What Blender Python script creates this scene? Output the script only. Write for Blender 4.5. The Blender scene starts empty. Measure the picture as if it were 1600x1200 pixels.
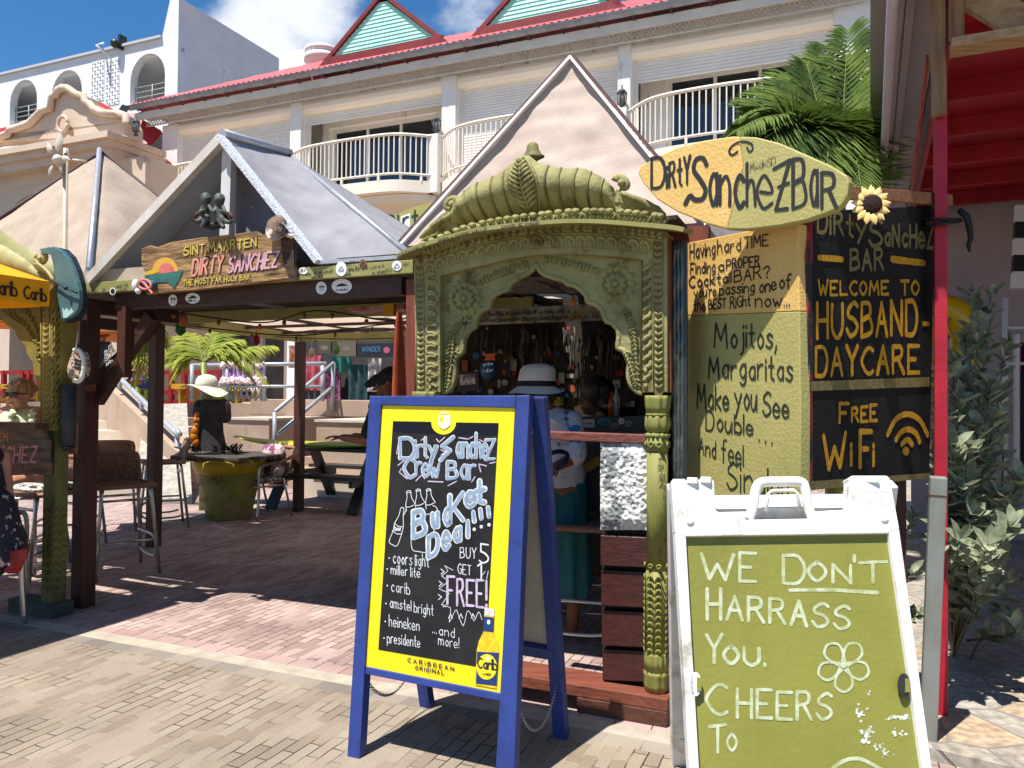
import bpy, bmesh, math, random
from mathutils import Vector, Matrix
R = random.Random(7)
sc = bpy.context.scene
col = sc.collection
rad = math.radians
# ---------------------------------------------------------------- camera
EYE, FPX = 1.45, 1200.0
PIT, ROL, YAW = rad(1.0), rad(0.5), rad(23.0)
CAM = Vector((0, 0, EYE))
_f = Vector((0, math.cos(PIT), math.sin(PIT)))
_u0 = Vector((0, -math.sin(PIT), math.cos(PIT)))
_r = math.cos(ROL) * Vector((1, 0, 0)) + math.sin(ROL) * _u0
_u = math.cos(ROL) * _u0 - math.sin(ROL) * Vector((1, 0, 0))
cd = bpy.data.cameras.new('camera'); cam = bpy.data.objects.new('camera', cd); col.objects.link(cam)
cd.sensor_width = 36; cd.lens = 36 * FPX / 1600; cd.clip_start = .05; cd.clip_end = 2000
m = Matrix((_r, _u, -_f)).transposed().to_4x4(); m.translation = CAM; cam.matrix_world = m
sc.camera = cam
# ---------------------------------------------------------------- light
SUN_EL = 68.0
sh = Vector((-.66, -.75, 0)).normalized()
sundir = sh * math.cos(rad(SUN_EL)) + Vector((0, 0, math.sin(rad(SUN_EL))))
ld = bpy.data.lights.new('sun', 'SUN'); ld.energy = 4.9; ld.angle = rad(.5); ld.color = (1, .955, .88)
sun = bpy.data.objects.new('sun', ld); col.objects.link(sun)
sun.rotation_euler = sundir.to_track_quat('Z', 'Y').to_euler(); sun.location = (0, 0, 30)
wd = bpy.data.worlds.new('World'); sc.world = wd; wd.use_nodes = True
nt = wd.node_tree; N = nt.nodes; L = nt.links; N.clear()
wo = N.new('ShaderNodeOutputWorld'); bg = N.new('ShaderNodeBackground'); bg.inputs[1].default_value = .115
sky = N.new('ShaderNodeTexSky'); sky.sky_type = 'NISHITA'; sky.sun_disc = False
sky.sun_elevation = rad(SUN_EL); sky.sun_rotation = math.atan2(sh.x, sh.y)
sky.air_density = 1.0; sky.dust_density = .15; sky.ozone_density = 3.0; sky.altitude = 200
tc = N.new('ShaderNodeTexCoord')
def ray(px, py):
    d = _f + _r * ((px - 800) / FPX) - _u * ((py - 600) / FPX)
    return d / d.y
def cloudblob(px, py, spread, amp):
    dt = N.new('ShaderNodeVectorMath'); dt.operation = 'DOT_PRODUCT'
    L.new(tc.outputs['Generated'], dt.inputs[0]); dt.inputs[1].default_value = ray(px, py).normalized()
    mr = N.new('ShaderNodeMapRange'); mr.inputs[1].default_value = math.cos(rad(spread)); mr.inputs[2].default_value = 1.0
    mr.inputs[3].default_value = 0; mr.inputs[4].default_value = amp
    L.new(dt.outputs['Value'], mr.inputs[0]); return mr.outputs[0]
def madd(a, b, op='ADD'):
    n = N.new('ShaderNodeMath'); n.operation = op
    for i, v in enumerate((a, b)):
        if isinstance(v, (int, float)): n.inputs[i].default_value = v
        else: L.new(v, n.inputs[i])
    return n.outputs[0]
nz = N.new('ShaderNodeTexNoise'); nz.inputs['Scale'].default_value = 7; nz.inputs['Detail'].default_value = 9
nz.inputs['Roughness'].default_value = .58
mp = N.new('ShaderNodeMapping'); mp.inputs['Scale'].default_value = (1, 1, 1.7); mp.inputs['Location'].default_value = (.3, .1, .2)
L.new(tc.outputs['Generated'], mp.inputs[0]); L.new(mp.outputs[0], nz.inputs['Vector'])
s = madd(cloudblob(440, 40, 6.0, .36), cloudblob(375, 70, 3.6, .2))
s = madd(s, cloudblob(1360, 40, 8, .4)); s = madd(s, cloudblob(700, 30, 5.5, .11)); s = madd(s, cloudblob(760, 10, 4, .08))
s = madd(s, nz.outputs['Fac'])
rp = N.new('ShaderNodeMapRange'); rp.inputs[1].default_value = .6; rp.inputs[2].default_value = .95
rp.interpolation_type = 'SMOOTHSTEP'
L.new(s, rp.inputs[0])
hs = N.new('ShaderNodeHueSaturation'); hs.inputs['Saturation'].default_value = 1.3; hs.inputs['Value'].default_value = .74
L.new(sky.outputs[0], hs.inputs['Color'])
mx = N.new('ShaderNodeMix'); mx.data_type = 'RGBA'
L.new(rp.outputs[0], mx.inputs[0]); L.new(hs.outputs[0], mx.inputs[6]); mx.inputs[7].default_value = (4.9, 5.1, 5.4, 1)
L.new(mx.outputs[2], bg.inputs[0]); L.new(bg.outputs[0], wo.inputs[0])
vs = sc.view_settings; vs.view_transform = 'Standard'; vs.look = 'None'; vs.exposure = .76; vs.gamma = 1; vs.use_curve_mapping = False
sc.cycles.max_bounces = 8; sc.cycles.diffuse_bounces = 4; sc.cycles.transparent_max_bounces = 8
try: sc.cycles.use_denoising = True
except Exception: pass
# ---------------------------------------------------------------- frame: U runs along the bar front, V away from the street
U = Vector((math.cos(YAW), -math.sin(YAW), 0)); V = Vector((math.sin(YAW), math.cos(YAW), 0)); Z = Vector((0, 0, 1))
def at(px, py, d): return CAM + ray(px, py) * d
def gnd(px, py, z=0):
    d = ray(px, py); return CAM + d * ((z - EYE) / d.z)
class PL:
    """a real plane in the place: a point and a normal that faces the street"""
    def __init__(s, p, n):
        s.p = Vector(p); s.n = Vector(n).normalized()
        if s.n.dot(CAM - s.p) < 0: s.n = -s.n
    def __call__(s, px, py, off=0.0):
        d = ray(px, py); p = s.p + s.n * off
        return CAM + d * ((p - CAM).dot(s.n) / d.dot(s.n))
def PL3(a, b, c): return PL(a, (Vector(b) - Vector(a)).cross(Vector(c) - Vector(a)))
def PLv(a, b): return PL(a, (Vector(b) - Vector(a)).cross(Z))
def shift(P, v): return PL(P.p + P.n * v, P.n)
# ---------------------------------------------------------------- materials
def S(r, g, b, k=1.0):
    f = lambda c: ((c / 255 + .055) / 1.055) ** 2.4 if c > 10 else c / 255 / 12.92
    return (f(r) * k, f(g) * k, f(b) * k, 1)
MATS = {}
def M(name, c, c2=None, scale=6, rough=.7, bump=0, bscale=60, stretch=(1, 1, 1), spots=None, metal=0, emit=None, detail=6, trans=0, lo=.35, hi=.65, alpha=None, spec=None, dirt=None):
    """colour varied by noise (c to c2), optional chips or stains (colour, scale, threshold), bump"""
    if name in MATS: return MATS[name]
    ma = bpy.data.materials.new(name); ma.use_nodes = True; t = ma.node_tree; n = t.nodes; l = t.links
    b = n['Principled BSDF']; b.inputs['Roughness'].default_value = rough; b.inputs['Metallic'].default_value = metal
    b.inputs['Base Color'].default_value = c; MATS[name] = ma; ma.diffuse_color = c
    if spec is not None: b.inputs['Specular IOR Level'].default_value = spec
    if alpha is not None: b.inputs['Alpha'].default_value = alpha
    if trans: b.inputs['Transmission Weight'].default_value = trans
    if emit: b.inputs['Emission Color'].default_value = emit[0]; b.inputs['Emission Strength'].default_value = emit[1]
    tcn = n.new('ShaderNodeTexCoord'); mpn = n.new('ShaderNodeMapping'); mpn.inputs['Scale'].default_value = stretch
    l.new(tcn.outputs['Object'], mpn.inputs[0]); out = None
    if c2 is not None:
        nz = n.new('ShaderNodeTexNoise'); nz.inputs['Scale'].default_value = scale; nz.inputs['Detail'].default_value = detail
        nz.inputs['Roughness'].default_value = .6; l.new(mpn.outputs[0], nz.inputs['Vector'])
        mr = n.new('ShaderNodeMapRange'); mr.inputs[1].default_value = lo; mr.inputs[2].default_value = hi; l.new(nz.outputs['Fac'], mr.inputs[0])
        mi = n.new('ShaderNodeMix'); mi.data_type = 'RGBA'; l.new(mr.outputs[0], mi.inputs[0]); mi.inputs[6].default_value = c; mi.inputs[7].default_value = c2
        out = mi.outputs[2]
    for sp in ([spots] if spots else []) + ([dirt] if dirt else []):
        cc, s_, th = sp
        nz = n.new('ShaderNodeTexNoise'); nz.inputs['Scale'].default_value = s_; nz.inputs['Detail'].default_value = 8; nz.inputs['Roughness'].default_value = .65
        l.new(mpn.outputs[0], nz.inputs['Vector'])
        mr = n.new('ShaderNodeMapRange'); mr.inputs[1].default_value = th; mr.inputs[2].default_value = th + (.03 if sp is spots else .15); l.new(nz.outputs['Fac'], mr.inputs[0])
        mi = n.new('ShaderNodeMix'); mi.data_type = 'RGBA'; l.new(mr.outputs[0], mi.inputs[0]); mi.inputs[7].default_value = cc
        if out is None: mi.inputs[6].default_value = c
        else: l.new(out, mi.inputs[6])
        out = mi.outputs[2]
    if out is not None: l.new(out, b.inputs['Base Color'])
    if bump:
        nb = n.new('ShaderNodeTexNoise'); nb.inputs['Scale'].default_value = bscale; nb.inputs['Detail'].default_value = 5
        l.new(mpn.outputs[0], nb.inputs['Vector'])
        bp = n.new('ShaderNodeBump'); bp.inputs['Strength'].default_value = min(1, bump); bp.inputs['Distance'].default_value = .01
        l.new(nb.outputs['Fac'], bp.inputs['Height']); l.new(bp.outputs[0], b.inputs['Normal'])
    return ma
def wood(name, c, c2, axis='x', s=1.0, rough=.6, bump=.35, spots=None):
    k = {'x': (1.2, 14, 14), 'y': (14, 1.2, 14), 'z': (14, 14, 1.2)}[axis]
    return M(name, c, c2, 2.2 * s, rough, bump, 5 * s, k, spots, detail=8, lo=.3, hi=.7)
# ---------------------------------------------------------------- mesh builder
class MB:
    def __init__(s): s.v = []; s.f = []; s.sm = []
    def add(s, vs, fs, smooth=False):
        o = len(s.v); s.v += [Vector(v) for v in vs]
        for f in fs: s.f.append([i + o for i in f]); s.sm.append(smooth)
        return s
    def box(s, c, sx, sy, sz, ax=None):
        ax = ax or (U, V, Z); c = Vector(c)
        vs = [c + ax[0] * (sx / 2 * i) + ax[1] * (sy / 2 * j) + ax[2] * (sz / 2 * k) for i in (-1, 1) for j in (-1, 1) for k in (-1, 1)]
        return s.add(vs, [(0, 1, 3, 2), (4, 6, 7, 5), (0, 4, 5, 1), (2, 3, 7, 6), (0, 2, 6, 4), (1, 5, 7, 3)])
    def bar(s, p, q, w, h, up=None):
        """beam of width w and height h from p to q"""
        p, q = Vector(p), Vector(q); d = (q - p); ln = d.length; d.normalize()
        up = Vector(up) if up is not None else (Z if abs(d.z) < .95 else V)
        sd = d.cross(up).normalized(); up = sd.cross(d)
        return s.box((p + q) / 2, ln, w, h, (d, sd, up))
    def tube(s, pts, r, n=8, cap=True, smooth=True):
        pts = [Vector(p) for p in pts]; rs = r if isinstance(r, (list, tuple)) else [r] * len(pts)
        prev = None; vs = []; m_ = len(pts)
        for i, p in enumerate(pts):
            d = (pts[min(i + 1, m_ - 1)] - pts[max(i - 1, 0)])
            if d.length < 1e-9: d = Vector((0, 0, 1))
            d.normalize()
            if prev is None: a = d.cross(Z if abs(d.z) < .9 else Vector((1, 0, 0))).normalized()
            else:
                a = prev - d * prev.dot(d)
                a = a.normalized() if a.length > 1e-6 else d.orthogonal().normalized()
            prev = a; b = d.cross(a)
            vs += [p + (a * math.cos(2 * math.pi * k / n) + b * math.sin(2 * math.pi * k / n)) * rs[i] for k in range(n)]
        fs = [(i * n + k, i * n + (k + 1) % n, (i + 1) * n + (k + 1) % n, (i + 1) * n + k) for i in range(m_ - 1) for k in range(n)]
        s.add(vs, fs, smooth)
        if cap:
            o = len(s.v) - len(vs); s.f.append([o + k for k in range(n)][::-1]); s.sm.append(False)
            s.f.append([o + (m_ - 1) * n + k for k in range(n)]); s.sm.append(False)
        return s
    def lathe(s, base, prof, n=20, ax=(Vector((1, 0, 0)), Vector((0, 1, 0)), Vector((0, 0, 1))), smooth=True, flute=None, sq=(1, 1)):
        base = Vector(base); vs = []
        for r, z in prof:
            for k in range(n):
                a = 2 * math.pi * (k + .5) / n; rr = r * (flute(a, z) if flute else 1)
                vs.append(base + ax[0] * (rr * math.cos(a) * sq[0]) + ax[1] * (rr * math.sin(a) * sq[1]) + ax[2] * z)
        m_ = len(prof)
        fs = [(i * n + k, i * n + (k + 1) % n, (i + 1) * n + (k + 1) % n, (i + 1) * n + k) for i in range(m_ - 1) for k in range(n)]
        s.add(vs, fs, smooth); o = len(s.v) - len(vs)
        s.f.append([o + k for k in range(n)][::-1]); s.sm.append(False); s.f.append([o + (m_ - 1) * n + k for k in range(n)]); s.sm.append(False)
        return s
    def ball(s, c, r, n=12, sx=1, sy=1, sz=1, ax=(Vector((1, 0, 0)), Vector((0, 1, 0)), Vector((0, 0, 1)))):
        pr = [(r * max(1e-4, math.sin(math.pi * i / n)), -r * sz * math.cos(math.pi * i / n)) for i in range(n + 1)]
        return s.lathe(c, pr, n + 4, ax, True, None, (sx, sy))
    def cap(s, p, q, r1, r2=None, n=12):
        """tapered capsule"""
        r2 = r1 if r2 is None else r2; p, q = Vector(p), Vector(q); d = (q - p).normalized() if (q - p).length > 1e-6 else Z
        k = 4; pts = [p - d * r1 * math.cos(math.pi / 2 * i / k) for i in range(k)] + [p, q] + [q + d * r2 * math.sin(math.pi / 2 * i / k) for i in range(1, k + 1)]
        rs = [max(.001, r1 * math.sin(math.pi / 2 * i / k)) for i in range(k)] + [r1, r2] + [max(.001, r2 * math.cos(math.pi / 2 * i / k)) for i in range(1, k + 1)]
        return s.tube(pts, rs, n)
    def slab(s, pts, thick, n):
        """closed outline of world points given a thickness away from normal n"""
        pts = [Vector(p) for p in pts]; n = Vector(n); k = len(pts); bk = [p - n * thick for p in pts]
        s.add(pts + bk, [list(range(k)), list(range(2 * k - 1, k - 1, -1))] + [(i, k + i, k + (i + 1) % k, (i + 1) % k) for i in range(k)])
        return s
    def trace(s, P, px, thick, off=0.0):
        """outline read off the photograph, standing on the real plane P with its own thickness"""
        return s.slab([P(x, y, off) for x, y in px], thick, P.n)
    def poly(s, pts): return s.add(pts, [list(range(len(pts)))])
    def ribbon(s, pts, w, nrm, cap=5):
        """flat painted stroke of width w through 3D points, round ends"""
        pts = [Vector(p) for p in pts]; m_ = len(pts); ws = w if isinstance(w, (list, tuple)) else [w] * m_; Lp = []; Rp = []
        for i, p in enumerate(pts):
            d = pts[min(i + 1, m_ - 1)] - pts[max(i - 1, 0)]
            d = d.normalized() if d.length > 1e-9 else U
            sd = Vector(nrm).cross(d).normalized() * (ws[i] / 2); Lp.append(p + sd); Rp.append(p - sd)
        s.add(Lp + Rp, [(i, m_ + i, m_ + i + 1, i + 1) for i in range(m_ - 1)])
        for e, sgn in ((0, -1), (m_ - 1, 1)):
            q = pts[min(e + 1, m_ - 1)] - pts[max(e - 1, 0)]; q = q.normalized() * sgn if q.length > 1e-9 else U
            sd = (Lp[e] - pts[e])
            arc = [pts[e] + sd * math.cos(math.pi * k / cap) + q * (ws[e] / 2 * math.sin(math.pi * k / cap)) for k in range(cap + 1)]
            s.poly(arc if sgn < 0 else arc[::-1])
        return s
    def grid(s, fn, nu, nv, smooth=True):
        vs = [fn(i / nu, j / nv) for i in range(nu + 1) for j in range(nv + 1)]; w = nv + 1
        return s.add(vs, [(i * w + j, (i + 1) * w + j, (i + 1) * w + j + 1, i * w + j + 1) for i in range(nu) for j in range(nv)], smooth)
WL = {}
def build(name, mb, mat, parent=None, loc=None, bevel=0, mods=None):
    o0 = Vector(loc) if loc is not None else (WL[parent.name] if parent else Vector((0, 0, 0)))
    me = bpy.data.meshes.new(name); me.from_pydata([v - o0 for v in mb.v], [], mb.f); me.update()
    me.polygons.foreach_set('use_smooth', mb.sm); me.validate()
    if mat: me.materials.append(mat)
    ob = bpy.data.objects.new(name, me); col.objects.link(ob)
    if parent: ob.parent = parent; ob.location = o0 - WL[parent.name]
    else: ob.location = o0
    WL[ob.name] = o0
    if bevel:
        bm_ = bmesh.new(); bm_.from_mesh(me); bmesh.ops.recalc_face_normals(bm_, faces=bm_.faces); bm_.to_mesh(me); bm_.free()
        mo = ob.modifiers.new('bevel', 'BEVEL'); mo.width = bevel; mo.segments = 2; mo.limit_method = 'ANGLE'; mo.angle_limit = rad(40)
    return ob
def tag(o, label, cat, group=None):
    o['label'] = label; o['category'] = cat
    if group: o['group'] = group
    return o
def thing(name, label, cat, loc, group=None):
    o = bpy.data.objects.new(name, None); col.objects.link(o); o.location = loc; o.empty_display_size = .1
    WL[o.name] = Vector(loc); return tag(o, label, cat, group)
def solo(name, mb, mat, label, cat, group=None, bevel=0):
    c = sum(mb.v, Vector((0, 0, 0))) / len(mb.v); c.z = min(v.z for v in mb.v)
    return tag(build(name, mb, mat, None, c, bevel), label, cat, group)
def struct(name, mb, mat):
    o = build(name, mb, mat); o['kind'] = 'structure'; return o
def stuff(name, mb, mat):
    o = build(name, mb, mat); o['kind'] = 'stuff'; return o
def dup(root, loc, rz=0.0, label=None, group=None, parent=None):
    r = root.copy(); col.objects.link(r)
    if parent is None: r.location = loc; r.rotation_euler = (0, 0, rz); WL[r.name] = Vector(loc)
    else: r.parent = parent
    if label: r['label'] = label
    if group: r['group'] = group
    for ch in list(root.children): dup(ch, None, parent=r)
    return r
def lerp(a, b, t): return a + (b - a) * t
def cat(pts, n=6, closed=False):
    """smooth curve through points of any dimension"""
    m_ = len(pts); out = []
    if m_ < 3: return [tuple(p) for p in pts]
    for i in range(m_ if closed else m_ - 1):
        g = lambda k: pts[k % m_] if closed else pts[max(0, min(m_ - 1, k))]
        a, b, c, d = g(i - 1), g(i), g(i + 1), g(i + 2)
        for k in range(n):
            t = k / n
            out.append(tuple(.5 * (2 * b[j] + (c[j] - a[j]) * t + (2 * a[j] - 5 * b[j] + 4 * c[j] - d[j]) * t * t + (3 * b[j] - a[j] - 3 * c[j] + d[j]) * t ** 3) for j in range(len(b))))
    if not closed: out.append(tuple(pts[-1]))
    return out
# ---------------------------------------------------------------- brush lettering
_Y = {c: i for i, c in enumerate('0123456789a')}; _Y.update(z=-1, y=-2, x=-3, w=-4)
GL = dict(A='00 3a 60|14 54', B='00 0a|~0a 4a 58 46 05|~05 46 63 51 00', C='~69 4a 29 06 04 21 40 61', D='00 0a|~0a 4a 67 63 40 00',
 E='6a 0a 00 60|05 45', F='6a 0a 00|05 45', G='~69 4a 29 06 04 21 40 61|61 65 45', H='00 0a|60 6a|05 65', I='00 0a', J='~4a 42 30 10 02', K='00 0a|6a 04|25 60',
 L='0a 00 60', M='00 1a 43 7a 80', N='00 0a 60 6a', O='~3a 18 05 12 30 52 65 58 3a', P='00 0a|~0a 4a 68 55 04', Q='~3a 18 05 12 30 52 65 58 3a|42 70', R='00 0a|~0a 4a 58 46 05|35 60',
 S='~69 4a 18 16 45 63 51 20 02', T='0a 6a|3a 30', U='~0a 03 20 40 63 6a', V='0a 30 6a', W='0a 20 46 60 8a', X='00 6a|0a 60', Y='0a 35 6a|35 30', Z='0a 6a 00 60',
 a='~55 36 14 12 30 52|56 50', b='0a 00|~05 26 54 51 30 01', c='~55 36 14 12 30 51', d='5a 50|~55 36 14 12 30 51', e='~13 53 45 26 04 02 20 51', f='~5a 3a 28 20|06 46',
 g='~55 36 14 12 30 52|~56 5z 3x 1y', h='0a 00|~04 26 45 50', i='06 00|09 08', j='~36 3z 1x|39 38', k='0a 00|56 03|13 50', l='0a 00', m='06 00|~04 26 44 40|~44 66 84 80', n='06 00|~04 36 54 50',
 o='~36 14 12 30 52 54 36', p='06 0x|~05 26 54 51 30 01', r='06 00|~04 26 46', s='~55 36 15 33 52 30 01', t='2a 21 40|06 46', u='~06 02 20 42 56|56 50', v='06 30 56', w='06 20 34 50 76',
 x='06 50|00 56', y='06 32|66 1x', z='06 56 00 50')
GL.update({'1': '18 3a 30', '5': '6a 1a 16|~16 45 63 51 20 01', '?': '~08 3a 58 46 34 33|31 30', '!': '0a 03|01 00', '.': '00 01', ',': '11 0y', "'": '0a 08', '-': '05 45', '+': '05 65|28 22', '*': '05 06', '0': '~3a 05 30 65 3a', '4': '40 4a 03 63', '8': '~35 18 3a 58 35 02 30 62 35', '2': '~08 3a 68 00|00 60', '3': '~09 4a 58 35|~35 62 30 01'})
def gl(ch):
    st = []; w = 0
    for q in GL[ch].split('|'):
        sm = q[0] == '~'; pts = [(int(t[0]), _Y[t[1]]) for t in q.lstrip('~').split()]
        w = max([w] + [p[0] for p in pts]); st.append(cat(pts, 5) if sm else pts)
    return st, w
def text(mb, P, s, p0, p1, h0, w, h1=None, off=.002, slant=0.0, jit=.25, gap=2.6, sp=4.0):
    """letter strokes on plane P: baseline from p0 to p1 (photo pixels), cap height h0..h1, brush width w (pixels)"""
    h1 = h1 or h0; x = 0; items = []
    for ch in s:
        if ch == ' ': x += sp; continue
        st, gw = gl(ch); items.append((x, st)); x += gw + gap
    tot = max(x - gap, .1); rr = random.Random(s + str(p0)); k = 0
    for gx, st in items:
        dy = rr.uniform(-jit, jit); ks = rr.uniform(.96, 1.06)
        for q in st:
            pts = []
            for (a, b) in q:
                t = (gx + a) / tot; h = lerp(h0, h1, t); b = (b * ks + dy)
                pts.append((lerp(p0[0], p1[0], t) + slant * b * h / 10, lerp(p0[1], p1[1], t) - b * h / 10))
            brush(mb, P, pts, w * rr.uniform(.92, 1.1), off + .00012 * (k % 7)); k += 1
    return mb
_BR = random.Random(3)
def brush(mb, P, pts, w, off=.002, sm=0):
    """one painted stroke through photo pixels on plane P"""
    if sm: pts = cat(pts, sm)
    q = [P(x, y, off) for x, y in pts]
    c = pts[len(pts) // 2]; k = (P(c[0] + 1, c[1], off) - P(c[0], c[1], off)).length; k2 = (P(c[0], c[1] + 1, off) - P(c[0], c[1], off)).length
    # corners: split the stroke where it bends sharply so the brush does not pinch
    seg = [q[0]]; n_ = 0
    for i in range(1, len(q)):
        seg.append(q[i])
        sharp = i < len(q) - 1 and (q[i] - q[i - 1]).length > 1e-9 and (q[i + 1] - q[i]).length > 1e-9 and (q[i] - q[i - 1]).normalized().dot((q[i + 1] - q[i]).normalized()) < .55
        if sharp or i == len(q) - 1:
            if len(seg) > 1:
                if len(seg) == 2: seg = [seg[0].lerp(seg[1], j / 4) for j in range(5)]
                w0 = w * (k + k2) / 2; g_ = _BR.uniform(-.12, .12); ws = [w0 * (1 + g_ * (2 * j / (len(seg) - 1) - 1) + _BR.uniform(-.05, .05)) for j in range(len(seg))]
                mb.ribbon([p + P.n * (.00004 * n_) for p in seg], ws, P.n); n_ += 1
            seg = [q[i]]
    return mb
# ================================================================= GROUND
def brickmat(name, c1, c2, mortar, rot, bw=.19, bh=.06, ms=.003, bump=1, white=.25):
    ma = bpy.data.materials.new(name); ma.use_nodes = True; t = ma.node_tree; n = t.nodes; l = t.links; b = n['Principled BSDF']
    tcn = n.new('ShaderNodeTexCoord'); mpn = n.new('ShaderNodeMapping'); mpn.inputs['Rotation'].default_value = (0, 0, rot); l.new(tcn.outputs['Object'], mpn.inputs[0])
    nd = n.new('ShaderNodeTexNoise'); nd.inputs['Scale'].default_value = 5; nd.inputs['Detail'].default_value = 3; l.new(mpn.outputs[0], nd.inputs['Vector'])
    va = n.new('ShaderNodeVectorMath'); va.operation = 'MULTIPLY_ADD'; l.new(nd.outputs['Color'], va.inputs[0]); va.inputs[1].default_value = (.022, .022, 0); l.new(mpn.outputs[0], va.inputs[2])
    br = n.new('ShaderNodeTexBrick'); l.new(va.outputs[0], br.inputs['Vector']); br.offset = .5; br.inputs['Scale'].default_value = 1
    br.inputs['Brick Width'].default_value = bw; br.inputs['Row Height'].default_value = bh; br.inputs['Mortar Size'].default_value = ms; br.inputs['Mortar Smooth'].default_value = .4
    br.inputs['Color1'].default_value = (0, 0, 0, 1); br.inputs['Color2'].default_value = (1, 1, 1, 1); br.inputs['Mortar'].default_value = (.5, .5, .5, 1); br.inputs['Bias'].default_value = 0
    rp = n.new('ShaderNodeValToRGB'); l.new(br.outputs['Color'], rp.inputs[0]); e = rp.color_ramp.elements
    e[0].color = c1; e[1].color = c2; e[0].position = .1; e[1].position = .9
    q = e.new(.5); q.color = tuple(lerp(a, b_, .5) * (1.06 if i < 3 else 1) for i, (a, b_) in enumerate(zip(c1, c2)))
    # grain and stains
    g = n.new('ShaderNodeTexNoise'); g.inputs['Scale'].default_value = 260; g.inputs['Detail'].default_value = 4; l.new(tcn.outputs['Object'], g.inputs['Vector'])
    st = n.new('ShaderNodeTexNoise'); st.inputs['Scale'].default_value = 1.7; st.inputs['Detail'].default_value = 9; l.new(tcn.outputs['Object'], st.inputs['Vector'])
    mr = n.new('ShaderNodeMapRange'); mr.inputs[1].default_value = .3; mr.inputs[2].default_value = .7; mr.inputs[3].default_value = .5; mr.inputs[4].default_value = 1.45; l.new(g.outputs['Fac'], mr.inputs[0])
    mr2 = n.new('ShaderNodeMapRange'); mr2.inputs[1].default_value = .3; mr2.inputs[2].default_value = .72; mr2.inputs[3].default_value = .76; mr2.inputs[4].default_value = 1.15; l.new(st.outputs['Fac'], mr2.inputs[0])
    mu = n.new('ShaderNodeMath'); mu.operation = 'MULTIPLY'; l.new(mr.outputs[0], mu.inputs[0]); l.new(mr2.outputs[0], mu.inputs[1])
    vm = n.new('ShaderNodeVectorMath'); vm.operation = 'SCALE'; l.new(rp.outputs[0], vm.inputs[0]); l.new(mu.outputs[0], vm.inputs['Scale'])
    # joints: dark, with pale sand in places
    wn = n.new('ShaderNodeTexNoise'); wn.inputs['Scale'].default_value = 2.6; wn.inputs['Detail'].default_value = 6; l.new(tcn.outputs['Object'], wn.inputs['Vector'])
    wr = n.new('ShaderNodeMapRange'); wr.inputs[1].default_value = .58 - white * .3; wr.inputs[2].default_value = .66 - white * .2; l.new(wn.outputs['Fac'], wr.inputs[0])
    mj = n.new('ShaderNodeMix'); mj.data_type = 'RGBA'; l.new(wr.outputs[0], mj.inputs[0]); mj.inputs[6].default_value = mortar; mj.inputs[7].default_value = tuple(min(1, c * 1.25) for c in c2[:3]) + (1,)
    mi = n.new('ShaderNodeMix'); mi.data_type = 'RGBA'; l.new(br.outputs['Fac'], mi.inputs[0]); l.new(vm.outputs[0], mi.inputs[6]); l.new(mj.outputs[2], mi.inputs[7])
    l.new(mi.outputs[2], b.inputs['Base Color']); b.inputs['Roughness'].default_value = .9; b.inputs['Specular IOR Level'].default_value = .25
    hm = n.new('ShaderNodeMath'); hm.operation = 'MULTIPLY_ADD'; l.new(br.outputs['Fac'], hm.inputs[0]); hm.inputs[1].default_value = -1.0
    sr = n.new('ShaderNodeMath'); sr.operation = 'MULTIPLY'; l.new(br.outputs['Color'], sr.inputs[0]); sr.inputs[1].default_value = .25
    gs = n.new('ShaderNodeMath'); gs.operation = 'MULTIPLY_ADD'; l.new(g.outputs['Fac'], gs.inputs[0]); gs.inputs[1].default_value = .5; l.new(sr.outputs[0], gs.inputs[2]); l.new(gs.outputs[0], hm.inputs[2])
    bp = n.new('ShaderNodeBump'); bp.inputs['Strength'].default_value = bump; bp.inputs['Distance'].default_value = .005; l.new(hm.outputs[0], bp.inputs['Height']); l.new(bp.outputs[0], b.inputs['Normal'])
    return ma
B0 = gnd(550, 1055)
def W(a, v, z): return B0 + U * a + V * v + Z * z
def sheet(name, a0, a1, v0, v1, z, mat):
    return struct(name, MB().poly([W(a0, v0, z), W(a1, v0, z), W(a1, v1, z), W(a0, v1, z)]), mat)
RV = -math.atan2(V.y, V.x); RU = -math.atan2(U.y, U.x)
concrete = M('concrete', S(165, 155, 138, .5), S(190, 180, 160, .5), 3, .9, .4, 90)
sheet('ground', -260, 260, -120, 420, -.012, M('earth_concrete', S(150, 142, 128, .45), S(175, 165, 150, .45), 2, .9))
tan1, tan2 = (.25, .2, .148, 1), (.315, .262, .2, 1)
sheet('plaza_paving', -14, 14, -8, -.225, 0, brickmat('tan_pavers', tan1, tan2, (.05, .04, .032, 1), RV, white=.5, ms=.0032))
sheet('paving_edge_course', -14, 14, -.225, -.122, 0, brickmat('edge_pavers', (.2, .175, .15, 1), (.3, .26, .21, 1), (.06, .05, .045, 1), RU, bh=.5, bw=.165, white=.8))
sheet('kerb_strip', -14, 14, -.122, -.012, 0, M('kerb_concrete', (.33, .285, .225, 1), (.43, .385, .31, 1), 9, .9, .5, 120))
pk1, pk2 = (.31, .215, .19, 1), (.44, .335, .30, 1)
sheet('pink_edge_course', -14, 14, -.012, .09, 0, brickmat('pink_edge_pavers', (.37, .245, .22, 1), (.43, .31, .28, 1), (.07, .05, .045, 1), RU, bh=.5, bw=.165, white=0))
sheet('pink_paving', -14, 14, .09, 12, 0, brickmat('pink_pavers', pk1, pk2, (.075, .055, .048, 1), RV, white=.1, ms=.0032))
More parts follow.
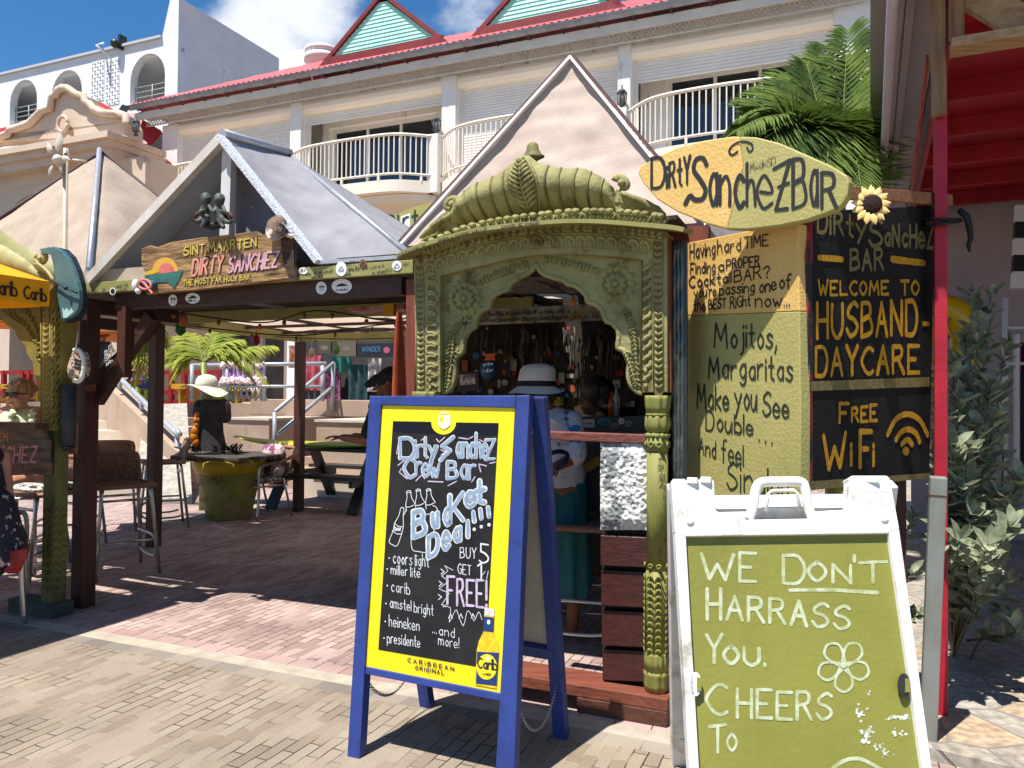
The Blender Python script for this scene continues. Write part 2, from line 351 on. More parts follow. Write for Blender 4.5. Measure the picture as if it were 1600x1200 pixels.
# flagstone patio of the red building, one low step up
def flagmat():
    ma = bpy.data.materials.new('flagstone'); ma.use_nodes = True; n = ma.node_tree.nodes; l = ma.node_tree.links; b = n['Principled BSDF']
    tcn = n.new('ShaderNodeTexCoord')
    vo = n.new('ShaderNodeTexVoronoi'); vo.feature = 'DISTANCE_TO_EDGE'; vo.inputs['Scale'].default_value = 3.4; l.new(tcn.outputs['Object'], vo.inputs['Vector'])
    v2 = n.new('ShaderNodeTexVoronoi'); v2.inputs['Scale'].default_value = 3.4; l.new(tcn.outputs['Object'], v2.inputs['Vector'])
    hs = n.new('ShaderNodeSeparateColor'); l.new(v2.outputs['Color'], hs.inputs[0])
    rp = n.new('ShaderNodeValToRGB'); l.new(hs.outputs[0], rp.inputs[0]); e = rp.color_ramp.elements
    e[0].color = (.30, .26, .21, 1); e[1].color = (.42, .29, .17, 1); q = e.new(.5); q.color = (.36, .33, .28, 1)
    nz = n.new('ShaderNodeTexNoise'); nz.inputs['Scale'].default_value = 22; nz.inputs['Detail'].default_value = 8; l.new(tcn.outputs['Object'], nz.inputs['Vector'])
    mr = n.new('ShaderNodeMapRange'); mr.inputs[1].default_value = .35; mr.inputs[2].default_value = .65; mr.inputs[3].default_value = .65; mr.inputs[4].default_value = 1.2; l.new(nz.outputs['Fac'], mr.inputs[0])
    vm = n.new('ShaderNodeVectorMath'); vm.operation = 'SCALE'; l.new(rp.outputs[0], vm.inputs[0]); l.new(mr.outputs[0], vm.inputs['Scale'])
    ed = n.new('ShaderNodeMapRange'); ed.inputs[1].default_value = .015; ed.inputs[2].default_value = .035; l.new(vo.outputs['Distance'], ed.inputs[0])
    mi = n.new('ShaderNodeMix'); mi.data_type = 'RGBA'; l.new(ed.outputs[0], mi.inputs[0]); mi.inputs[6].default_value = (.22, .2, .18, 1); l.new(vm.outputs[0], mi.inputs[7]); l.new(mi.outputs[2], b.inputs['Base Color'])
    b.inputs['Roughness'].default_value = .75
    ad = n.new('ShaderNodeMath'); ad.operation = 'MULTIPLY_ADD'; l.new(nz.outputs['Fac'], ad.inputs[0]); ad.inputs[1].default_value = .4; l.new(ed.outputs[0], ad.inputs[2])
    bp = n.new('ShaderNodeBump'); bp.inputs['Strength'].default_value = .6; bp.inputs['Distance'].default_value = .008; l.new(ad.outputs[0], bp.inputs['Height']); l.new(bp.outputs[0], b.inputs['Normal'])
    return ma
fs = [gnd(1452, 1168, .05), gnd(1600, 1203, .05)]
fe = (fs[1] - fs[0]).normalized(); fp = [fs[0], fs[0] + fe * 6, fs[0] + fe * 6 + V * 12, fs[0] + V * 12]
struct('patio_paving', MB().slab(fp, .055, Z), flagmat())
# ================================================================= MAIN BUILDING
F0 = at(600, 283, 18.9); F0.z = 0
def FB(a, v, z): return F0 + U * a + V * v + Z * z
def fbox(mb, a0, a1, v0, v1, z0, z1): return mb.box(FB((a0 + a1) / 2, (v0 + v1) / 2, (z0 + z1) / 2), a1 - a0, v1 - v0, z1 - z0)
cream = M('cream_render', S(238, 234, 230, .94), S(230, 225, 219, .94), 1.5, .85, .15, 30, stretch=(1.6, 1.6, .35), dirt=(S(176, 164, 150, .75), 2.6, .57))
peach = M('peach_render', S(243, 232, 216, .94), S(238, 225, 208, .94), 1.2, .85, .12, 30)
whitem = M('white_paint', (.74, .72, .68, 1), (.66, .64, .6, 1), 2, .6, .1, 40)
shutterm = M('roller_slats', S(236, 230, 222, .92), S(226, 219, 210, .92), .8, .5)
redroof = M('red_roof_sheet', S(214, 78, 86, .8), S(226, 112, 114, .8), .7, .55, .05, 8, dirt=(S(120, 40, 45, .6), 2, .6))
gutterm = M('grey_gutter', S(160, 162, 170, .85), S(134, 134, 142, .85), 3, .5)
tealm = M('teal_boards', S(160, 232, 212, .95), S(178, 238, 222, .95), 3, .6, .1)
redtrim = M('dark_red_trim', S(150, 44, 44, .7), S(124, 34, 38, .7), 3, .6)
glassm = M('dark_window_glass', (.012, .017, .028, 1), rough=.04, spec=.8)
bld = thing('apartment_building', 'long cream balcony building with corrugated red roof and teal gables behind the bar', 'building', FB(0, 0, 1.2))
w = MB()
bays = [(-6.53, -2.66), (-2.32, 1.75), (2.12, 6.0), (6.28, 10.25)]
fbox(w, -7.1, 10.9, 1.0, 1.2, 1.2, 9.4)                                    # recessed rear wall
fbox(w, -7.1, 10.9, 0, 1.0, 5.8, 6.25)                                    # floor slab
fbox(w, -7.1, 10.9, -.1, 1.0, 8.96, 9.35)                                  # head
fbox(w, -7.1, -6.85, 0, 1.0, 1.2, 9.0); fbox(w, 10.58, 10.9, 0, 8, 1.2, 12.2); fbox(w, -7.1, -6.9, 1, 9, 1.2, 9.4)
build('wall', w, cream, bld)
for a0, a1 in [(-7.1, -6.53), (-2.66, -2.32), (1.75, 2.12), (6.0, 6.28), (10.25, 10.9)]:
    build('column', fbox(MB(), a0, a1, -.3, .05, 1.2, 8.97), cream, bld, bevel=.01)
fa_ = MB(); fbox(fa_, -7.9, 11.0, -.55, -.5, 9.14, 9.34); fbox(fa_, -7.9, 11, -.52, 0, 9.3, 9.36)
build('fascia', fa_, M('fascia_paint', S(230, 222, 212, .9), S(214, 204, 192, .9), 1.2, .8, .2, 30, spots=(S(150, 120, 95, .7), 4, .66)), bld)
g = MB(); prof = [(math.cos(math.pi + math.pi * k / 8) * .1, math.sin(math.pi + math.pi * k / 8) * .11) for k in range(9)]
gv = [FB(a, -.67 + c, 9.50 + s_) for a in (-7.95, 11.1) for c, s_ in prof]
g.add(gv, [(k, k + 1, 10 + k, 9 + k) for k in range(8)] + [list(range(9))], True)
gu = build('gutter', g, gutterm, bld)
for k in range(24):
    a = -7.6 + k * .78; b = MB().tube([FB(a, -.56, 9.44), FB(a, -.72, 9.33), FB(a, -.62, 9.30), FB(a, -.55, 9.34)], .014, 6); build('bracket', b, M('dark_iron', (.05, .05, .05, 1), rough=.6), gu)
la = MB()
for k in range(int(18.2 / .1)):
    a = -7.4 + k * .1
    for sg in (-1, 1): la.bar(FB(a - .1 * sg, -.5 + .006 * sg, 8.94), FB(a + .1 * sg, -.5 + .006 * sg, 9.16), .012, .026, V)
fbox(la, -7.4, 10.85, -.52, -.49, 8.915, 8.945)
build('lattice', la, M('lattice_paint', S(222, 206, 186, .85), S(206, 188, 168, .85), 2, .8), bld)
fbox(MB(), 0, 1, 0, 1, 0, 1)
# roller shutters
for i, (a0, a1) in enumerate(bays):
    bx = MB(); pr = [(-.02, 8.95), (-.24, 8.95), (-.26, 8.88), (-.25, 8.78), (-.2, 8.70), (-.02, 8.68)]
    bx.slab([FB(a0 - .02, v, z) for v, z in pr], -(a1 - a0 + .04), U)
    build('shutter_box', bx, peach, bld)
    zb = [6.35, 8.42, 6.35, 8.2][i]; n_ = max(4, int((8.7 - zb) / .065)); sl = MB()
    def sf(s_, t): 
        z = lerp(zb, 8.7, t); return FB(lerp(a0 + .1, a1 - .1, s_), -.05 - .012 * abs(math.sin(math.pi * n_ * t)), z)
    sl.grid(sf, 1, n_ * 4, False); fbox(sl, a0, a0 + .1, -.09, 0, 6.3, 8.7); fbox(sl, a1 - .1, a1, -.09, 0, 6.3, 8.7)
    build('roller_shutter', sl, shutterm, bld)
for i, (a0, a1), (c0, c1) in [(1, bays[1], (-2.0, 1.02)), (3, bays[3], (6.95, 9.75))]:
    fr = MB(); zt = 8.45; z0 = 6.3; nmull = 3 if i == 1 else 3
    fbox(fr, c0 - .1, c1 + .1, .72, .86, zt, zt + .1); fbox(fr, c0 - .1, c0, .72, .86, z0, zt); fbox(fr, c1, c1 + .1, .72, .86, z0, zt)
    for k in range(1, nmull): fbox(fr, lerp(c0, c1, k / nmull) - .035, lerp(c0, c1, k / nmull) + .035, .74, .82, z0, zt)
    wn = build('window', fr, whitem, bld); build('pane', fbox(MB(), c0, c1, .79, .80, z0, zt), glassm, wn)
    rc = MB(); fbox(rc, a0, c0 - .1, .6, 1.0, 6.25, 8.95); fbox(rc, c1 + .1, a1, .6, 1.0, 6.25, 8.95); fbox(rc, c0 - .1, c1 + .1, .6, 1.0, zt + .1, 8.95)
    build('recess_wall', rc, cream, bld)
    if i == 3:
        cu = MB()
        for k in range(26): fbox(cu, 8.1 + k * .064, 8.1 + k * .064 + .04, .83, .85, 6.3, 8.4)
        build('blind', cu, M('vertical_blind', (.16, .13, .11, 1), rough=.9), wn)
# balconies
plans = [[(-6.9, -.5), (-6.3, -1.0), (-5.4, -1.15), (-4.2, -1.15), (-3.3, -.95), (-2.75, -.45)], [(-2.75, -.35), (-2.1, -.82), (-1.24, -1.1), (.3, -1.15), (1.05, -1.05), (1.7, -.62)],
         [(1.86, -.45), (2.5, -.95), (3.4, -1.13), (4.6, -1.13), (5.4, -.95), (6.0, -.5)], [(6.28, -.45), (6.9, -.98), (7.8, -1.14), (8.9, -1.14), (9.6, -.98), (10.25, -.5)]]
bal_w = M('balcony_paint', S(240, 232, 218, .9), S(228, 216, 200, .9), 1.5, .7)
for pn in plans:
    cp = cat(pn, 5); sl = MB(); ring = [FB(a, v - .02, 6.42) for a, v in cp] + [FB(cp[-1][0], .3, 6.42), FB(cp[0][0], .3, 6.42)]
    sl.slab(ring, .27, Z); ring2 = [FB(a, v * .82, 6.14) for a, v in cp] + [FB(cp[-1][0], .3, 6.14), FB(cp[0][0], .3, 6.14)]; sl.slab(ring2, .16, Z)
    bo = build('balcony', sl, peach, bld); rl = MB(); lens = [0]
    for p, q in zip(cp, cp[1:]): lens.append(lens[-1] + math.hypot(q[0] - p[0], q[1] - p[1]))
    rl.tube([FB(a, v, 7.47) for a, v in cp], .035, 6); rl.tube([FB(a, v, 6.56) for a, v in cp], .028, 6)
    n_ = int(lens[-1] / .125)
    for k in range(n_ + 1):
        t = lens[-1] * k / n_; j = max(i for i in range(len(lens)) if lens[i] <= t + 1e-6); j = min(j, len(cp) - 2); f_ = (t - lens[j]) / max(1e-6, lens[j + 1] - lens[j])
        a, v = lerp(cp[j][0], cp[j + 1][0], f_), lerp(cp[j][1], cp[j + 1][1], f_)
        rl.box(FB(a, v, 7.01), .024, .024, .92)
        if k % 8 == 4: rl.box(FB(a, v, 6.48), .05, .05, .16)
    build('railing', rl, bal_w, bo)
build('railing_pillar', fbox(MB(), 1.58, 1.86, -.66, -.3, 6.15, 7.52), whitem, bld, bevel=.01)
build('railing_pillar', fbox(MB(), 6.0, 6.28, -.62, -.3, 6.15, 7.52), whitem, bld, bevel=.01)
# corrugated roof, hipped at the left
rz = lambda v: 9.52 + (v + .65) * .565
def roofpt(s_, t):
    v = lerp(-.68, 4.0, t); a = lerp(lerp(-7.95, -5.4, t), 11.2, s_); return FB(a, v, rz(v) + .05 + .022 * math.sin(2 * math.pi * a / .17))
ro = MB().grid(roofpt, 660, 6, True)
ro.add([FB(-7.95, -.68, 9.5), FB(-5.4, 4, 12.13), FB(-7.95, 8, 9.5)], [(0, 1, 2)]); ro.add([FB(-5.4, 4, 12.12), FB(11.2, 4, 12.12), FB(11.2, 8.6, 9.5), FB(-7.95, 8.6, 9.5)], [(0, 1, 2, 3)])
roof = build('roof', ro, redroof, bld)
for gc in (-.1, 4.25, 8.6):
    hw, z0, zt = 1.72, 9.92, 11.36; gm = MB(); nb = 12
    for k in range(nb):
        za, zb_ = lerp(z0 + .18, zt - .1, k / nb), lerp(z0 + .18, zt - .1, (k + 1) / nb); ha, hb = hw * (zt - za) / (zt - z0), hw * (zt - zb_) / (zt - z0)
        gm.add([FB(gc - ha, .0, za), FB(gc + ha, .0, za), FB(gc + hb, .022, zb_), FB(gc - hb, .022, zb_)], [(0, 1, 2, 3)])
        gm.add([FB(gc - hb, .022, zb_), FB(gc + hb, .022, zb_), FB(gc + hb, .0, zb_), FB(gc - hb, .0, zb_)], [(0, 1, 2, 3)])
    ga = build('gable', gm, tealm, roof)
    tr = MB(); 
    for sg in (-1, 1):
        tr.bar(FB(gc + sg * (hw + .22), .02, z0 - .12), FB(gc, .02, zt + .1), .16, .1, U * sg)
        tr.add([FB(gc + sg * (hw + .25), -.05, z0 - .08), FB(gc, -.05, zt + .16), FB(gc, 3.2, zt + .16), FB(gc + sg * (hw + .25), .6, z0 - .08)], [(0, 1, 2, 3)])
    fbox(tr, gc - hw, gc + hw, -.06, .02, z0 - .02, z0 + .19)
    build('gable_trim', tr, redtrim, roof)
# ground-floor shops under the building
sh_ = MB()
for a0, a1 in [(-6.6, -4.7), (-4.4, -2.7), (-2.3, -.4), (-.1, 1.7), (2.1, 5.9)]: fbox(sh_, a0, a1, .9, .95, 1.3, 4.0)
build('shopfront_glass', sh_, M('shop_glass', (.05, .05, .05, 1), (.12, .11, .1, 1), .8, .08), bld)
sf_ = MB()
for a in (-6.65, -5.7, -4.55, -3.6, -2.5, -1.3, -.25, .8, 1.9): fbox(sf_, a - .06, a + .06, .8, .9, 1.3, 4.0)
fbox(sf_, -6.7, 2, .8, .9, 3.3, 3.4)
build('shopfront_frame', sf_, peach, bld)
# lanterns on the railing pillars
def lantern(p, k, label):
    t = thing('lantern', label, 'lantern', p, 'black lanterns on the facades'); b = MB()
    b.lathe(p, [(.05 * k, 0), (.07 * k, .03 * k), (.03 * k, .06 * k), (.06 * k, .1 * k), (.09 * k, .13 * k)], 8)
    b.lathe(p, [(.11 * k, .36 * k), (.07 * k, .42 * k), (.02 * k, .46 * k), (.015 * k, .54 * k)], 8)
    for q in range(6): a = math.pi * q / 3; b.tube([p + Vector((math.cos(a) * .085 * k, math.sin(a) * .085 * k, .12 * k)), p + Vector((math.cos(a) * .105 * k, math.sin(a) * .105 * k, .37 * k))], .01 * k, 4)
    build('lantern_frame', b, M('dark_iron', (.05, .05, .05, 1)), t)
    build('lantern_glass', MB().lathe(p, [(.07 * k, .13 * k), (.09 * k, .36 * k)], 8), M('smoky_glass', (.2, .2, .2, 1), rough=.1), t)
lantern(FB(1.72, -.48, 7.52), 1, 'black lantern on the white pillar between the two middle balconies')
lantern(FB(6.14, -.46, 7.52), 1, 'black lantern on the pillar right of the tall cream tent peak')
# ================================================================= WHITE ARCADE BUILDING (far left)
W0 = at(277, 153, 36); W0.z = 0
def WB(a, v, z): return W0 + U * a + V * v + Z * z
WP = PL(W0, V)
wa = lambda px, py: (WP(px, py) - W0).dot(U); wz = lambda px, py: WP(px, py).z
wr = M('white_stucco', (.80, .80, .80, 1), (.72, .72, .73, 1), 1.2, .9, .8, 3.2)
wbld = thing('arcade_building', 'white stucco building with arched openings rising far behind at the left', 'building', WB(-6, 0, 3))
ztop = 18.45; wl = MB(); arches = [(36, 15, 57, 125, 193), (103, 80, 127, 110, 190), (230, 203, 257, 84, 163)]
xs = []
for cx, x0, x1, yt, yb in arches: xs.append((wa(x0, yb), wa(x1, yb), wz(cx, yt), wz(cx, yb)))
def wslab(a0, a1, z0, z1): wl.box(WB((a0 + a1) / 2, .2, (z0 + z1) / 2), a1 - a0, .4, z1 - z0)
cur = -26
for a0, a1, zt_, zb_ in xs:
    wslab(cur, a0, 3, ztop); wslab(a0, a1, 3, zb_); r_ = (a1 - a0) / 2; n_ = 14; zs = zt_ - r_ * 1.05
    arc = [((a0 + a1) / 2 - r_ * math.cos(math.pi * k / n_), zs + r_ * 1.05 * math.sin(math.pi * k / n_)) for k in range(n_ + 1)]
    for (p, q), (p2, q2) in zip(arc, arc[1:]):
        wl.add([WB(p, 0, q), WB(p2, 0, q2), WB(p2, 0, ztop), WB(p, 0, ztop), WB(p, .4, q), WB(p2, .4, q2), WB(p2, .4, ztop), WB(p, .4, ztop)], [(0, 1, 2, 3), (0, 4, 5, 1), (7, 6, 5, 4)])
    cur = a1
wslab(cur, 0, 3, ztop)
wl.box(WB(-13, 3, 11), 26, .2, 15); wl.box(WB(-13, 1.6, ztop - .6), 26, 2.8, .2); wl.box(WB(-13, 1.6, xs[0][3] - 1.3), 26, 2.8, .2)
build('wall', wl, wr, wbld)
build('side_wall', MB().slab([WB(-.02, .42, 3), WB(-.02, .42, 20.25), WB(-.02, 16, 20.25), WB(-.02, 16, 3)][::-1], .5, U).slab([WB(-.0, .0, ztop), WB(-1.05, .0, ztop), WB(-.55, 0, 20.25), WB(0, 0, 20.25)], .42, -V), M('white_stucco_side', (.78, .76, .75, 1), (.7, .68, .67, 1), 1, .9, .4, 4), wbld)
build('parapet_cap', MB().box(WB(-13.5, .15, ztop + .06), 25, .6, .12), M('grey_flashing', (.5, .5, .52, 1)), wbld)
for i, (a0, a1, zt_, zb_) in enumerate(xs):
    rl = MB()
    for k in range(4): rl.tube([WB(a0, .3, zb_ + .3 + .25 * k), WB(a1, .3, zb_ + .3 + .25 * k)], .025, 5)
    for k in range(3): rl.tube([WB(lerp(a0, a1, k / 2), .3, zb_), WB(lerp(a0, a1, k / 2), .3, zb_ + 1.08)], .03, 5)
    build('railing', rl, M('grey_rail', (.35, .36, .37, 1), rough=.5), wbld)
    build('door', MB().box(WB(lerp(a0, a1, .62), 2.85, zb_ + .4), (a1 - a0) * .6, .06, 2.0), M('dark_door', (.02, .022, .022, 1), rough=.3), wbld)
for x0, x1, y0, y1 in ((143, 163, 98, 160), (166, 187, 96, 166)):
    a0, a1 = wa(x0, 130), wa(x1, 130); z0, z1 = wz(x0, y1), wz(x0, y0); sc_ = MB(); n_ = 5; mm = int((z1 - z0) / ((a1 - a0) / n_))
    sc_.box(WB((a0 + a1) / 2, -.01, (z0 + z1) / 2), a1 - a0, .03, z1 - z0)
    ho = MB(); s_ = (a1 - a0) / n_
    for i in range(n_):
        for j in range(mm):
            c = WB(a0 + s_ * (i + .5), -.03, z0 + s_ * (j + .5)); q = s_ * .36; ho.poly([c + U * -q + Z * -q * (1 if (i + j) % 2 else -.2), c + U * q - Z * q * (1 if (i + j) % 2 else .4), c + U * q * (.1 if (i + j) % 2 else 1) + Z * q])
    sb = build('screen_block', sc_, wr, wbld); build('screen_openings', ho, M('block_hole', (.12, .12, .13, 1)), sb)
lf = MB(); lf.tube([WB(wa(163, 68), -.05, wz(163, 68)), WB(wa(170, 80), -.7, wz(170, 80)), WB(wa(174, 92), -.02, wz(174, 92))], .05, 6)
solo('wall_bracket', lf, wr, 'thin white bracket arm on the white arcade building between arch and parapet', 'bracket')
cc = MB(); p = WB(wa(188, 72), -.3, wz(188, 72)); cc.ball(p, .22, 8); cc.box(p + V * .25 + Z * .1 + U * .2, .12, .4, .7)
solo('security_camera', cc, M('dark_plastic', (.02, .02, .02, 1), rough=.4), 'small dark dome security camera high on the white arcade building', 'camera')
# roof vent and penthouse left of the first gable
vp = at(503, 98, 27); vm_ = MB().lathe(vp - Z * .8, [(.45, 0), (.45, .75), (.62, .8), (.62, 1.0), (.5, 1.05), (.6, 1.12), (.6, 1.25), (.1, 1.38)], 20)
solo('roof_vent', vm_, whitem, 'white round roof ventilator beside the first teal gable', 'roof vent')
ph = MB().box(at(490, 96, 29) - Z * 1.8, 1.6, 2, 3.6); solo('penthouse', ph, wr, 'small white penthouse block behind the red roof under the round ventilator', 'building')
# ================================================================= MISSION GABLE BUILDING (left)
MP = PL(at(100, 230, 20), V)
stone = M('peach_stucco', S(224, 202, 180, .84), S(212, 188, 166, .84), 1.2, .85, .2, 20, dirt=(S(170, 135, 110, .7), 2.5, .6))
mb_ = thing('mission_gable_house', 'peach house front with scrolled mission gable and ring ornament at the left', 'building', MP(100, 420) - Z * 0)
out = [(-140, 226), (-60, 223), (0, 220), (0, 212), (12, 208), (15, 201), (25, 199), (45, 192), (57, 180), (64, 172), (78, 168), (80, 150), (87, 147), (90, 140), (97, 136), (105, 136), (111, 140), (117, 145), (131, 149), (132, 157), (139, 160), (146, 169), (158, 175), (183, 177), (184, 175), (196, 179), (197, 190), (200, 196), (200, 214), (183, 212)]
g = MB().trace(MP, out, .45); build('parapet', g, stone, mb_, bevel=.03)
rim = MB(); ins = [(x, y) for x, y in out[3:-2]]
rim.tube([MP(x, y + 1.5, .1) for x, y in ins], .1, 6); build('parapet_moulding', rim, stone, mb_)
cn = MB()
for k, (o_, h) in enumerate(((.45, .16), (.32, .16), (.18, .2))):
    z1 = MP(100, 228).z - .16 * k; cn.box(MP(30, 228) * 1 + Vector((0, 0, z1 - MP(30, 228).z - h / 2)) + V * (.9 - o_), 7.2 + .2 * (3 - k), 1.8, h)
build('cornice', cn, stone, mb_)
wl = MB(); zt_ = MP(100, 234).z - .4
def mbox(x0, x1, z0, z1, v0, v1):
    p, q = MP(x0, 300), MP(x1, 300); p = Vector((p.x, p.y, 0)); q = Vector((q.x, q.y, 0)); c = (p + q) / 2 + V * (v0 + v1) / 2 + Z * (z0 + z1) / 2; wl.box(c, (q - p).length, v1 - v0, z1 - z0)
zsp = MP(55, 305).z; mbox(-200, 8, .5, zt_, .2, 3.8); mbox(108, 216, .5, zt_, .2, 3.8); mbox(8, 108, zsp + .35, zt_, .2, 3.8)
build('wall', wl, stone, mb_)
wl = MB(); pa, pb = MP(8, 305), MP(108, 300); pa.z = pb.z = zsp
for k in range(12):
    t0, t1 = k / 12, (k + 1) / 12; h0, h1 = (.36 * math.sin(math.pi * t) ** .6 if 0 < t < 1 else 0 for t in (t0, t1)); a, b = pa.lerp(pb, t0), pa.lerp(pb, t1)
    wl.add([a + Z * (h0 - .2) + V * .2, b + Z * (h1 - .2) + V * .2, b + Z * .36 + V * .2, a + Z * .36 + V * .2, a + Z * (h0 - .2) + V * 1.2, b + Z * (h1 - .2) + V * 1.2], [(0, 1, 2, 3), (0, 4, 5, 1)])
build('arch_soffit', wl, stone, mb_)
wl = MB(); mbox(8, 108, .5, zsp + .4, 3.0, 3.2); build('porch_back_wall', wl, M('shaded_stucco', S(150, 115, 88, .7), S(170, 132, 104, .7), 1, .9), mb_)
rg = MB(); c = MP(98, 194, .12); rg.tube([c + U * (.185 * math.cos(2 * math.pi * k / 20)) + Z * (.2 * math.sin(2 * math.pi * k / 20)) for k in range(21)], .05, 8); build('ring_ornament', rg, stone, mb_)
rr_ = MB()
for pts, th in (([(145, 178), (155, 158), (186, 176), (183, 186)], .3), ([(-20, 222), (-20, 205), (55, 188), (60, 200)], .3)):
    rr_.trace(PL(at(100, 200, 23), V - Z * .5), pts, th)
solo('red_roof', rr_, M('bright_red_roof', S(208, 52, 46, .7), S(190, 44, 42, .7), 2, .5), 'bright red roof slope showing behind the scrolled peach gable', 'roof')
hp = MB().trace(PL(at(230, 220, 21.5), V - Z * .5 - U * .6), [(196, 180), (205, 176), (252, 204), (226, 227), (200, 215)], .15)
solo('red_roof', hp, MATS['bright_red_roof'], 'red hipped roof corner between the peach gable and the long building', 'roof')
hq = MB().trace(PL(at(230, 240, 21), V - Z * .4), [(214, 234), (222, 231), (262, 250), (262, 268), (214, 256)], .15)
solo('red_roof', hq, MATS['bright_red_roof'], 'low strip of red roof above the shaded passage beside the peach gable', 'roof')
lv = MB()
for k in range(9): lv.bar(at(224, 232 + k * 3.0 - 2, 21.8), at(258, 210 + k * 5.4, 21.8), .1, .06)
solo('louvre_panel', lv, M('grey_louvre', (.34, .35, .37, 1), (.28, .29, .3, 1), 2), 'grey louvred gable panel under the red hipped roof corner', 'louvre')
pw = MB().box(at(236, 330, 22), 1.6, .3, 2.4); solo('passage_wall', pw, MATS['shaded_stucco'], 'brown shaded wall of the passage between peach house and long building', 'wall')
lantern(MP(212, 212) + V * .0 + Z * .0, .9, 'black lantern on the cornice corner of the peach house')
so = MB().slab([MP(182, 176), MP(191, 163), MP(201, 166), MP(194, 179)], .04, -V); 
solo('solar_lamp', so, MATS['dark_plastic'], 'small solar panel lamp on the shoulder of the peach gable', 'lamp')
# ================================================================= PERGOLA
def fabric(name, c, c2, tr=.16, bump=.35, scale=5, bscale=9, edge=None):
    ma = M(name, c, c2, scale, .95, bump, bscale, detail=7); t = ma.node_tree
    if t.nodes.get('tr'): return ma
    b = t.nodes['Principled BSDF']; o = t.nodes['Material Output']; tl = t.nodes.new('ShaderNodeBsdfTranslucent'); tl.name = 'tr'; tl.inputs[0].default_value = c
    ms = t.nodes.new('ShaderNodeMixShader'); ms.inputs[0].default_value = tr; t.links.new(b.outputs[0], ms.inputs[1]); t.links.new(tl.outputs[0], ms.inputs[2]); t.links.new(ms.outputs[0], o.inputs[0]); return ma
brown = wood('dark_brown_timber', S(98, 52, 37, .72), S(60, 31, 23, .72), 'z', bump=.4)
brownx = wood('dark_brown_beam', S(84, 50, 36, .75), S(50, 30, 23, .75), 'x', bump=.4)
redbrown = wood('red_brown_timber', S(150, 76, 54, .78), S(112, 50, 38, .78), 'z', bump=.4)
green = M('olive_paint', S(172, 166, 102, .76), S(150, 146, 80, .74), 3, .6, .12, 40, spots=(S(96, 86, 50, .6), 9, .70))
greenc = M('olive_carved_paint', S(168, 162, 106, .82), S(144, 138, 84, .76), 5, .8, .5, 55, dirt=(S(112, 92, 56, .65), 7, .54), spots=(S(120, 94, 66, .65), 34, .66))
ink = M('black_marker', (.012, .012, .014, 1), rough=.7)
white = M('white_sticker', (.75, .75, .73, 1), rough=.5)
corner = gnd(127, 952); PS = .108
P1 = corner - U * PS / 2 + V * PS / 2
def Q(a, v, z): return P1 + U * a + V * v + Z * z
PF = PL(Q(0, -PS / 2 - .02, 0), V)
pg = thing('pergola', 'open timber pergola with olive fascia beams and dark brown posts left of the carved arch', 'pergola', P1)
def post(c, z, mat=None, s=PS, z0=0): return build('post', MB().box(c + Z * (z + z0) / 2, s, s, z - z0), mat or brown, pg, bevel=.004)
post(P1, 2.1)
c2 = gnd(239, 856) - U * .05 + V * .05; c3 = gnd(467, 800) - U * .05 + V * .05; post(c2, 2.12, s=.102); post(c3, 2.12, s=.102)
P4 = PF(636, 700); P4.z = 0; P4 += V * .09; post(P4, 2.1, redbrown, s=.09)
u2, v2 = (c2 - P1).dot(U), (c2 - P1).dot(V); u3, v3 = (c3 - P1).dot(U), (c3 - P1).dot(V)
a_e = (PF(645, 410) - P1).dot(U)
def beam(a0, v0, a1, v1, z0, z1, w, mat, name='beam'): return build(name, MB().bar(Q(a0, v0, (z0 + z1) / 2), Q(a1, v1, (z0 + z1) / 2), w, z1 - z0), mat, pg, bevel=.003)
fz0, fz1 = PF(400, 442).z, PF(400, 423).z
fas = beam(-.06, -PS / 2 - .005, a_e, -PS / 2 - .005, fz0, fz1, .03, green, 'fascia')
beam(.28, .02, a_e - .1, .02, fz0 - .105, fz0 - .004, .09, brownx)
beam(u2 - .4, v2, 2.6, v2, 2.12, 2.22, .05, green); beam(u2, v2 + .03, u3, v3 - .03, 2.12, 2.225, .05, green); beam(u2 - .3, v3, 3.4, v3, 2.12, 2.22, .05, green)
beam(0, .06, 0, .75, 2.0, 2.1, .09, brownx); beam(-2.4, -.02, -.06, -.02, 2.0, 2.1, .06, brownx); beam(u2, .2, u2, v2, 2.02, 2.12, .08, brownx)
build('brace', MB().bar(Q(.04, .05, 1.4), Q(.54, .05, 1.97), .06, .085), brownx, pg, bevel=.003); build('hanging_post', MB().box(Q(.36, -.01, 1.8), .075, .055, .48), brown, pg)
build('brace', MB().bar(Q(-.02, .05, 1.5), Q(-.02, .6, 2.0), .06, .08), brown, pg, bevel=.003)
# canvas ceiling with slats
ce = MB()
def cf(s_, t): return Q(lerp(u3 - .1, 2.6, s_), lerp(v2 + .4, v3 + .1, t), 2.27 + .05 * math.sin(9 * s_) * math.sin(7 * t))
ce.grid(cf, 20, 14); beige = fabric('beige_canvas', S(222, 200, 176, .85), S(205, 182, 158, .85), .55, .3)
build('ceiling_canvas', ce, beige, pg); sl = MB()
for k in range(5): sl.bar(Q(lerp(u3, 2.5, k / 4), v2 + .3, 2.235), Q(lerp(u3, 2.5, k / 4), v3, 2.235), .03, .03)
for k in range(3): sl.bar(Q(u3, lerp(v2 + .6, v3 - .4, k / 2), 2.205), Q(2.5, lerp(v2 + .6, v3 - .4, k / 2), 2.205), .03, .03)
build('ceiling_slat', sl, brownx, pg)
build('ceiling_board', MB().box(Q(.85, 1.26, 2.235), 3.5, 2.58, .02), M('dark_ceiling', S(58, 50, 44, .6), S(90, 76, 60, .6), 5, .9), pg)
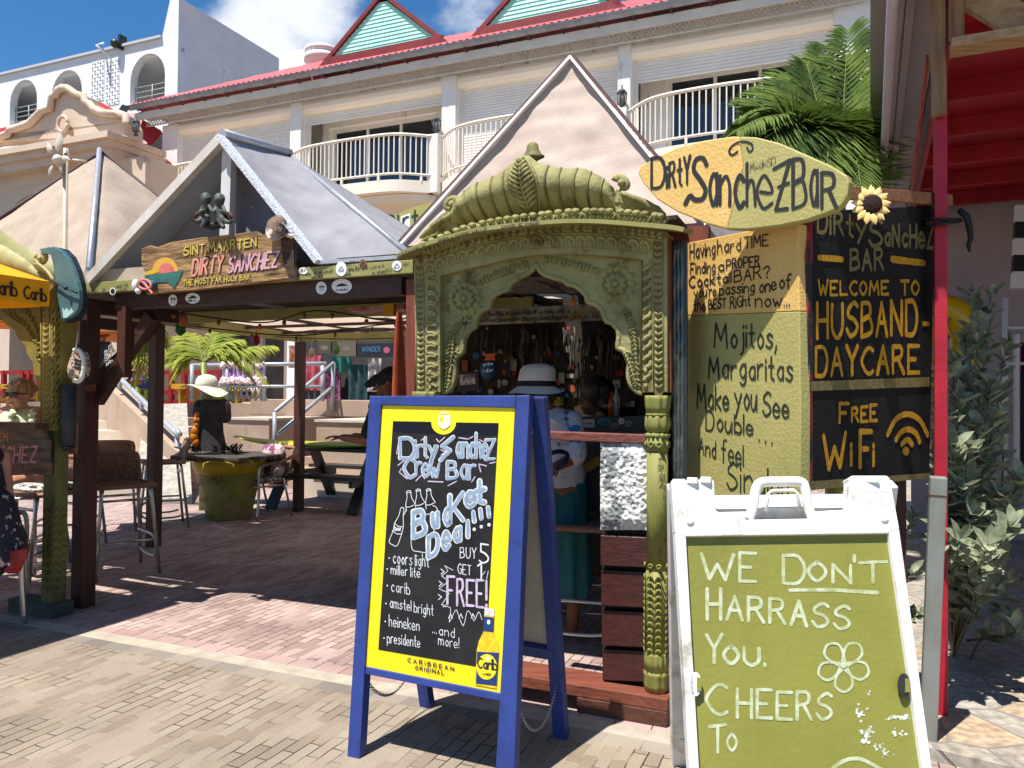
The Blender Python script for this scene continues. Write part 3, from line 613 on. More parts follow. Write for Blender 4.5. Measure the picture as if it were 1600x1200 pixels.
# writing and stickers on the fascia
PFf = shift(PF, .002); wr_ = MB()
def scrawl(mb, P, x0, y0, x1, y1, h, w, seed, off=.003):
    rr = random.Random(seed); n_ = max(3, int(abs(x1 - x0) / (h * .55))); ch = 'aemnorstuvwxclikhdJDTMBRKSE'
    for k in range(n_):
        t = k / n_
        if rr.random() < .14: continue
        xa, ya = lerp(x0, x1, t), lerp(y0, y1, t); text(mb, P, rr.choice(ch), (xa, ya), (xa + h * .5, lerp(y0, y1, t + 1 / n_)), h, w, off=off, jit=.6)
for k, (x0, y0, x1, y1, h) in enumerate([(133, 459, 165, 455, 5), (148, 465, 182, 455, 4), (176, 451, 200, 447, 4), (184, 457, 198, 454, 4), (478, 431, 520, 425, 5), (487, 436, 505, 433, 3.5), (545, 424, 575, 420, 4.5), (580, 429, 612, 424, 5), (578, 420, 600, 416, 3), (530, 432, 548, 430, 4), (628, 415, 640, 413, 4)]): scrawl(wr_, PF, x0, y0, x1, y1, h, .55, k)
text(wr_, PF, 'KATY', (541, 416), (554, 413), 6, .7); text(wr_, PF, 'WALT', (544, 424), (557, 421), 5, .7)
build('writing', wr_, ink, fas)
def oval(mb, P, cx, cy, rx, ry, off=.003, n=20, rot=0):
    return mb.poly([P(cx + rx * math.cos(t) * math.cos(rot) - ry * math.sin(t) * math.sin(rot), cy + rx * math.cos(t) * math.sin(rot) + ry * math.sin(t) * math.cos(rot), off) for t in [2 * math.pi * k / n for k in range(n)]])
PB = PL(Q(0, .02 - .046, 0), V)
for k, (P, cx, cy, rx, ry, kind) in enumerate([(PF, 533, 420, 8.5, 11.5, 'w'), (PF, 567, 412, 6, 7, 'd'), (PF, 620, 415, 7.5, 8, 'w'), (PF, 176, 455, 5, 6, 'p'), (PB, 270, 469, 7, 9, 't'), (PB, 301, 466, 11.5, 8.5, 'b'), (PB, 502, 450, 8.5, 10, 't'), (PB, 534, 447, 16, 11.5, 'b'), (PF, 474, 423, 7, 5.5, 'r')]):
    s_ = build('sticker', oval(MB(), P, cx, cy, rx, ry, .004), white if kind != 'd' else M('brown_sticker', S(120, 80, 50)), pg); d = MB()
    if kind == 'b':
        d.add([P(cx - rx * .6, cy + 1, .0055), P(cx + rx * .6, cy - .5, .0055), P(cx + rx * .4, cy - 2.5, .0055), P(cx, cy - 4.5, .0055), P(cx - rx * .4, cy - 2, .0055)], [(0, 1, 2, 3, 4)]); scrawl(d, P, cx - rx * .6, cy + ry * .65, cx + rx * .6, cy + ry * .6, 3, .5, k, .0055)
    elif kind == 't':
        for q in range(2): brush(d, P, [(cx - 2 + 4 * q, cy + 5), (cx - 1.5 + 4 * q, cy - 2)], .8, .0055); brush(d, P, [(cx - 4 + 4 * q, cy - 1), (cx - 1.5 + 4 * q, cy - 3.5), (cx + 1 + 4 * q, cy - 1)], 1.1, .0055)
    elif kind == 'p': oval(d, P, cx, cy, 3.4, 4.2, .0055); 
    elif kind == 'r': text(d, P, 'BJT', (470, 425), (481, 421), 4, .7, off=.0055)
    else: brush(d, P, [(cx - 4, cy + 3), (cx, cy - 3), (cx + 4, cy + 2)], .9, .0055); scrawl(d, P, cx - 4, cy + 5, cx + 4, cy + 4.4, 3, .4, k + 50, .0055)
    build('print', d, M('blue_print', S(40, 70, 130, .8)) if kind == 'w' else ink, s_)
# lower-level writing on the brace
PBr = PL(Q(.3, .016, 1.6), V); bw_ = MB()
for k, (x0, y0, x1, y1) in enumerate([(163, 553, 178, 540), (160, 562, 182, 545), (158, 570, 180, 553), (166, 573, 180, 562)]): scrawl(bw_, PBr, x0, y0, x1, y1, 6, .7, 90 + k)
solo('painted_writing', bw_, white, 'white scribbled names painted on the dark brace of the first pergola post', 'writing')
oj = MB(); oj.trace(PL(Q(0, -PS / 2, 0), V), [(133, 602), (149, 600.5), (149, 611), (134, 612)], .004, .006)
ob = solo('name_tag', oj, M('orange_tag', S(150, 70, 24, .7), S(110, 46, 16, .7), 30), 'small orange label tacked on the first dark brown pergola post', 'label')
# ----------------------------------------------------------------- canvas roofs
def wr3(p, amp, f=3.1, seed=0): 
    from mathutils import noise
    return noise.noise(p * f + Vector((seed, seed * 1.7, 0))) * amp + noise.noise(Vector((p.x * 3 + p.z * 2, p.y * 3, p.z * 11 + seed - p.x * 2))) * amp * .45 + noise.noise(Vector((p.x * 9 + p.z * 5, p.y * 9, p.z * 3 + seed))) * amp * .25
def tri(mb, A, B, C, n=18, amp=.02, sag=.05, seed=1):
    A, B, C = Vector(A), Vector(B), Vector(C); nn = (B - A).cross(C - A).normalized()
    def f(s_, t):
        p = A.lerp(B.lerp(C, t), s_); e = s_ * (1 - s_) * 4 * (t * (1 - t) * 4) ** .5 * .9
        return p + nn * (wr3(p, amp, 3.1, seed) * (.25 + e) - sag * e)
    return mb.grid(f, n, n)
def quad(mb, A, B, C, D, n=18, amp=.02, sag=.04, seed=1):
    A, B, C, D = map(Vector, (A, B, C, D)); nn = (C - A).cross(D - B).normalized()
    def f(s_, t):
        p = A.lerp(B, s_).lerp(D.lerp(C, s_), t); e = s_ * (1 - s_) * t * (1 - t) * 16
        return p + nn * (wr3(p, amp, 3.1, seed) * (.2 + e) - sag * e)
    return mb.grid(f, n, n)
greyf = fabric('grey_canvas', S(198, 197, 203, .52), S(180, 179, 186, .5), .05, .4)
alu = M('bare_aluminium', (.55, .56, .58, 1), (.42, .43, .46, 1), 14, .4, metal=.55)
gt = thing('canvas_roof', 'grey canvas gable roof with metal frame edges over the pergola, above the driftwood sign', 'canvas roof', Q(1.1, .2, fz1))
zt = PF(340, 212).z; ga = (PF(340, 212) - P1).dot(U)
A_ = Q(ga, -.03, zt); Br = at(453, 243, A_.y + .62); D_ = PF(500, 410); D_.z = fz1 + .02; C_ = PF(634, 396); C_ += V * .06; C_.z = fz1 + .03; L_ = PF(138, 440); L_.z = fz1 + .02
fb = MB(); quad(fb, A_ + V * .03, D_ + V * .03, C_, Br, 26, .04, .05, 3); Bk = Q(.3, 2.2, fz1); Bk2 = Q(2.5, 2.2, fz1)
tri(fb, Br, Bk2, Bk, 10); tri(fb, Br, C_, Bk2, 10); quad(fb, L_ + V * .04, A_ + V * .03, Br, Bk, 10)
build('roof_canvas', fb, greyf, gt)
rc = MB(); tri(rc, A_ + V * .22 - Z * .06, L_ + V * .2 + U * .12 - Z * .02, D_ + V * .2 - U * .05 - Z * .02, 26, .04, -.04, 5); build('gable_canvas', rc, fabric('shaded_gable_canvas', S(150, 144, 150, .7), S(128, 122, 128, .7), .04, .6), gt)  # same grey canvas in a darker tone, with the gable's shade put into it
fr = MB(); fr.bar(L_ + U * .02, A_, .06, .05, V); build('rake_bar', fr, M('grey_wood', (.52, .46, .38, 1), (.6, .58, .56, 1), 6, .6), gt)
fr = MB(); fr.bar(A_ - V * .02, D_, .03, .075, V)
rp_ = build('lace_edge', fr, M('white_lace', (.72, .74, .78, 1), (.36, .40, .48, 1), 90, .8, .9, 90), gt)
fr = MB(); fr.tube([A_ + Z * .03, Br + Z * .02], .028, 8); fr.tube([Br, C_], .016, 6); fr.bar(D_, C_, .03, .02); build('ridge_bar', fr, alu, gt)
kp = PF(343, 340); kp.z = fz1; build('king_post', MB().bar(kp + V * .06, A_ + V * .06 - Z * .02, .075, .05, V), M('grey_boards', (.5, .5, .5, 1), (.62, .62, .62, 1), 4, .6), gt)
build('base_board', MB().bar(Q(-.02, -.03, fz1 + .045), Q((PF(235, 430) - P1).dot(U), -.03, fz1 + .045), .03, .08), M('pale_board', S(214, 196, 176, .75), S(196, 176, 152, .75), 6, .7), gt)
# beige tent, left
bt = thing('canvas_roof', 'beige canvas pyramid roof with aluminium ridge pole behind the small white wind turbine', 'canvas roof', Q(-1.3, 1.2, 2.2))
beigeL = fabric('beige_tent_canvas', S(212, 192, 172, .66), S(198, 176, 156, .64), .08, .35, 6, 60)
ap = at(160, 240, Q(-1.28, 1.2, 0).y); cs = [Q(-.1, .1, fz1 + .02), Q(-2.6, .1, fz1 + .02), Q(-2.6, 2.35, fz1 + .02), Q(-.1, 2.35, fz1 + .02)]
fb = MB()
for i in range(4): tri(fb, ap, cs[i], cs[(i + 1) % 4], 30, .03, .06, i)
build('roof_canvas', fb, beigeL, bt)
build('ridge_pole', MB().tube([ap + Z * .03 - V * .03, cs[0] + Z * .02 - V * .03], .022, 8), alu, bt)
build('ridge_seam', MB().tube([ap + Z * .02, cs[3] + Z * .02], .02, 6).tube([ap + Z * .02, cs[1] + Z * .02], .018, 6), M('dark_hem', S(70, 45, 44, .7)), bt)
# cream tent over the bar
tt = thing('canvas_roof', 'tall cream canvas pyramid roof with dark red hems rising over the carved arch', 'canvas roof', Q(3.2, .85, 2.3))
creamf = fabric('cream_tent_canvas', S(241, 222, 206, .6), S(228, 202, 188, .58), .08, .35, 5, 90); 
ap = at(893, 94, Q(3.21, .88, 0).y); b0, b1 = Q(2.28, .3, 0), Q(4.12, .3, 0); b0.z = at(617, 391, b0.y).z; b1.z = b0.z
cs = [b0, b1, Q(4.12, 1.75, b0.z), Q(2.28, 1.75, b0.z)]; fb = MB()
for i in range(4): tri(fb, ap, cs[i], cs[(i + 1) % 4], 60 if i == 0 else 10, .035, .05, i + 2)
build('roof_canvas', fb, creamf, tt); hm = MB()
for i in range(2): hm.bar(ap - V * .02 + Z * .01, cs[i] - V * .02, .016, .03, V)
build('white_hem', hm, whitem, tt); hm = MB()
for i in range(2):
    d = (cs[i] - ap); q = d.cross(V).normalized(); q = -q if q.z < 0 else q; hm.bar(ap - V * .012 + q * .026, cs[i] - V * .012 + q * .026, .02, .018, V)
    rr = random.Random(i); e = Vector((1 if i == 0 else -1, 0, 0))
hm.bar(b0 - V * .02, b1 - V * .02, .02, .03); build('dark_red_hem', hm, M('dark_red_hem', S(96, 42, 48, .7), S(60, 30, 34, .7), 20), tt)
st = MB()
nn = (cs[0] - ap).cross(cs[1] - ap).normalized(); nn = nn if nn.dot(-V) > 0 else -nn
# ================================================================= TERRACE, STAIRS AND RAILS
ter = M('beige_plaster', S(196, 172, 150, .78), S(178, 152, 130, .78), 1.6, .9, .15, 30, dirt=(S(140, 118, 98, .7), 3.5, .62))
tert = M('pale_terrace_top', S(222, 206, 186, .8), S(206, 188, 168, .8), 2, .9)
LWp = gnd(590, 775); LP = PL(LWp, V)
def TB(a, v, z): return LWp + U * a + V * v + Z * z
ta = lambda x: (LP(x, 700) - LWp).dot(U)
zl = LP(500, 659).z; zu = 1.27
tr = MB(); c_ = MB()
def tbox(mb, a0, a1, v0, v1, z0, z1): return mb.box(TB((a0 + a1) / 2, (v0 + v1) / 2, (z0 + z1) / 2), a1 - a0, v1 - v0, z1 - z0)
a0, a1, a2, a3 = ta(355), ta(420), ta(494), ta(760)
tbox(tr, a0, a1, 0, 1.7, 0, zl); tbox(tr, a2, a3, 0, 1.7, 0, zl); tbox(tr, a0, a2, 1.7, 2.1, 0, zu); tbox(tr, a2, a3, 1.7, 8.5, 0, zu); tbox(tr, -9.0, ta(300) - .2, 4.2, 8.5, 0, zu - .01); tbox(tr, ta(300) - .2, a2, 2.1, 8.5, 0, zu - .005)
for k in range(6): tbox(tr, a1, a2, .15 + .26 * k, 1.7, zl / 7 * k, zl / 7 * (k + 1))
struct('terrace', tr, ter)
tp = MB(); tbox(tp, a0 - .02, a1 + .02, -.03, 1.7, zl, zl + .035); tbox(tp, a2 - .02, a3, -.03, 1.7, zl, zl + .035); tbox(tp, a0 - .02, a3, 1.66, 2.1, zu, zu + .03)
struct('terrace_coping', tp, tert)
tl = MB(); tbox(tl, a2, a3, -.42, -.01, 0, .28); struct('terrace_step', tl, tert)
pw_ = MB(); q0 = at(296, 625, TB(0, 1.9, 0).y + .9); 
solo('planter_wall', tbox(MB(), ta(300) - .1, a2 + .1, 1.45, 1.9, zl + .036, zu + .11), ter, 'low beige plastered wall below the grey rails behind the flower pot', 'wall', bevel=.01)
# ramp
rm = [at(300, 778, 10.2), at(214, 780, 10.2), at(222, 632, 14.6), at(292, 630, 14.6)]; struct('ramp', MB().slab(rm, .5, Z), M('rough_concrete', S(196, 190, 176, .75), S(160, 152, 140, .7), 9, .95, .8, 25))
# stair flight at the left with sloping parapet
st_ = MB()
for k in range(8):
    d0 = 11.0 + .46 * k; z = .16 * (k + 1); xr = at(232 - 9.5 * k, 700, d0).x; xl = at(-30, 700, d0).x
    st_.box(Vector(((xl + xr) / 2, d0 + 2, z - .09)), xr - xl, 4 - .3 * k, .18, (Vector((1, 0, 0)), Vector((0, 1, 0)), Z))
struct('stairs', st_, tert)
wp_ = [at(151, 588, 14.6), at(276, 706, 11.4)]; wp_ += [Vector((wp_[1].x, wp_[1].y, 0)), Vector((wp_[0].x, wp_[0].y, 0))]
nw = (wp_[1] - wp_[0]).cross(wp_[2] - wp_[1]).normalized(); nw = nw if nw.dot(CAM - wp_[0]) > 0 else -nw
solo('stair_parapet', MB().slab(wp_, .32, nw), ter, 'sloping beige parapet wall beside the stairs at the left', 'wall')
galv = M('galvanised_rail', (.40, .42, .45, 1), (.32, .34, .37, 1), 4, .45, metal=.2)
hr = thing('handrail', 'grey pipe handrail descending along the sloping stair parapet at the left', 'handrail', at(275, 764, 11.6))
build('rail', MB().tube(cat([at(161, 590, 14.4), at(162, 580, 14.4), at(168, 575, 14.3), at(178, 582, 14), at(270, 672, 11.7), at(277, 673, 11.6)], 4), .045, 8), galv, hr)
for x, y, y2, d in ((187, 592, 608, 13.7), (221, 626, 640, 12.8), (277, 672, 764, 11.6)): build('baluster', MB().tube([at(x, y, d), at(x, y2, d)], .04, 8), galv, hr)
hr = thing('handrail', 'grey pipe double handrail rising beside the short steps behind the pergola', 'handrail', at(429, 712, 11.2))
r1 = MB()
for (xa, ya), (xb, yb) in (((429, 644), (521, 567)), ((432, 681), (520, 604))): r1.tube([at(xa, ya, 11.2), at(xb, yb, 13.2)], .03, 8)
build('rail', r1, galv, hr); build('baluster', MB().tube([at(429, 644, 11.2), at(429, 714, 11.2)], .03, 8), galv, hr); build('baluster', MB().tube([at(521, 567, 13.2), at(519, 642, 13.2)], .034, 8), galv, hr)
hr = thing('handrail', 'grey pipe railing with two rails along the upper terrace behind the flower sign', 'handrail', at(300, 625, 13))
r1 = MB().tube([at(299, 571, 13.3), at(510, 568, 13.0)], .034, 8).tube([at(300, 603, 13.3), at(504, 604, 13.0)], .026, 8)
build('rail', r1, galv, hr)
for x in (300, 355, 412, 504): build('baluster', MB().tube([at(x, 570, 13.2), at(x, 627, 13.2)], .036, 8), galv, hr)
bx = MB()
for k in range(7): x = 355 + k * 9; bx.tube([at(x, 603, 13.25), at(x + 8, 626, 13.25)], .016, 5).tube([at(x + 8, 603, 13.27), at(x, 626, 13.27)], .016, 5)
build('cross_brace', bx, galv, hr)
# flower-shop sign on the rail
FPl = PL(at(380, 583, 13.05), V); fsn = thing('shop_sign', 'white board with purple LOLA FLOWERS lettering and a ruffled pink edge on the railing', 'sign', at(380, 596, 13.05))
build('board', MB().trace(FPl, [(347, 570), (412, 570), (412, 596), (347, 596)], .03), M('pale_blue_board', S(190, 205, 222, .8), S(214, 200, 214, .8), 9), fsn)
le = MB(); text(le, FPl, 'LOLA', (353, 590), (370, 590), 13, 2.4, jit=.1); text(le, FPl, 'FLOWERS', (377, 590), (410, 589), 13, 2.2, jit=.1, gap=2); build('lettering', le, M('purple_paint', S(160, 62, 160, .8)), fsn)
rf = MB(); rr = random.Random(3)
for k in range(110):
    x = rr.uniform(345, 414); y = rr.choice((rr.uniform(566, 573), rr.uniform(592, 599))); p = FPl(x, y, .02); rf.ball(p, rr.uniform(.03, .05), 4)
build('flower_edging', rf, M('pink_petals', S(236, 196, 206, .85), S(246, 232, 226, .85), 12), fsn)
# red fence and bright slatted seats on the upper terrace
redp = M('red_fence_paint', S(168, 24, 34, .75), S(140, 18, 28, .75), 3, .6); yel = M('yellow_seat_paint', S(226, 168, 20, .75), S(205, 150, 18, .75), 3, .6); lime = M('lime_seat_paint', S(150, 176, 34, .75), S(132, 160, 30, .75), 3, .6)
RFp = PL(at(300, 628, 15.6), V)
def fence(x0, x1, xs_, label, ys=(582, 613, 628)):
    p = RFp((x0 + x1) / 2, 628); t = thing('fence', label, 'fence', p); rl = MB()
    for y in ys: rl.bar(RFp(x0, y), RFp(x1, y - .008 * (x1 - x0)), .05, .09)
    build('rail', rl, redp, t)
    for x in xs_: q = MB().bar(RFp(x, 629), RFp(x + .4, 579), .09, .09, V); build('fence_post', q, redp, t)
fence(180, 348, (205, 232, 268, 288, 318, 345), 'red painted post and rail fence on the terrace behind the palm', (583, 614, 629))
fence(2, 62, (6, 36, 46, 60), 'short red fence behind the seated woman at the far left', (582, 614, 627))
def seat(x0, x1, y0, y1, mat, label):
    P = shift(RFp, .35); t = thing('slatted_seat', label, 'seat', P((x0 + x1) / 2, y1), 'bright slatted seats on the terrace')
    b = MB(); b.bar(P(x0, y0 + 2), P(x1, y0 + 2), .5, .1); b.bar(P(x0, (y0 + y1) / 2 + 3), P(x1, (y0 + y1) / 2 + 3), .06, .08); build('seat_top', b, mat, t)
    for x in (x0 + 1.5, x1 - 1.5): build('leg', MB().bar(P(x, y0 + 3), P(x, y1), .08, .1, V), mat, t)
seat(-6, 16, 602, 640, yel, 'yellow slatted seat cut by the left picture edge'); seat(18, 62, 602, 634, yel, 'yellow slatted bench behind the seated woman in sunglasses')
seat(219, 232, 602, 632, lime, 'lime green seat beneath the woman in blue shorts'); seat(283, 305, 602, 632, yel, 'yellow slatted seat just right of the second pergola post'); seat(330, 368, 605, 630, lime, 'lime green seat behind the hatted mannequin'); seat(372, 400, 605, 630, yel, 'yellow slatted seat under the flower shop sign')
# shop at the back right: clothes, boards
SHp = PL(at(520, 640, 14.2), V)
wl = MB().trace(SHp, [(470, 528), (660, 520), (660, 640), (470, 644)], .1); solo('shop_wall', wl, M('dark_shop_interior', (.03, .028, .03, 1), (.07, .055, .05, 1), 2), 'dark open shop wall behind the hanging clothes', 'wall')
P = shift(SHp, .15)
def cloth(x0, x1, y0, y1, mat, label, catn='clothes'):
    def f(s_, t): q = P(lerp(x0, x1, s_) + math.sin(t * 3) * 1.2, lerp(y0, y1, t)); return q - V * (.05 * math.sin(s_ * 14 + t) + .06)
    o = MB().grid(f, 16, 8); o2 = MB().grid(lambda s_, t: f(s_, t) + V * .025, 16, 8); k = len(o.v); o.add(o2.v, [q[::-1] for q in o2.f], True)
    return solo('hanging_cloth', o, mat, label, catn, 'clothes hanging in the back shop')
cloth(480, 506, 555, 610, M('pink_print', S(226, 120, 130, .75), S(160, 50, 66, .7), 7), 'pink patterned beach towel hanging in the shop doorway'); cloth(508, 536, 572, 640, M('purple_print', S(120, 40, 90, .6), S(190, 130, 160, .6), 24, lo=.5, hi=.6), 'purple speckled dress hanging right of the grey rails')
cloth(520, 552, 558, 582, M('sea_green_cloth', S(40, 140, 120, .7), S(30, 120, 100, .7), 5), 'sea green top hanging above the purple dress'); cloth(548, 578, 570, 640, M('teal_fringe', S(54, 104, 104, .6), S(34, 60, 70, .6), 18), 'teal fringed wraps hanging in the dark shop')
cloth(578, 600, 560, 612, M('white_lace_top', (.7, .68, .64, 1), (.35, .3, .28, 1), 8, lo=.45, hi=.5), 'white lace top hanging right of the teal wraps'); cloth(455, 476, 540, 575, M('tan_goods', S(150, 90, 60), S(210, 170, 140), 20), 'tan straw goods hanging beside the third pergola post')
for k, (x0, x1, y0, y1, c_, lab) in enumerate([(497, 517, 535, 552, S(96, 84, 66, .6), 'small framed picture board over the shop doorway'), (526, 556, 534, 556, S(120, 108, 88, .6), 'wide painted landscape board over the shop doorway'), (558, 616, 537, 558, S(22, 26, 38, .6), 'dark blue painted surfboard sign over the shop')]):
    t = thing('painted_board', lab, 'sign', P(x0, y1, .2), 'boards over the back shop'); build('board', MB().trace(P, [(x0, y0), (x1, y0 - 1), (x1 + (3 if k == 2 else 0), (y0 + y1) / 2), (x1, y1), (x0, y1)], .04, .2), M('board_frame_%s' % 'abc'[k], c_, rough=.6), t)
    d = MB(); (text(d, P, 'WONDER', (566, 549), (594, 549), 7, 1, off=.205) if k == 2 else oval(d, P, (x0 + x1) / 2, (y0 + y1) / 2, 6, 4, .203)); build('picture', d, M('board_blue', S(70, 120, 160, .7)) if k == 2 else M('board_sky', S(150, 140, 110, .5)), t)
dt = MB(); oval(dt, P, 604, 547, 5, 5, .206); solo('sticker', dt, M('pink_sticker', S(190, 90, 120, .7)), 'round pink sticker on the dark blue surfboard sign over the shop', 'sticker')
# ================================================================= CARVED ARCH
PA = PL(gnd(1028, 1120), V)
def petal(mb, P, x, y, dx, dy, w, off, h, n=5):
    """raised almond leaf from (x,y) along (dx,dy), w pixels wide, standing h proud"""
    ln = math.hypot(dx, dy); nx, ny = -dy / ln, dx / ln; L_, R_, C_ = [], [], []
    for k in range(n + 1):
        t = k / n; hw = w / 2 * math.sin(math.pi * (t ** .8)) if 0 < k < n else 0
        L_.append(P(x + dx * t + nx * hw, y + dy * t + ny * hw, off)); R_.append(P(x + dx * t - nx * hw, y + dy * t - ny * hw, off))
        C_.append(P(x + dx * t, y + dy * t, off + h * (.35 + .65 * math.sin(math.pi * min(1, t * 1.1 + .05)))))
    k = n + 1
    return mb.add(L_ + C_ + R_, [(i, i + 1, k + i + 1, k + i) for i in range(n)] + [(k + i, k + i + 1, 2 * k + i + 1, 2 * k + i) for i in range(n)], True)
def cord(mb, P, pts, r, off=.0, sm=4, n=6):
    q = cat(pts, sm) if sm else pts; return mb.tube([P(x, y, off) for x, y in q], r, n)
arch = thing('carved_archway', 'tall olive green carved wooden archway with domed crest and scalloped opening at the bar entrance', 'archway', PA(850, 1100))
LO = [(838, 411), (832, 421), (822.5, 428.5), (808, 435.6), (797, 443), (793, 452), (782, 456), (771.4, 462), (766, 470), (764, 480), (753.6, 484), (745, 492.6), (742.5, 502), (741.8, 511), (731, 518.5), (724.5, 529), (722.8, 540), (722.5, 550), (713.5, 558), (711, 571), (710.5, 587.6), (707, 602), (701, 610), (692, 614)]
RO = [(838, 411), (844, 424), (856, 431), (870, 435.5), (882, 439), (887, 444), (899, 446.5), (910, 455), (917, 464), (918, 471), (929, 475), (940, 483), (944.5, 495), (948, 502), (956, 504.5), (965, 515), (967, 528), (965.5, 543), (973, 547), (980.5, 557), (983, 571), (982, 587.6), (986.4, 602), (995, 611), (1004, 615)]
PT = [(687, 431), (725, 421), (764, 412), (800, 404), (838, 398), (872, 397), (907, 397), (955, 400), (1004, 406)]
m_ = MB().trace(PA, PT[:5] + LO + [(687, 614)], .045, .012); build('spandrel', m_, greenc, arch)
m_ = MB().trace(PA, RO[::-1] + PT[4:] + [(1004, 615)], .045, .012); build('spandrel', m_, greenc, arch)
rim = MB()
for o_ in (LO, RO):
    cord(rim, PA, [(x, y) for x, y in o_], .013, .008, 3, 8)
cord(rim, PA, [(690, 612), (690, 432), (764, 414), (838, 400), (907, 399), (1002, 408), (1002, 612)], .007, .012, 0)
build('opening_moulding', rim, greenc, arch)
UP = [(646, 399), (706, 373), (764, 359), (833, 349), (907, 348), (994, 355), (1042, 362)]
fr = MB().trace(PA, [(646, 399)] + UP[1:] + [(1043, 613), (1004, 613), (1004, 406)] + PT[::-1][1:-1] + [(687, 431), (688, 613), (650, 614)], .15, .055)
build('frame', fr, greenc, arch, bevel=.003)
ow = MB().trace(PA, [(1043, 372), (1047, 372), (1049, 613), (1043, 613)], .2, .03); build('side_strip', ow, redbrown, arch)
# carved bands
cv = MB(); o = .056
for cx0, cx1, y0, y1 in ((656, 657.5, 420, 611), (1028, 1029, 382, 610)):
    n_ = 22
    for k in range(n_):
        t = k / n_; x, y = lerp(cx0, cx1, t), lerp(y0, y1, t) + 8
        for sg in (-1, 1): petal(cv, PA, x, y, sg * 5.5 * (1.25 if cx0 > 900 else 1), -8, 5.6, o, .011)
    hw = 7.5 if cx0 > 900 else 6
    for sg in (-1, 1): cord(cv, PA, [(cx0 + sg * hw, y0 - 4), (cx1 + sg * hw, y1)], .004, o, 0)
for k in range(11):
    y = 428 + k * 16.2; cord(cv, PA, [(682, y), (671, y - 1), (667, y + 5), (669, y + 11), (676, y + 11), (683, y + 15)], .0085, o, 4)
for k in range(12):
    y = 424 + k * 15.6; cord(cv, PA, [(1005, y), (1009, y - 5), (1015, y - 9), (1016, y - 17)], [.004, .008, .0095, .0095, .010, .011, .011, .011, .010, .010, .008, .006, .004], o, 4)
for x, y in ((674, 578), (1011, 575)): 
    for q in range(3): cord(cv, PA, [(x - 2, y + q * 12), (x - 2, y + q * 12 + 10)], .009, o + .002, 0)
arcU = cat([(652, 407), (706, 386), (764, 370), (833, 359), (907, 356), (994, 362), (1034, 368)], 12); arcL = cat([(672, 420), (706, 405), (764, 391), (833, 379), (907, 377), (960, 380), (1012, 386)], 12)
def along(path, step):
    out = [path[0]]; acc = 0
    for p, q in zip(path, path[1:]):
        acc += math.hypot(q[0] - p[0], q[1] - p[1])
        if acc >= step: out.append(q); acc -= step
    return out
for i, (x, y) in enumerate(along(arcU, 11)):
    sg = 1 if x < 835 else -1
    for u_ in (-1, 1): petal(cv, PA, x + sg * 4, y, -sg * 10, u_ * 6.5 + (2.5 if x < 760 else 0), 7, o, .011)
for i, (x, y) in enumerate(along(arcL, 17)):
    sg = 1 if x < 835 else -1
    cord(cv, PA, [(x - sg * 6, y + 8), (x - sg * 7, y - 2), (x, y - 8), (x + sg * 6, y - 4), (x + sg * 4, y + 6)], [.004, .007, .009, .010, .0105, .011, .011, .011, .0105, .0105, .010, .009, .008, .007, .006, .005, .004], o, 4); petal(cv, PA, x - sg * 3, y + 6, sg * 3, -10, 6, o, .01)
for pth, r_ in ((arcU, 8.5), (arcL, 10.5)): cord(cv, PA, [(x, y + r_) for x, y in pth[::4]], .0045, o, 0)
build('carved_band', cv, greenc, arch)
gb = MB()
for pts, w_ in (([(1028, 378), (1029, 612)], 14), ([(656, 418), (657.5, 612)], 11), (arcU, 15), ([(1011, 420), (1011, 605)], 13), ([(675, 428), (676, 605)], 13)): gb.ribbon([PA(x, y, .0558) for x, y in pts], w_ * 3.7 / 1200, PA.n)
build('band_ground', gb, M('brown_wood_recess_shade', S(150, 124, 78, .7), S(112, 92, 52, .65), 14, .75, .3, 60), arch)  # bare brown wood of the braid, repeated in all bands to paint dark recesses
# rosettes and acanthus on the spandrels
def rosette(cx, cy, r):
    b = MB(); o2 = .013
    for k in range(13): a = 2 * math.pi * k / 13; petal(b, PA, cx + r * .5 * math.cos(a), cy + r * .5 * math.sin(a), r * .56 * math.cos(a), r * .56 * math.sin(a), r * .46, o2, .02)
    for k in range(9): a = 2 * math.pi * k / 9 + .2; petal(b, PA, cx + r * .12 * math.cos(a), cy + r * .12 * math.sin(a), r * .5 * math.cos(a), r * .5 * math.sin(a), r * .36, o2 + .008, .02)
    b.ball(PA(cx, cy, o2 + .008), .018, 8); return b
build('rosette', rosette(725, 466, 29), greenc, arch); build('rosette', rosette(961.5, 443, 32), greenc, arch)
ac = MB(); rr = random.Random(11)
stems = [([(722, 500), (708, 520), (704, 548), (700, 580), (696, 606)], 1), ([(972, 478), (984, 500), (990, 530), (993, 565), (997, 604)], -1), ([(744, 445), (768, 432), (792, 422), (822, 412)], 1), ([(940, 428), (915, 418), (885, 410), (852, 406)], -1), ([(975, 545), (986, 570), (992, 600)], 1), ([(716, 545), (703, 572), (699, 600)], -1)]
for pts, sg in stems:
    cord(ac, PA, pts, .006, .014, 5); q = cat(pts, 5)
    for i in range(1, len(q) - 1):
        dx, dy = q[i + 1][0] - q[i - 1][0], q[i + 1][1] - q[i - 1][1]; l_ = math.hypot(dx, dy); dx /= l_; dy /= l_
        for s2 in (-1, 1):
            ln = rr.uniform(8, 13); petal(ac, PA, q[i][0], q[i][1], dx * ln * .75 - dy * s2 * ln * .6, dy * ln * .75 + dx * s2 * ln * .6, rr.uniform(3.8, 5.6), .013, .018)
    e = q[-1]; ac.tube([PA(e[0] + 4 * math.cos(t) * (1 - t / 9), e[1] + 4 * math.sin(t) * (1 - t / 9), .016) for t in [k * .7 for k in range(10)]], .005, 5)
build('carved_foliage', ac, greenc, arch)
gw = MB()
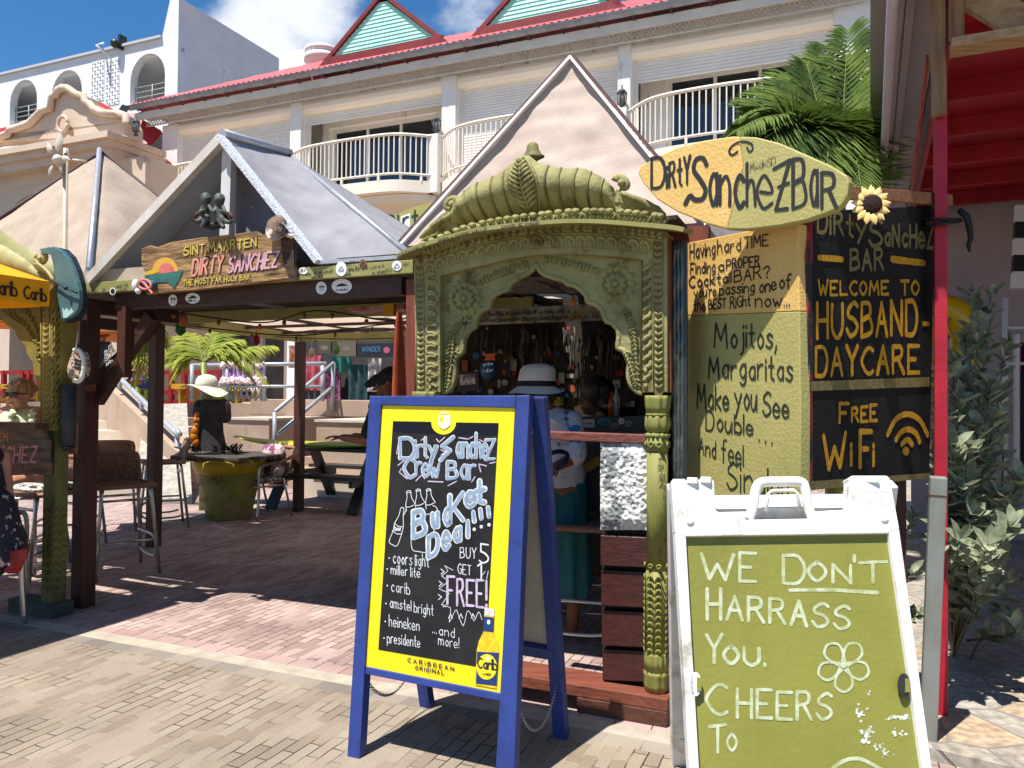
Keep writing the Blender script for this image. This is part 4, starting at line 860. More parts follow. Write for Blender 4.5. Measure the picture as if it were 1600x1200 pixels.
for k, (x0, y0, x1, y1, h) in enumerate([(719, 500, 738, 499, 5), (720, 506, 736, 506, 4), (727, 431, 748, 424, 6), (700, 540, 716, 540, 4)]): scrawl(gw, PA, x0, y0, x1, y1, h, .6, 200 + k, .016)
text(gw, PA, 'JD', (695, 444), (706, 440), 7, .8, off=.016); text(gw, PA, 'JD', (695, 487), (706, 483), 7, .8, off=.016); brush(gw, PA, [(727, 505), (727, 514)], .8, .016); brush(gw, PA, [(724.5, 508), (729.5, 508)], .8, .016)
build('writing', gw, ink, arch)
# cornice, curved and projecting over the arch
cor = MB(); pf = shift(PA, .20); topc = cat([(619, 398), (649, 383), (735, 358), (838, 345), (922, 342), (1037, 350), (1069, 355)], 6); botc = cat([(619, 404), (649, 390), (735, 364.5), (838, 351.5), (922, 348.5), (1037, 357.5), (1067, 362)], 6)
n_ = len(topc); vs = [pf(x, y) for x, y in topc] + [pf(x, y) for x, y in botc]; bk = [v - PA.n * .24 + Z * .035 for v in vs[:n_]] + [v - PA.n * .24 + Z * .035 for v in vs[n_:]]
vs += bk; cor.add(vs, [(i, i + 1, n_ + i + 1, n_ + i) for i in range(n_ - 1)] + [(2 * n_ + i, 2 * n_ + i + 1, i + 1, i) for i in range(n_ - 1)] + [(n_ + i, n_ + i + 1, 3 * n_ + i + 1, 3 * n_ + i) for i in range(n_ - 1)] + [(0, n_, 3 * n_, 2 * n_), (n_ - 1, 3 * n_ - 1, 4 * n_ - 1, 2 * n_ - 1)])
co = build('cornice', cor, green, arch); cw = MB()
pcw = shift(pf, .002)
text(cw, pf, 'DORA + PAPPIE WALLIS', (685, 378.5), (760, 359.5), 4.6, .9, off=.003, sp=5); text(cw, pf, 'CHARLIE MADE', (783, 357), (842, 350.3), 4.2, .9, off=.003, sp=5); text(cw, pf, 'DARWORLD', (622, 402), (664, 386), 4.5, .8, off=.003)
build('writing', cw, ink, co)
# crest row of small discs and slanted reeds
cr = MB(); pr = shift(PA, .13); basep = cat([(662, 381), (700, 366), (735, 353), (785, 343), (838, 336), (900, 330), (970, 331), (1036, 338)], 12)
cr.slab([pr(x, y + 14) for x, y in basep[::3]] + [pr(x, y + 2) for x, y in basep[::3]][::-1], .1, PA.n)
for i, (x, y) in enumerate(along(basep, 13.5)):
    sg = 1 if x > 835 else -.35
    c = pr(x, y, .012); cr.lathe(c, [(.0, .0), (.0205, .0), (.0205, .012), (.012, .018), (.0, .019)], 12, (U, Z * .62, PA.n))
    for q in range(2): cord(cr, pr, [(x + q * 6.5 + 3 * sg, y + 4), (x + q * 6.5 - 5 * sg, y + 15)], .0085, .006, 0)
build('crest_row', cr, greenc, arch)
# domed crest
OUT = [(0, 716, 352), (.04, 715, 334), (.10, 725, 316), (.2, 749, 297), (.30, 781, 286), (.38, 801, 276), (.45, 818, 260), (.48, 826, 253), (.52, 840, 253), (.56, 853, 264), (.62, 870, 269), (.7, 890, 272), (.8, 922, 272), (.9, 945, 282), (.96, 959, 293), (.985, 964, 311), (1, 967, 330)]
def pw(tab, s_):
    for a, b in zip(tab, tab[1:]):
        if s_ <= b[0]: t = (s_ - a[0]) / (b[0] - a[0]); return tuple(lerp(a[i], b[i], t) for i in range(1, len(a)))
    return tab[-1][1:]
BAS = [(0, 716, 355), (.25, 772, 346), (.5, 838, 338), (.75, 902, 333), (1, 967, 332)]
def dome(s_, t, ex=0):
    tx, ty = pw(OUT, s_); bx, by = pw(BAS, s_); tt_ = t; x = lerp(bx, tx, tt_ ** 1.0 if True else 0); y = lerp(by, ty, tt_)
    bul = .13 * math.sin(math.pi * (.18 + .82 * (1 - t))) ** .7 * (math.sin(math.pi * min(1, max(0, s_ * .94 + .03))) ** .35)
    rib = abs(((s_ * 13) % 1) - .5) * 2; bul += .007 * (1 - rib ** 3)
    return PA(x, y) + PA.n * (.02 + bul + ex)
dm = MB().grid(lambda a, b: dome(a, b), 130, 22); dm.grid(lambda a, b: PA(*[lerp(p, q, b) for p, q in zip(pw(BAS, 1 - a), pw(OUT, 1 - a))]) - PA.n * (.02 + .1 * math.sin(math.pi * (1 - b)) * math.sin(math.pi * a)), 40, 8)
dob = build('dome', dm, greenc, arch); rb = MB()
for k in range(1, 13):
    s_ = k / 13
    if .40 < s_ < .6: continue
    rb.tube([dome(s_, t / 14, .004) for t in range(15)], .0065, 6)
build('dome_rib', rb, M('worn_olive_paint', S(150, 148, 82, .7), S(96, 80, 54, .62), 9, .7, .3, 40), dob)
# palmette
pm = MB(); spine = [(.5, t / 20) for t in range(21)]; hwf = lambda t: (22 * math.sin(math.pi * min(1, .12 + .88 * t)) ** .8 + 1)
def pmp(t, k, ex): 
    c = dome(.5, t * .93, 0); return c + U * (k * hwf(t) / 1200 * 3.75) + PA.n * (ex + .012 - .02 * k * k)
pm.grid(lambda a, b: pmp(b, a * 2 - 1, .012), 10, 20)
for sg in (-1, 1): pm.tube([pmp(t / 20, sg, .016) for t in range(21)], .009, 6)
pm.tube([pmp(t / 20, 0, .022) for t in range(1, 20)], .008, 6)
for k in range(11):
    t0 = .05 + .08 * k
    for sg in (-1, 1): pm.tube([pmp(min(.98, t0 + .16 * q ** 1.4), sg * q * .9, .024 + .012 * math.sin(math.pi * q)) for q in (0, .25, .5, .75, 1)], [.004, .008, .010, .009, .004], 6)
build('palmette', pm, greenc, dob)
fin = MB(); fb_ = PA(832, 256, .05); k_ = 3.72 / 1200
fin.lathe(fb_, [(8 * k_, 0), (7 * k_, 4 * k_), (17 * k_, 8 * k_), (18 * k_, 11 * k_), (13 * k_, 15 * k_), (10 * k_, 22 * k_), (9 * k_, 29 * k_), (6 * k_, 33 * k_), (1 * k_, 35 * k_)], 16, (U, V, Z), True, lambda a, z: 1 + .14 * math.cos(4 * a) * (1 if z < 18 * k_ else .3), (1, .7))
build('finial', fin, M('worn_olive_paint', S(158, 156, 84, .7), S(92, 76, 52, .6), 9, .7, .3, 40), dob)
# side volutes with acanthus
for sg, cx, cy, pts in ((-1, 705, 318, [(700, 372), (680, 372), (662, 376)]), (1, 972, 285, [(985, 332), (1010, 334), (1040, 336)])):
    vo = MB(); 
    vo.tube([PA(cx + 10 * math.cos(t) * (1 - t / 14) * -sg, cy - 10 * math.sin(t + .4) * (1 - t / 14) + 2, .05) for t in [k * .45 for k in range(12)]], [.022 - .0008 * k for k in range(12)], 8)
    vo.ball(PA(cx - 1 * sg, cy + 1, .07), .019, 8)
    body = [(cx - sg * 5 * -1, cy + 14)] 
    for q in range(6):
        t = q / 5; ex, ey = ((lerp(706, 656, t), lerp(352, 372, t)) if sg < 0 else (lerp(966, 1040, t), lerp(326, 336, t)))
        sx, sy = (cx + sg * (-2 + 3 * t), cy + 12 + 6 * t); mx_, my_ = lerp(sx, ex, .5) - sg * 2, lerp(sy, ey, .38)
        vo.tube([PA(x, y, .05 + .01 * q) for x, y in cat([(sx, sy), (mx_, my_ + 6 * (1 - t)), (lerp(mx_, ex, .6), lerp(my_, ey, .62)), (ex, ey)], 4)], [.010, .012, .014, .016, .017, .018, .018, .017, .016, .014, .012, .009, .005], 7)
    if sg < 0: vo.slab([PA(x, y, .06) for x, y in [(658, 376), (672, 350), (690, 335), (700, 328), (711, 332), (714, 356), (690, 364)]], .08, PA.n)
    else: vo.slab([PA(x, y, .06) for x, y in [(960, 335), (962, 296), (978, 300), (1006, 312), (1030, 322), (1041, 338), (1000, 336)]], .08, PA.n)
    build('volute', vo, greenc, arch)
# columns under the jambs
def column(px, ptop):
    c = PA(px, 850, .0) - V * .0; zy = lambda y: PA(px, y).z; b = MB(); k = PA.p.y * 0 + (PA(px + 1, 800) - PA(px, 800)).length
    c = Vector((c.x, c.y, 0)) - V * .02; oct_ = lambda pr, fl=None, n_=24: b.lathe(c, pr, n_, (U, V, Z), True, fl)
    z = lambda f: lerp(zy(ptop), zy(1076 if px > 900 else 1076 - 0), f) if False else zy(ptop) + (PA(1028, 1076).z - PA(1028, 618).z) * f
    Y = lambda y: z((y - 618) / (1076 - 618))
    oct_([(k * 17, Y(646)), (k * 18.5, Y(636)), (k * 19.5, Y(624)), (k * 19.5, Y(618))], lambda a, q: 1 + .07 * math.cos(10 * a), 60)
    oct_([(k * 18, Y(650)), (k * 18.5, Y(648)), (k * 18, Y(646))])
    oct_([(k * 13, Y(677)), (k * 17, Y(672)), (k * 19, Y(664)), (k * 18, Y(652)), (k * 17, Y(650))], lambda a, q: 1 + .08 * math.cos(9 * a), 60)
    oct_([(k * 17.5, Y(684)), (k * 18.5, Y(678)), (k * 14, Y(676))], lambda a, q: 1 + .08 * math.cos(14 * a), 84)
    oct_([(k * 17.5, Y(705)), (k * 17.5, Y(684))], None, 8)
    oct_([(k * 16.5, Y(890)), (k * 16.5, Y(705))], None, 8); oct_([(k * 17, Y(1018)), (k * 17, Y(890))], None, 8)
    oct_([(k * 18, Y(1046)), (k * 18, Y(1030)), (k * 18.5, Y(1020)), (k * 17, Y(1016))], lambda a, q: 1 + .05 * math.cos(14 * a), 84)
    oct_([(k * 17, Y(1076)), (k * 19, Y(1066)), (k * 18.5, Y(1052)), (k * 20, Y(1048)), (k * 18, Y(1045))], lambda a, q: 1 + .05 * math.cos(10 * a), 60)
    for fa, ax_ in ((-V, U), (U, V), (-U, V)):
        P = PL(c + fa * (k * 16.0), fa)
        for kk in range(12):
            zz = Y(895 + kk * 10.2)
            for sg in (-1, 1): b.tube([c + fa * (k * 16.2) + ax_ * (k * 1.0 * sg) + Z * (zz - .030), c + fa * (k * 17) + ax_ * (k * 4.5 * sg) + Z * (zz - .006), c + fa * (k * 17.2) + ax_ * (k * 8 * sg) + Z * (zz - .004), c + fa * (k * 16) + ax_ * (k * 11.5 * sg) + Z * (zz - .024)], [.003, .0055, .0055, .003], 5)
        for sg in (-1, 1):
            for yy, r_ in ((695, 5), (882, 4)): b.tube([c + fa * (k * 16.9) + ax_ * (k * (6.5 * sg + r_ * math.cos(t) * (1 - t / 12))) + Z * (Y(yy) + k * r_ * math.sin(t) * (1 - t / 12)) for t in [q * .6 for q in range(12)]], .0045, 5)
    return b
colm = M('weathered_olive_column', S(160, 158, 84, .72), S(134, 132, 62, .7), 6, .65, .25, 50, (3, 3, .6), spots=(S(120, 92, 62, .65), 12, .62))
cb_ = build('column', column(1028, 618), colm, arch); build('column', column(668, 612), colm, arch)
cw = MB()
PCf = PL(PA(1028, 800) - V * .05 - V * .022, V)
for k, (x0, y0, x1, y1) in enumerate([(1030, 716, 1034, 728), (1029, 729, 1035, 737), (1031, 742, 1036, 753), (1030, 757, 1034, 764)]): scrawl(cw, PCf, x0 - 1, y0 + 4, x1 + 3, y0 + 3, 6, .8, 300 + k, .0085); scrawl(cw, PCf, x0, y1, x1 + 2, y1, 6, .8, 330 + k, .0085)
build('writing', cw, ink, cb_)
# threshold beams
th = thing('threshold', 'red brown timber threshold beam on a wooden block below the carved archway', 'threshold', gnd(960, 1120)); z1 = PA(1028, 1077).z
pth = lambda px, z: PL(PA.p + Z * 0 - V * .05, V)(px, 1080) * 1
p0, p1 = PA(780, 1050), PA(1047, 1090); p0.z = p1.z = z1 - .0275
build('beam', MB().bar(p0 - U * .5, p1 + U * .01, .2, .055), redbrown and wood('threshold_timber', S(150, 84, 62, .75), S(112, 56, 42, .75), 'x'), th, bevel=.004)
p0, p1 = PA(912, 1090), PA(1047, 1110); p0.z = p1.z = (z1 - .056) / 2; build('block', MB().bar(p0 - V * .01, p1 + U * .008 - V * .01, .19, z1 - .056), wood('threshold_block', S(116, 66, 48, .75), S(76, 42, 32, .75), 'x'), th, bevel=.004)
# ================================================================= BAR
mah = wood('mahogany_boards', S(84, 36, 28, .75), S(52, 22, 18, .75), 'x', 1, .45, .3)
BW = shift(PA, -.02)
bf = thing('low_bar_wall', 'low bar front of four dark mahogany boards with a shaggy cowhide panel above', 'bar', BW(974, 1065))
for k, (y0, y1) in enumerate(((838, 887), (892, 950), (955, 1012), (1016, 1066))):
    t_ = .02 - .004 * k; build('board', MB().slab([BW(938 + k, y0 - 2, .015), BW(1012, y0 + 1.5, .015), BW(1012, y1, .035), BW(938 + k, y1 - 3, .035)], .05, BW.n), mah, bf, bevel=.004)
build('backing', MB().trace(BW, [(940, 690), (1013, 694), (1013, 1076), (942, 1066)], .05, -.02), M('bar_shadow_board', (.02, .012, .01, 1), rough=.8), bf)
fur = M('cowhide_fur', (.76, .75, .72, 1), (.25, .26, .26, 1), 10, .95, .35, 190, lo=.47, hi=.51, dirt=((.05, .05, .05, 1), 24, .67))
fm = MB()
def fuf(s_, t):
    x, y = lerp(938, 1012, s_), lerp(691, 828, t); p = BW(x, y, .02); from mathutils import noise
    e = min(s_, 1 - s_, t, 1 - t); return p + BW.n * (.022 * min(1, e * 8) + .006 * noise.noise(p * 60) + .003 * noise.noise(p * 130)) + Z * (.002 * noise.noise(p * 90)) 
fm.grid(fuf, 70, 110); build('cowhide_panel', fm, fur, bf)
rl = MB().bar(shift(PA, -.01)(800, 678), shift(PA, -.01)(1012, 686), .06, .042); build('rail', rl, wood('rail_timber', S(150, 88, 74, .75), S(104, 56, 46, .75), 'x'), bf, bevel=.004)
# shell of the bar: rear wall, side wall, roof boards
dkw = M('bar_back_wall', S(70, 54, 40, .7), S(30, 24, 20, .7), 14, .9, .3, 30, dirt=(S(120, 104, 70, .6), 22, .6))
PBk = shift(PA, -2.6)
sb = thing('bar_shed', 'dark timber bar shed with cluttered rear wall seen through the carved arch', 'bar shed', PBk(860, 900))
def q_(P, x, z): p = P(x, 600); p.z = z; return p
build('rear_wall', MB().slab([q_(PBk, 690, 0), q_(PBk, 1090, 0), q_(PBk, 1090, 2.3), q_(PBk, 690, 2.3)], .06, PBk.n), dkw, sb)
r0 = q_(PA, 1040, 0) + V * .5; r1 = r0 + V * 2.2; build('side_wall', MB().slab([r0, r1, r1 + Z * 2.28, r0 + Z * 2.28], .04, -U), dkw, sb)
c0 = q_(PA, 660, 2.32) + V * .12; build('roof_boards', MB().slab([c0 - U * .05, q_(PA, 1049, 2.32) + V * .12, q_(PA, 1049, 2.32) + V * 2.7, c0 + V * 2.6], .02, Z), MATS['dark_ceiling'], sb)
PBm = shift(PA, -1.0)
def bz(x, y): return PBm(x, y)
build('header_beam', MB().bar(PBm(700, 446), PBm(1000, 446), .06, .1), wood('pale_header', S(170, 150, 128, .6), S(120, 98, 78, .6), 'x'), sb)
sg_ = thing('painted_board', 'long scribbled white board with yellow patches hanging inside the bar', 'sign', PBm(850, 504))
build('board', MB().trace(PBm, [(742, 484), (946, 474), (948, 500), (740, 508)], .02), M('scribbled_board', S(200, 190, 168, .7), S(110, 96, 74, .7), 16, .8, spots=(S(190, 150, 40, .7), 7, .6)), sg_)
w_ = MB(); scrawl(w_, PBm, 745, 504, 946, 496, 6, .8, 77, .004); scrawl(w_, PBm, 760, 494, 900, 488, 6, .8, 78, .004); scrawl(w_, PBm, 860, 450, 900, 448, 6, .7, 79, .04); build('lettering', w_, ink, sg_)
# counter with stickers
PC = shift(PA, -1.15)
ct = thing('bar_counter', 'grey bar counter with a row of round and square stickers on its edge', 'counter', PC(930, 900))
build('counter_top', MB().slab([PC(845, 654), PC(1006, 650), PC(1006, 650) + V * .5, PC(845, 654) + V * .5], .03, Z), M('counter_grey', S(80, 82, 78, .7), S(60, 60, 58, .7), 6, .5), ct)
build('counter_front', MB().trace(PC, [(845, 656), (1006, 652), (1006, 900), (845, 900)], .04, -.005), M('counter_panel', S(86, 88, 84, .7), S(62, 64, 60, .7), 6, .6), ct)
for k, (x, y, rx, ry, c_) in enumerate([(904, 662, 6, 7.5, S(210, 200, 190, .8)), (920, 661, 9, 6.5, S(200, 200, 196, .8)), (944, 659, 11, 5.5, S(70, 130, 140, .8)), (961, 665, 8, 5, S(150, 120, 110, .7)), (971, 658, 5, 5, S(220, 215, 210, .8)), (982, 662, 6, 5, S(180, 140, 130, .7)), (889, 664, 5, 6, S(180, 190, 180, .7))]):
    s_ = build('sticker', oval(MB(), PC, x, y, rx, ry, .003) if k != 1 else MB().poly([PC(911, 655, .003), PC(929, 655, .003), PC(929, 668, .003), PC(911, 668, .003)]), M('counter_sticker_%s' % 'abcdefg'[k], c_), ct); d = MB(); scrawl(d, PC, x - rx * .6, y + 2, x + rx * .6, y + 2, 3, .5, 400 + k, .0045); build('print', d, ink, s_)
yb = MB().trace(PL(PA(905, 740) + V * .95, V), [(896, 735), (935, 712), (938, 726), (896, 752)], .02); solo('yellow_plank', yb, M('yellow_board', S(200, 160, 40, .7), S(150, 120, 40, .7), 7), 'slanted yellow painted plank below the bar counter', 'plank')
PBo = PL(PA(905, 740) + V * .97, V); bk_ = MB().trace(PBo, [(893, 752), (940, 728), (942, 800), (893, 800)], .02)
o_ = thing('chalk_sign', 'dark board with yellow Bo lettering under the bar counter', 'sign', PBo(915, 800)); build('board', bk_, M('black_board', (.02, .02, .022, 1), (.035, .035, .035, 1), 6, .7), o_); d = MB(); text(d, PBo, 'Bo', (897, 784), (917, 780), 15, 3.2); scrawl(d, PBo, 896, 764, 916, 756, 5, .7, 5); build('lettering', d, M('yellow_chalk', S(226, 196, 60, .8)), o_)
# clutter on the rear wall
rr = random.Random(5)
for ci, (c_, lab) in enumerate([(S(190, 90, 40, .7), 'orange'), (S(40, 120, 170, .7), 'blue'), (S(190, 180, 160, .7), 'white'), (S(170, 30, 30, .7), 'red'), (S(60, 50, 40, .7), 'brown'), (S(200, 160, 50, .7), 'yellow')]):
    b = MB()
    for k in range(26 if ci in (2, 4) else 9):
        x, y = rr.uniform(718, 1000), rr.uniform(512, 640); p = shift(PBk, .03 + .02 * rr.random()); w_, h_ = rr.uniform(2, 6), rr.uniform(3, 9)
        if rr.random() < .6: b.trace(p, [(x - w_, y - h_), (x + w_, y - h_ + rr.uniform(-2, 2)), (x + w_, y + h_), (x - w_, y + h_)], .006)
        else: b.slab([p(x + w_ * math.cos(t), y + w_ * math.sin(t)) for t in [q * .63 for q in range(10)]], .006, p.n)
    stuff('pinned_cards_%s' % lab, b, M('pinned_%s' % lab, c_, (c_[0] * .5, c_[1] * .5, c_[2] * .5, 1), 30, .7))
b = MB()
for k in range(60):
    x, y = rr.uniform(745, 1000), rr.uniform(508, 530); ln = rr.uniform(12, 75); p = shift(PBk, .08 + .05 * rr.random()); b.tube([p(x + math.sin(q * 1.3) * 1.5, y + ln * q / 5) for q in range(6)], .008, 5)
stuff('hanging_lanyards', b, M('lanyards', S(120, 110, 96, .6), S(40, 34, 40, .6), 9, .8))
def bottle(p, h, r, c_, label, cap_=None, mat=None):
    t = thing('bottle', label, 'bottle', p, 'bottles in the bar')
    build('glass', MB().lathe(p, [(r, 0), (r, h * .55), (r * .85, h * .64), (r * .36, h * .76), (r * .34, h * .95)], 12), mat or M('bottle_' + c_[0], c_[1], rough=.15), t); build('cap', MB().lathe(p + Z * h * .95, [(r * .42, 0), (r * .42, h * .06)], 10), cap_ or M('cap_red', S(170, 30, 30)), t)
PCt = PC(950, 650).z
for k, (x, h, r, c_, lab) in enumerate([(948, .15, .03, ('orange', S(200, 90, 30, .7)), 'short orange sauce bottle on the bar counter'), (955, .2, .022, ('clear', S(190, 190, 180, .7)), 'slim pale bottle with white cap beside the orange sauce bottle'), (941, .13, .025, ('dark', S(40, 24, 20, .8)), 'small dark bottle left of the orange sauce bottle')]):
    p = PC(x, 650); p.z = PCt; bottle(p + V * .12, h, r, c_, lab)
hc = thing('cap', 'blue baseball cap with white lettering hanging left inside the arch', 'cap', shift(PA, -.9)(764, 590)); P = shift(PA, -.9)
build('crown', MB().ball(P(763, 577) , .055, 10, 1, .7, 1.15), M('cap_blue', S(30, 84, 120, .8), S(24, 64, 96, .8), 20), hc); b = MB(); scrawl(b, shift(P, .06), 755, 572, 770, 570, 5, .8, 9); scrawl(b, shift(P, .06), 755, 582, 771, 580, 5, .8, 10); build('lettering', b, white, hc)
solo('orange_flag', MB().trace(shift(P, .02), [(755, 553), (776, 552), (772, 556), (774, 563), (756, 563), (759, 558)], .01), M('orange_cloth', S(230, 90, 30, .8)), 'small orange cloth hanging above the blue cap', 'cloth')
fr = thing('picture_frame', 'dark framed photo card leaning at the left inside the arch', 'picture', P(731, 610)); build('frame', MB().trace(P, [(714, 583), (748, 580), (749, 610), (714, 612)], .02), M('dark_frame', S(60, 26, 24, .7)), fr); build('photo', MB().trace(P, [(718, 586), (742, 584), (743, 600), (719, 602)], .003, .004), M('photo_print', S(200, 190, 180, .7), S(110, 70, 60, .7), 25, lo=.45, hi=.55), fr)
lamp = thing('paper_lantern', 'small orange plastic bulb hanging from a cord inside the arch', 'lamp', PBm(895, 478)); Pl_ = shift(PA, -.5)
build('bulb', MB().lathe(Pl_(895, 478), [(.008, 0), (.012, .012), (.011, .05), (.006, .055)], 10), M('orange_bulb', S(236, 120, 40, .8), rough=.3), lamp); build('cord', MB().tube([Pl_(x, y) for x, y in cat([(840, 440), (856, 444), (880, 456), (895, 461), (908, 456)], 5)], .004, 5), M('black_cord', (.012, .012, .012, 1), rough=.6), lamp)
# rolled clear plastic curtain beside the arch
pc_ = MB(); Pr = shift(PA, -.02)
for k, x in enumerate((1054, 1060, 1066)): pc_.tube([Pr(x + .8 * math.sin(q * 2.1 + k), 376 + q * 16.6) for q in range(24)], [.012 + .003 * math.sin(q * 1.9 + k) for q in range(24)], 7)
pl_ = M('rolled_plastic', S(96, 108, 100, .6), S(60, 66, 62, .6), 14, .18, .5, 40, (1, 1, .5)); pl_.node_tree.nodes['Principled BSDF'].inputs['Coat Weight'].default_value = .6
solo('plastic_curtain', pc_, pl_, 'rolled clear plastic rain curtain hanging between the arch and the yellow board', 'curtain')
pb_ = MB().bar(Pr(1071, 378), Pr(1071, 800), .018, .018, V); solo('gate_tube', pb_, M('black_tube', (.02, .022, .025, 1), rough=.35), 'thin black metal tube beside the rolled plastic curtain', 'tube')
eb = MB().bar(Q(3.7, .22, fz1 + .08), Q(4.14, .22, fz1 + .06), .06, .12); solo('roof_beam', eb, redbrown, 'short red brown roof beam end showing right of the arch cornice', 'beam')
# ================================================================= BLUE A-FRAME CHALKBOARD
blue = M('blue_frame_paint', S(46, 72, 150, .8), S(36, 58, 132, .8), 4, .55, .15, 40, spots=(S(150, 165, 200, .8), 34, .715), dirt=(S(34, 48, 100, .8), 6, .56))
BL, BR, TL = gnd(544, 1182), gnd(798, 1243), at(580, 619, 3.3)
AP = PL3(BL, BR, TL)
af = thing('chalkboard_sign', 'blue wooden A-frame sandwich board with yellow poster border and chalk drink offers', 'sandwich board', (BL + BR) / 2)
build('leg', MB().trace(AP, [(577, 618), (596, 619), (572, 1000), (561.5, 1186), (542, 1183)], .05), blue, af, bevel=.004)
build('leg', MB().trace(AP, [(806, 618), (827.5, 617), (815.5, 870), (802, 1246), (772, 1240), (793, 870)], .05), blue, af, bevel=.004)
build('top_rail', MB().trace(AP, [(596, 618.5), (806, 617.8), (805, 637), (595, 633)], .048, -.002), blue, af, bevel=.003)
build('bottom_rail', MB().trace(AP, [(571, 1042), (782, 1084), (781, 1096), (570.5, 1053)], .048, -.002), blue, af, bevel=.003)
yelp = M('yellow_poster', (.86, .66, .005, 1), (.84, .62, .005, 1), 30, .45); chalkb = M('chalkboard_black', (.012, .012, .013, 1), (.022, .022, .023, 1), 5, .85, .05, 200, spec=.2)
po = build('poster', MB().trace(AP, [(594, 632), (804.5, 636), (783, 1083), (570, 1041)], .006, -.012), yelp, af)
notch = [(693 + 19.5 * math.cos(math.pi * k / 14), 660 + 19 * math.sin(math.pi * k / 14)) for k in range(15)]
pn = build('chalk_panel', MB().poly([AP(x, y, -.0105) for x, y in [(614, 658)] + notch[::-1][:0] + [(673.5, 659.3)] + notch[::-1][1:-1] + [(712.5, 660)] + [(779, 661), (758, 1044), (591, 1015)]]), chalkb, af)
build('dark_band', MB().poly([AP(x, y, -.0098) for x, y in [(614, 658), (673, 659)] + notch[::-1][1:7] + [(613, 674.5)]] ).poly([AP(x, y, -.0098) for x, y in [(713, 660), (779, 661), (778, 680), (699, 679)] + notch[::-1][8:-1]]), M('navy_black', (.004, .006, .013, 1), rough=.8, spec=.2), pn)
# crest
wh = M('crest_white', (.82, .80, .72, 1), rough=.5); cr_ = MB(); o = -.009
cr_.poly([AP(x, y, o) for x, y in [(685, 649), (703.5, 649), (703.5, 664), (699, 668), (693.5, 671), (688, 668), (685, 663)]])
for k in range(7): a = -2.6 + k * .34; cr_.poly([AP(694 + 7 * math.cos(a), 648.6 + 2.5 * math.sin(a), o), AP(694 + 10 * math.cos(a + .1) * .9, 648.6 + 7.5 * math.sin(a + .1), o), AP(694 + 7 * math.cos(a + .2), 648.6 + 2.5 * math.sin(a + .2), o)])
ce_ = build('emblem', cr_, wh, po); cr_ = MB(); cr_.poly([AP(x, y, o + .0008) for x, y in [(686.5, 650.5), (693, 650.5), (693, 659), (686.5, 659)]]); oval(cr_, AP, 698.5, 655, 1.6, 1.6, o + .0008)
for q in range(2): brush(cr_, AP, [(687.5, 661.5 + q * 3), (690, 660.5 + q * 3), (693, 662 + q * 3), (696, 660.8 + q * 3)], .7, o + .0008)
build('emblem_detail', cr_, yelp, ce_)
o = -.0092; chalk = M('white_chalk', (.70, .72, .73, 1), (.5, .52, .53, 1), 60, .9); chalkbl = M('blue_grey_chalk', S(150, 172, 196, .85), S(128, 150, 176, .85), 60, .9); lil = M('lilac_chalk', S(216, 196, 220, .85), S(180, 160, 188, .85), 60, .9)
w1, w2, w3 = MB(), MB(), MB()
def duo(s_, p0, p1, h, w=6, **k):
    text(w1, AP, s_, p0, p1, h, w, off=o, jit=.2, **k); text(w2, AP, s_, p0, p1, h, w * .62, off=o + .0012, jit=.2, **k)
duo('D', (625, 716), (647, 716), 31, 6); duo('irty', (649, 715), (680, 714), 29, 5, gap=2)
for pts in ([(708, 683), (691, 697), (703, 704), (688, 719)],): brush(w1, AP, pts, 7, o); brush(w2, AP, pts, 4.4, o + .0012)
brush(w1, AP, [(683, 698), (675, 718), (670, 738)], 6, o); brush(w2, AP, [(683, 698), (675, 718), (670, 738)], 3.8, o + .0012)
duo('anche', (713, 714), (762, 715), 36, 5, gap=1.6); duo('z', (759, 718), (773, 717), 48, 5)
duo('C', (632, 746), (647, 746), 27, 5.5); duo('rew', (650, 743), (686, 745), 32, 5, gap=1.5); duo('B', (699, 748), (714, 749), 27, 5.5); duo('ar', (719, 748), (742, 748), 34, 5, gap=1.5)
w4 = MB()
for a, b in [((636, 683), (642, 686)), ((658, 688), (664, 684)), ((682, 686), (686, 691)), ((686, 691), (695, 683)), ((717, 684), (732, 686)), ((732, 686), (739, 682)), ((749, 687), (755, 690)), ((622, 694), (620, 709)), ((622, 727), (637, 715)), ((627, 732), (624, 738)), ((624, 738), (636, 748)), ((650, 751), (659, 742)), ((659, 742), (664, 748)), ((669, 752), (692, 753)), ((700, 759), (713, 752)), ((689, 703), (697, 706)), ((697, 706), (689, 711)), ((748, 725), (751, 737)), ((748, 725), (760, 728)), ((765, 724), (774, 722)), ((737, 753), (742, 745))]: brush(w4, AP, [a, b], 1.7, o)
def bub(s_, p0, p1, h, w): text(w1, AP, s_, p0, p1, h, w, off=o, jit=0); text(w2, AP, s_, p0, p1, h, w * .58, off=o + .0012, jit=0)
bub('B', (646, 839), (664, 836), 38, 9.5); bub('u', (676, 824), (684, 822), 34, 8); bub('c', (693, 821), (703, 819), 40, 8); bub('K', (703, 817), (723, 812), 40, 8.5); bub('e', (728, 793), (742, 790), 38, 8); bub('t', (742, 789), (757, 785), 34, 8.5)
bub('D', (669, 870), (684, 862), 30, 8.5); bub('e', (692, 860), (702, 856), 44, 8); bub('a', (708, 848), (719, 844), 32, 7.5); bub('l', (731, 838), (731, 836), 24, 8)
for x, y in ((741, 800), (752, 796), (764, 793)): brush(w1, AP, [(x - 1.5, y), (x, y + 14)], 7.5, o); brush(w2, AP, [(x - 1.5, y), (x, y + 14)], 4.6, o + .0012); oval(w1, AP, x, y + 27, 2.6, 2.8, o)
def ln(pts, w=1.1, sm=4): brush(w3, AP, pts, w, o, sm)
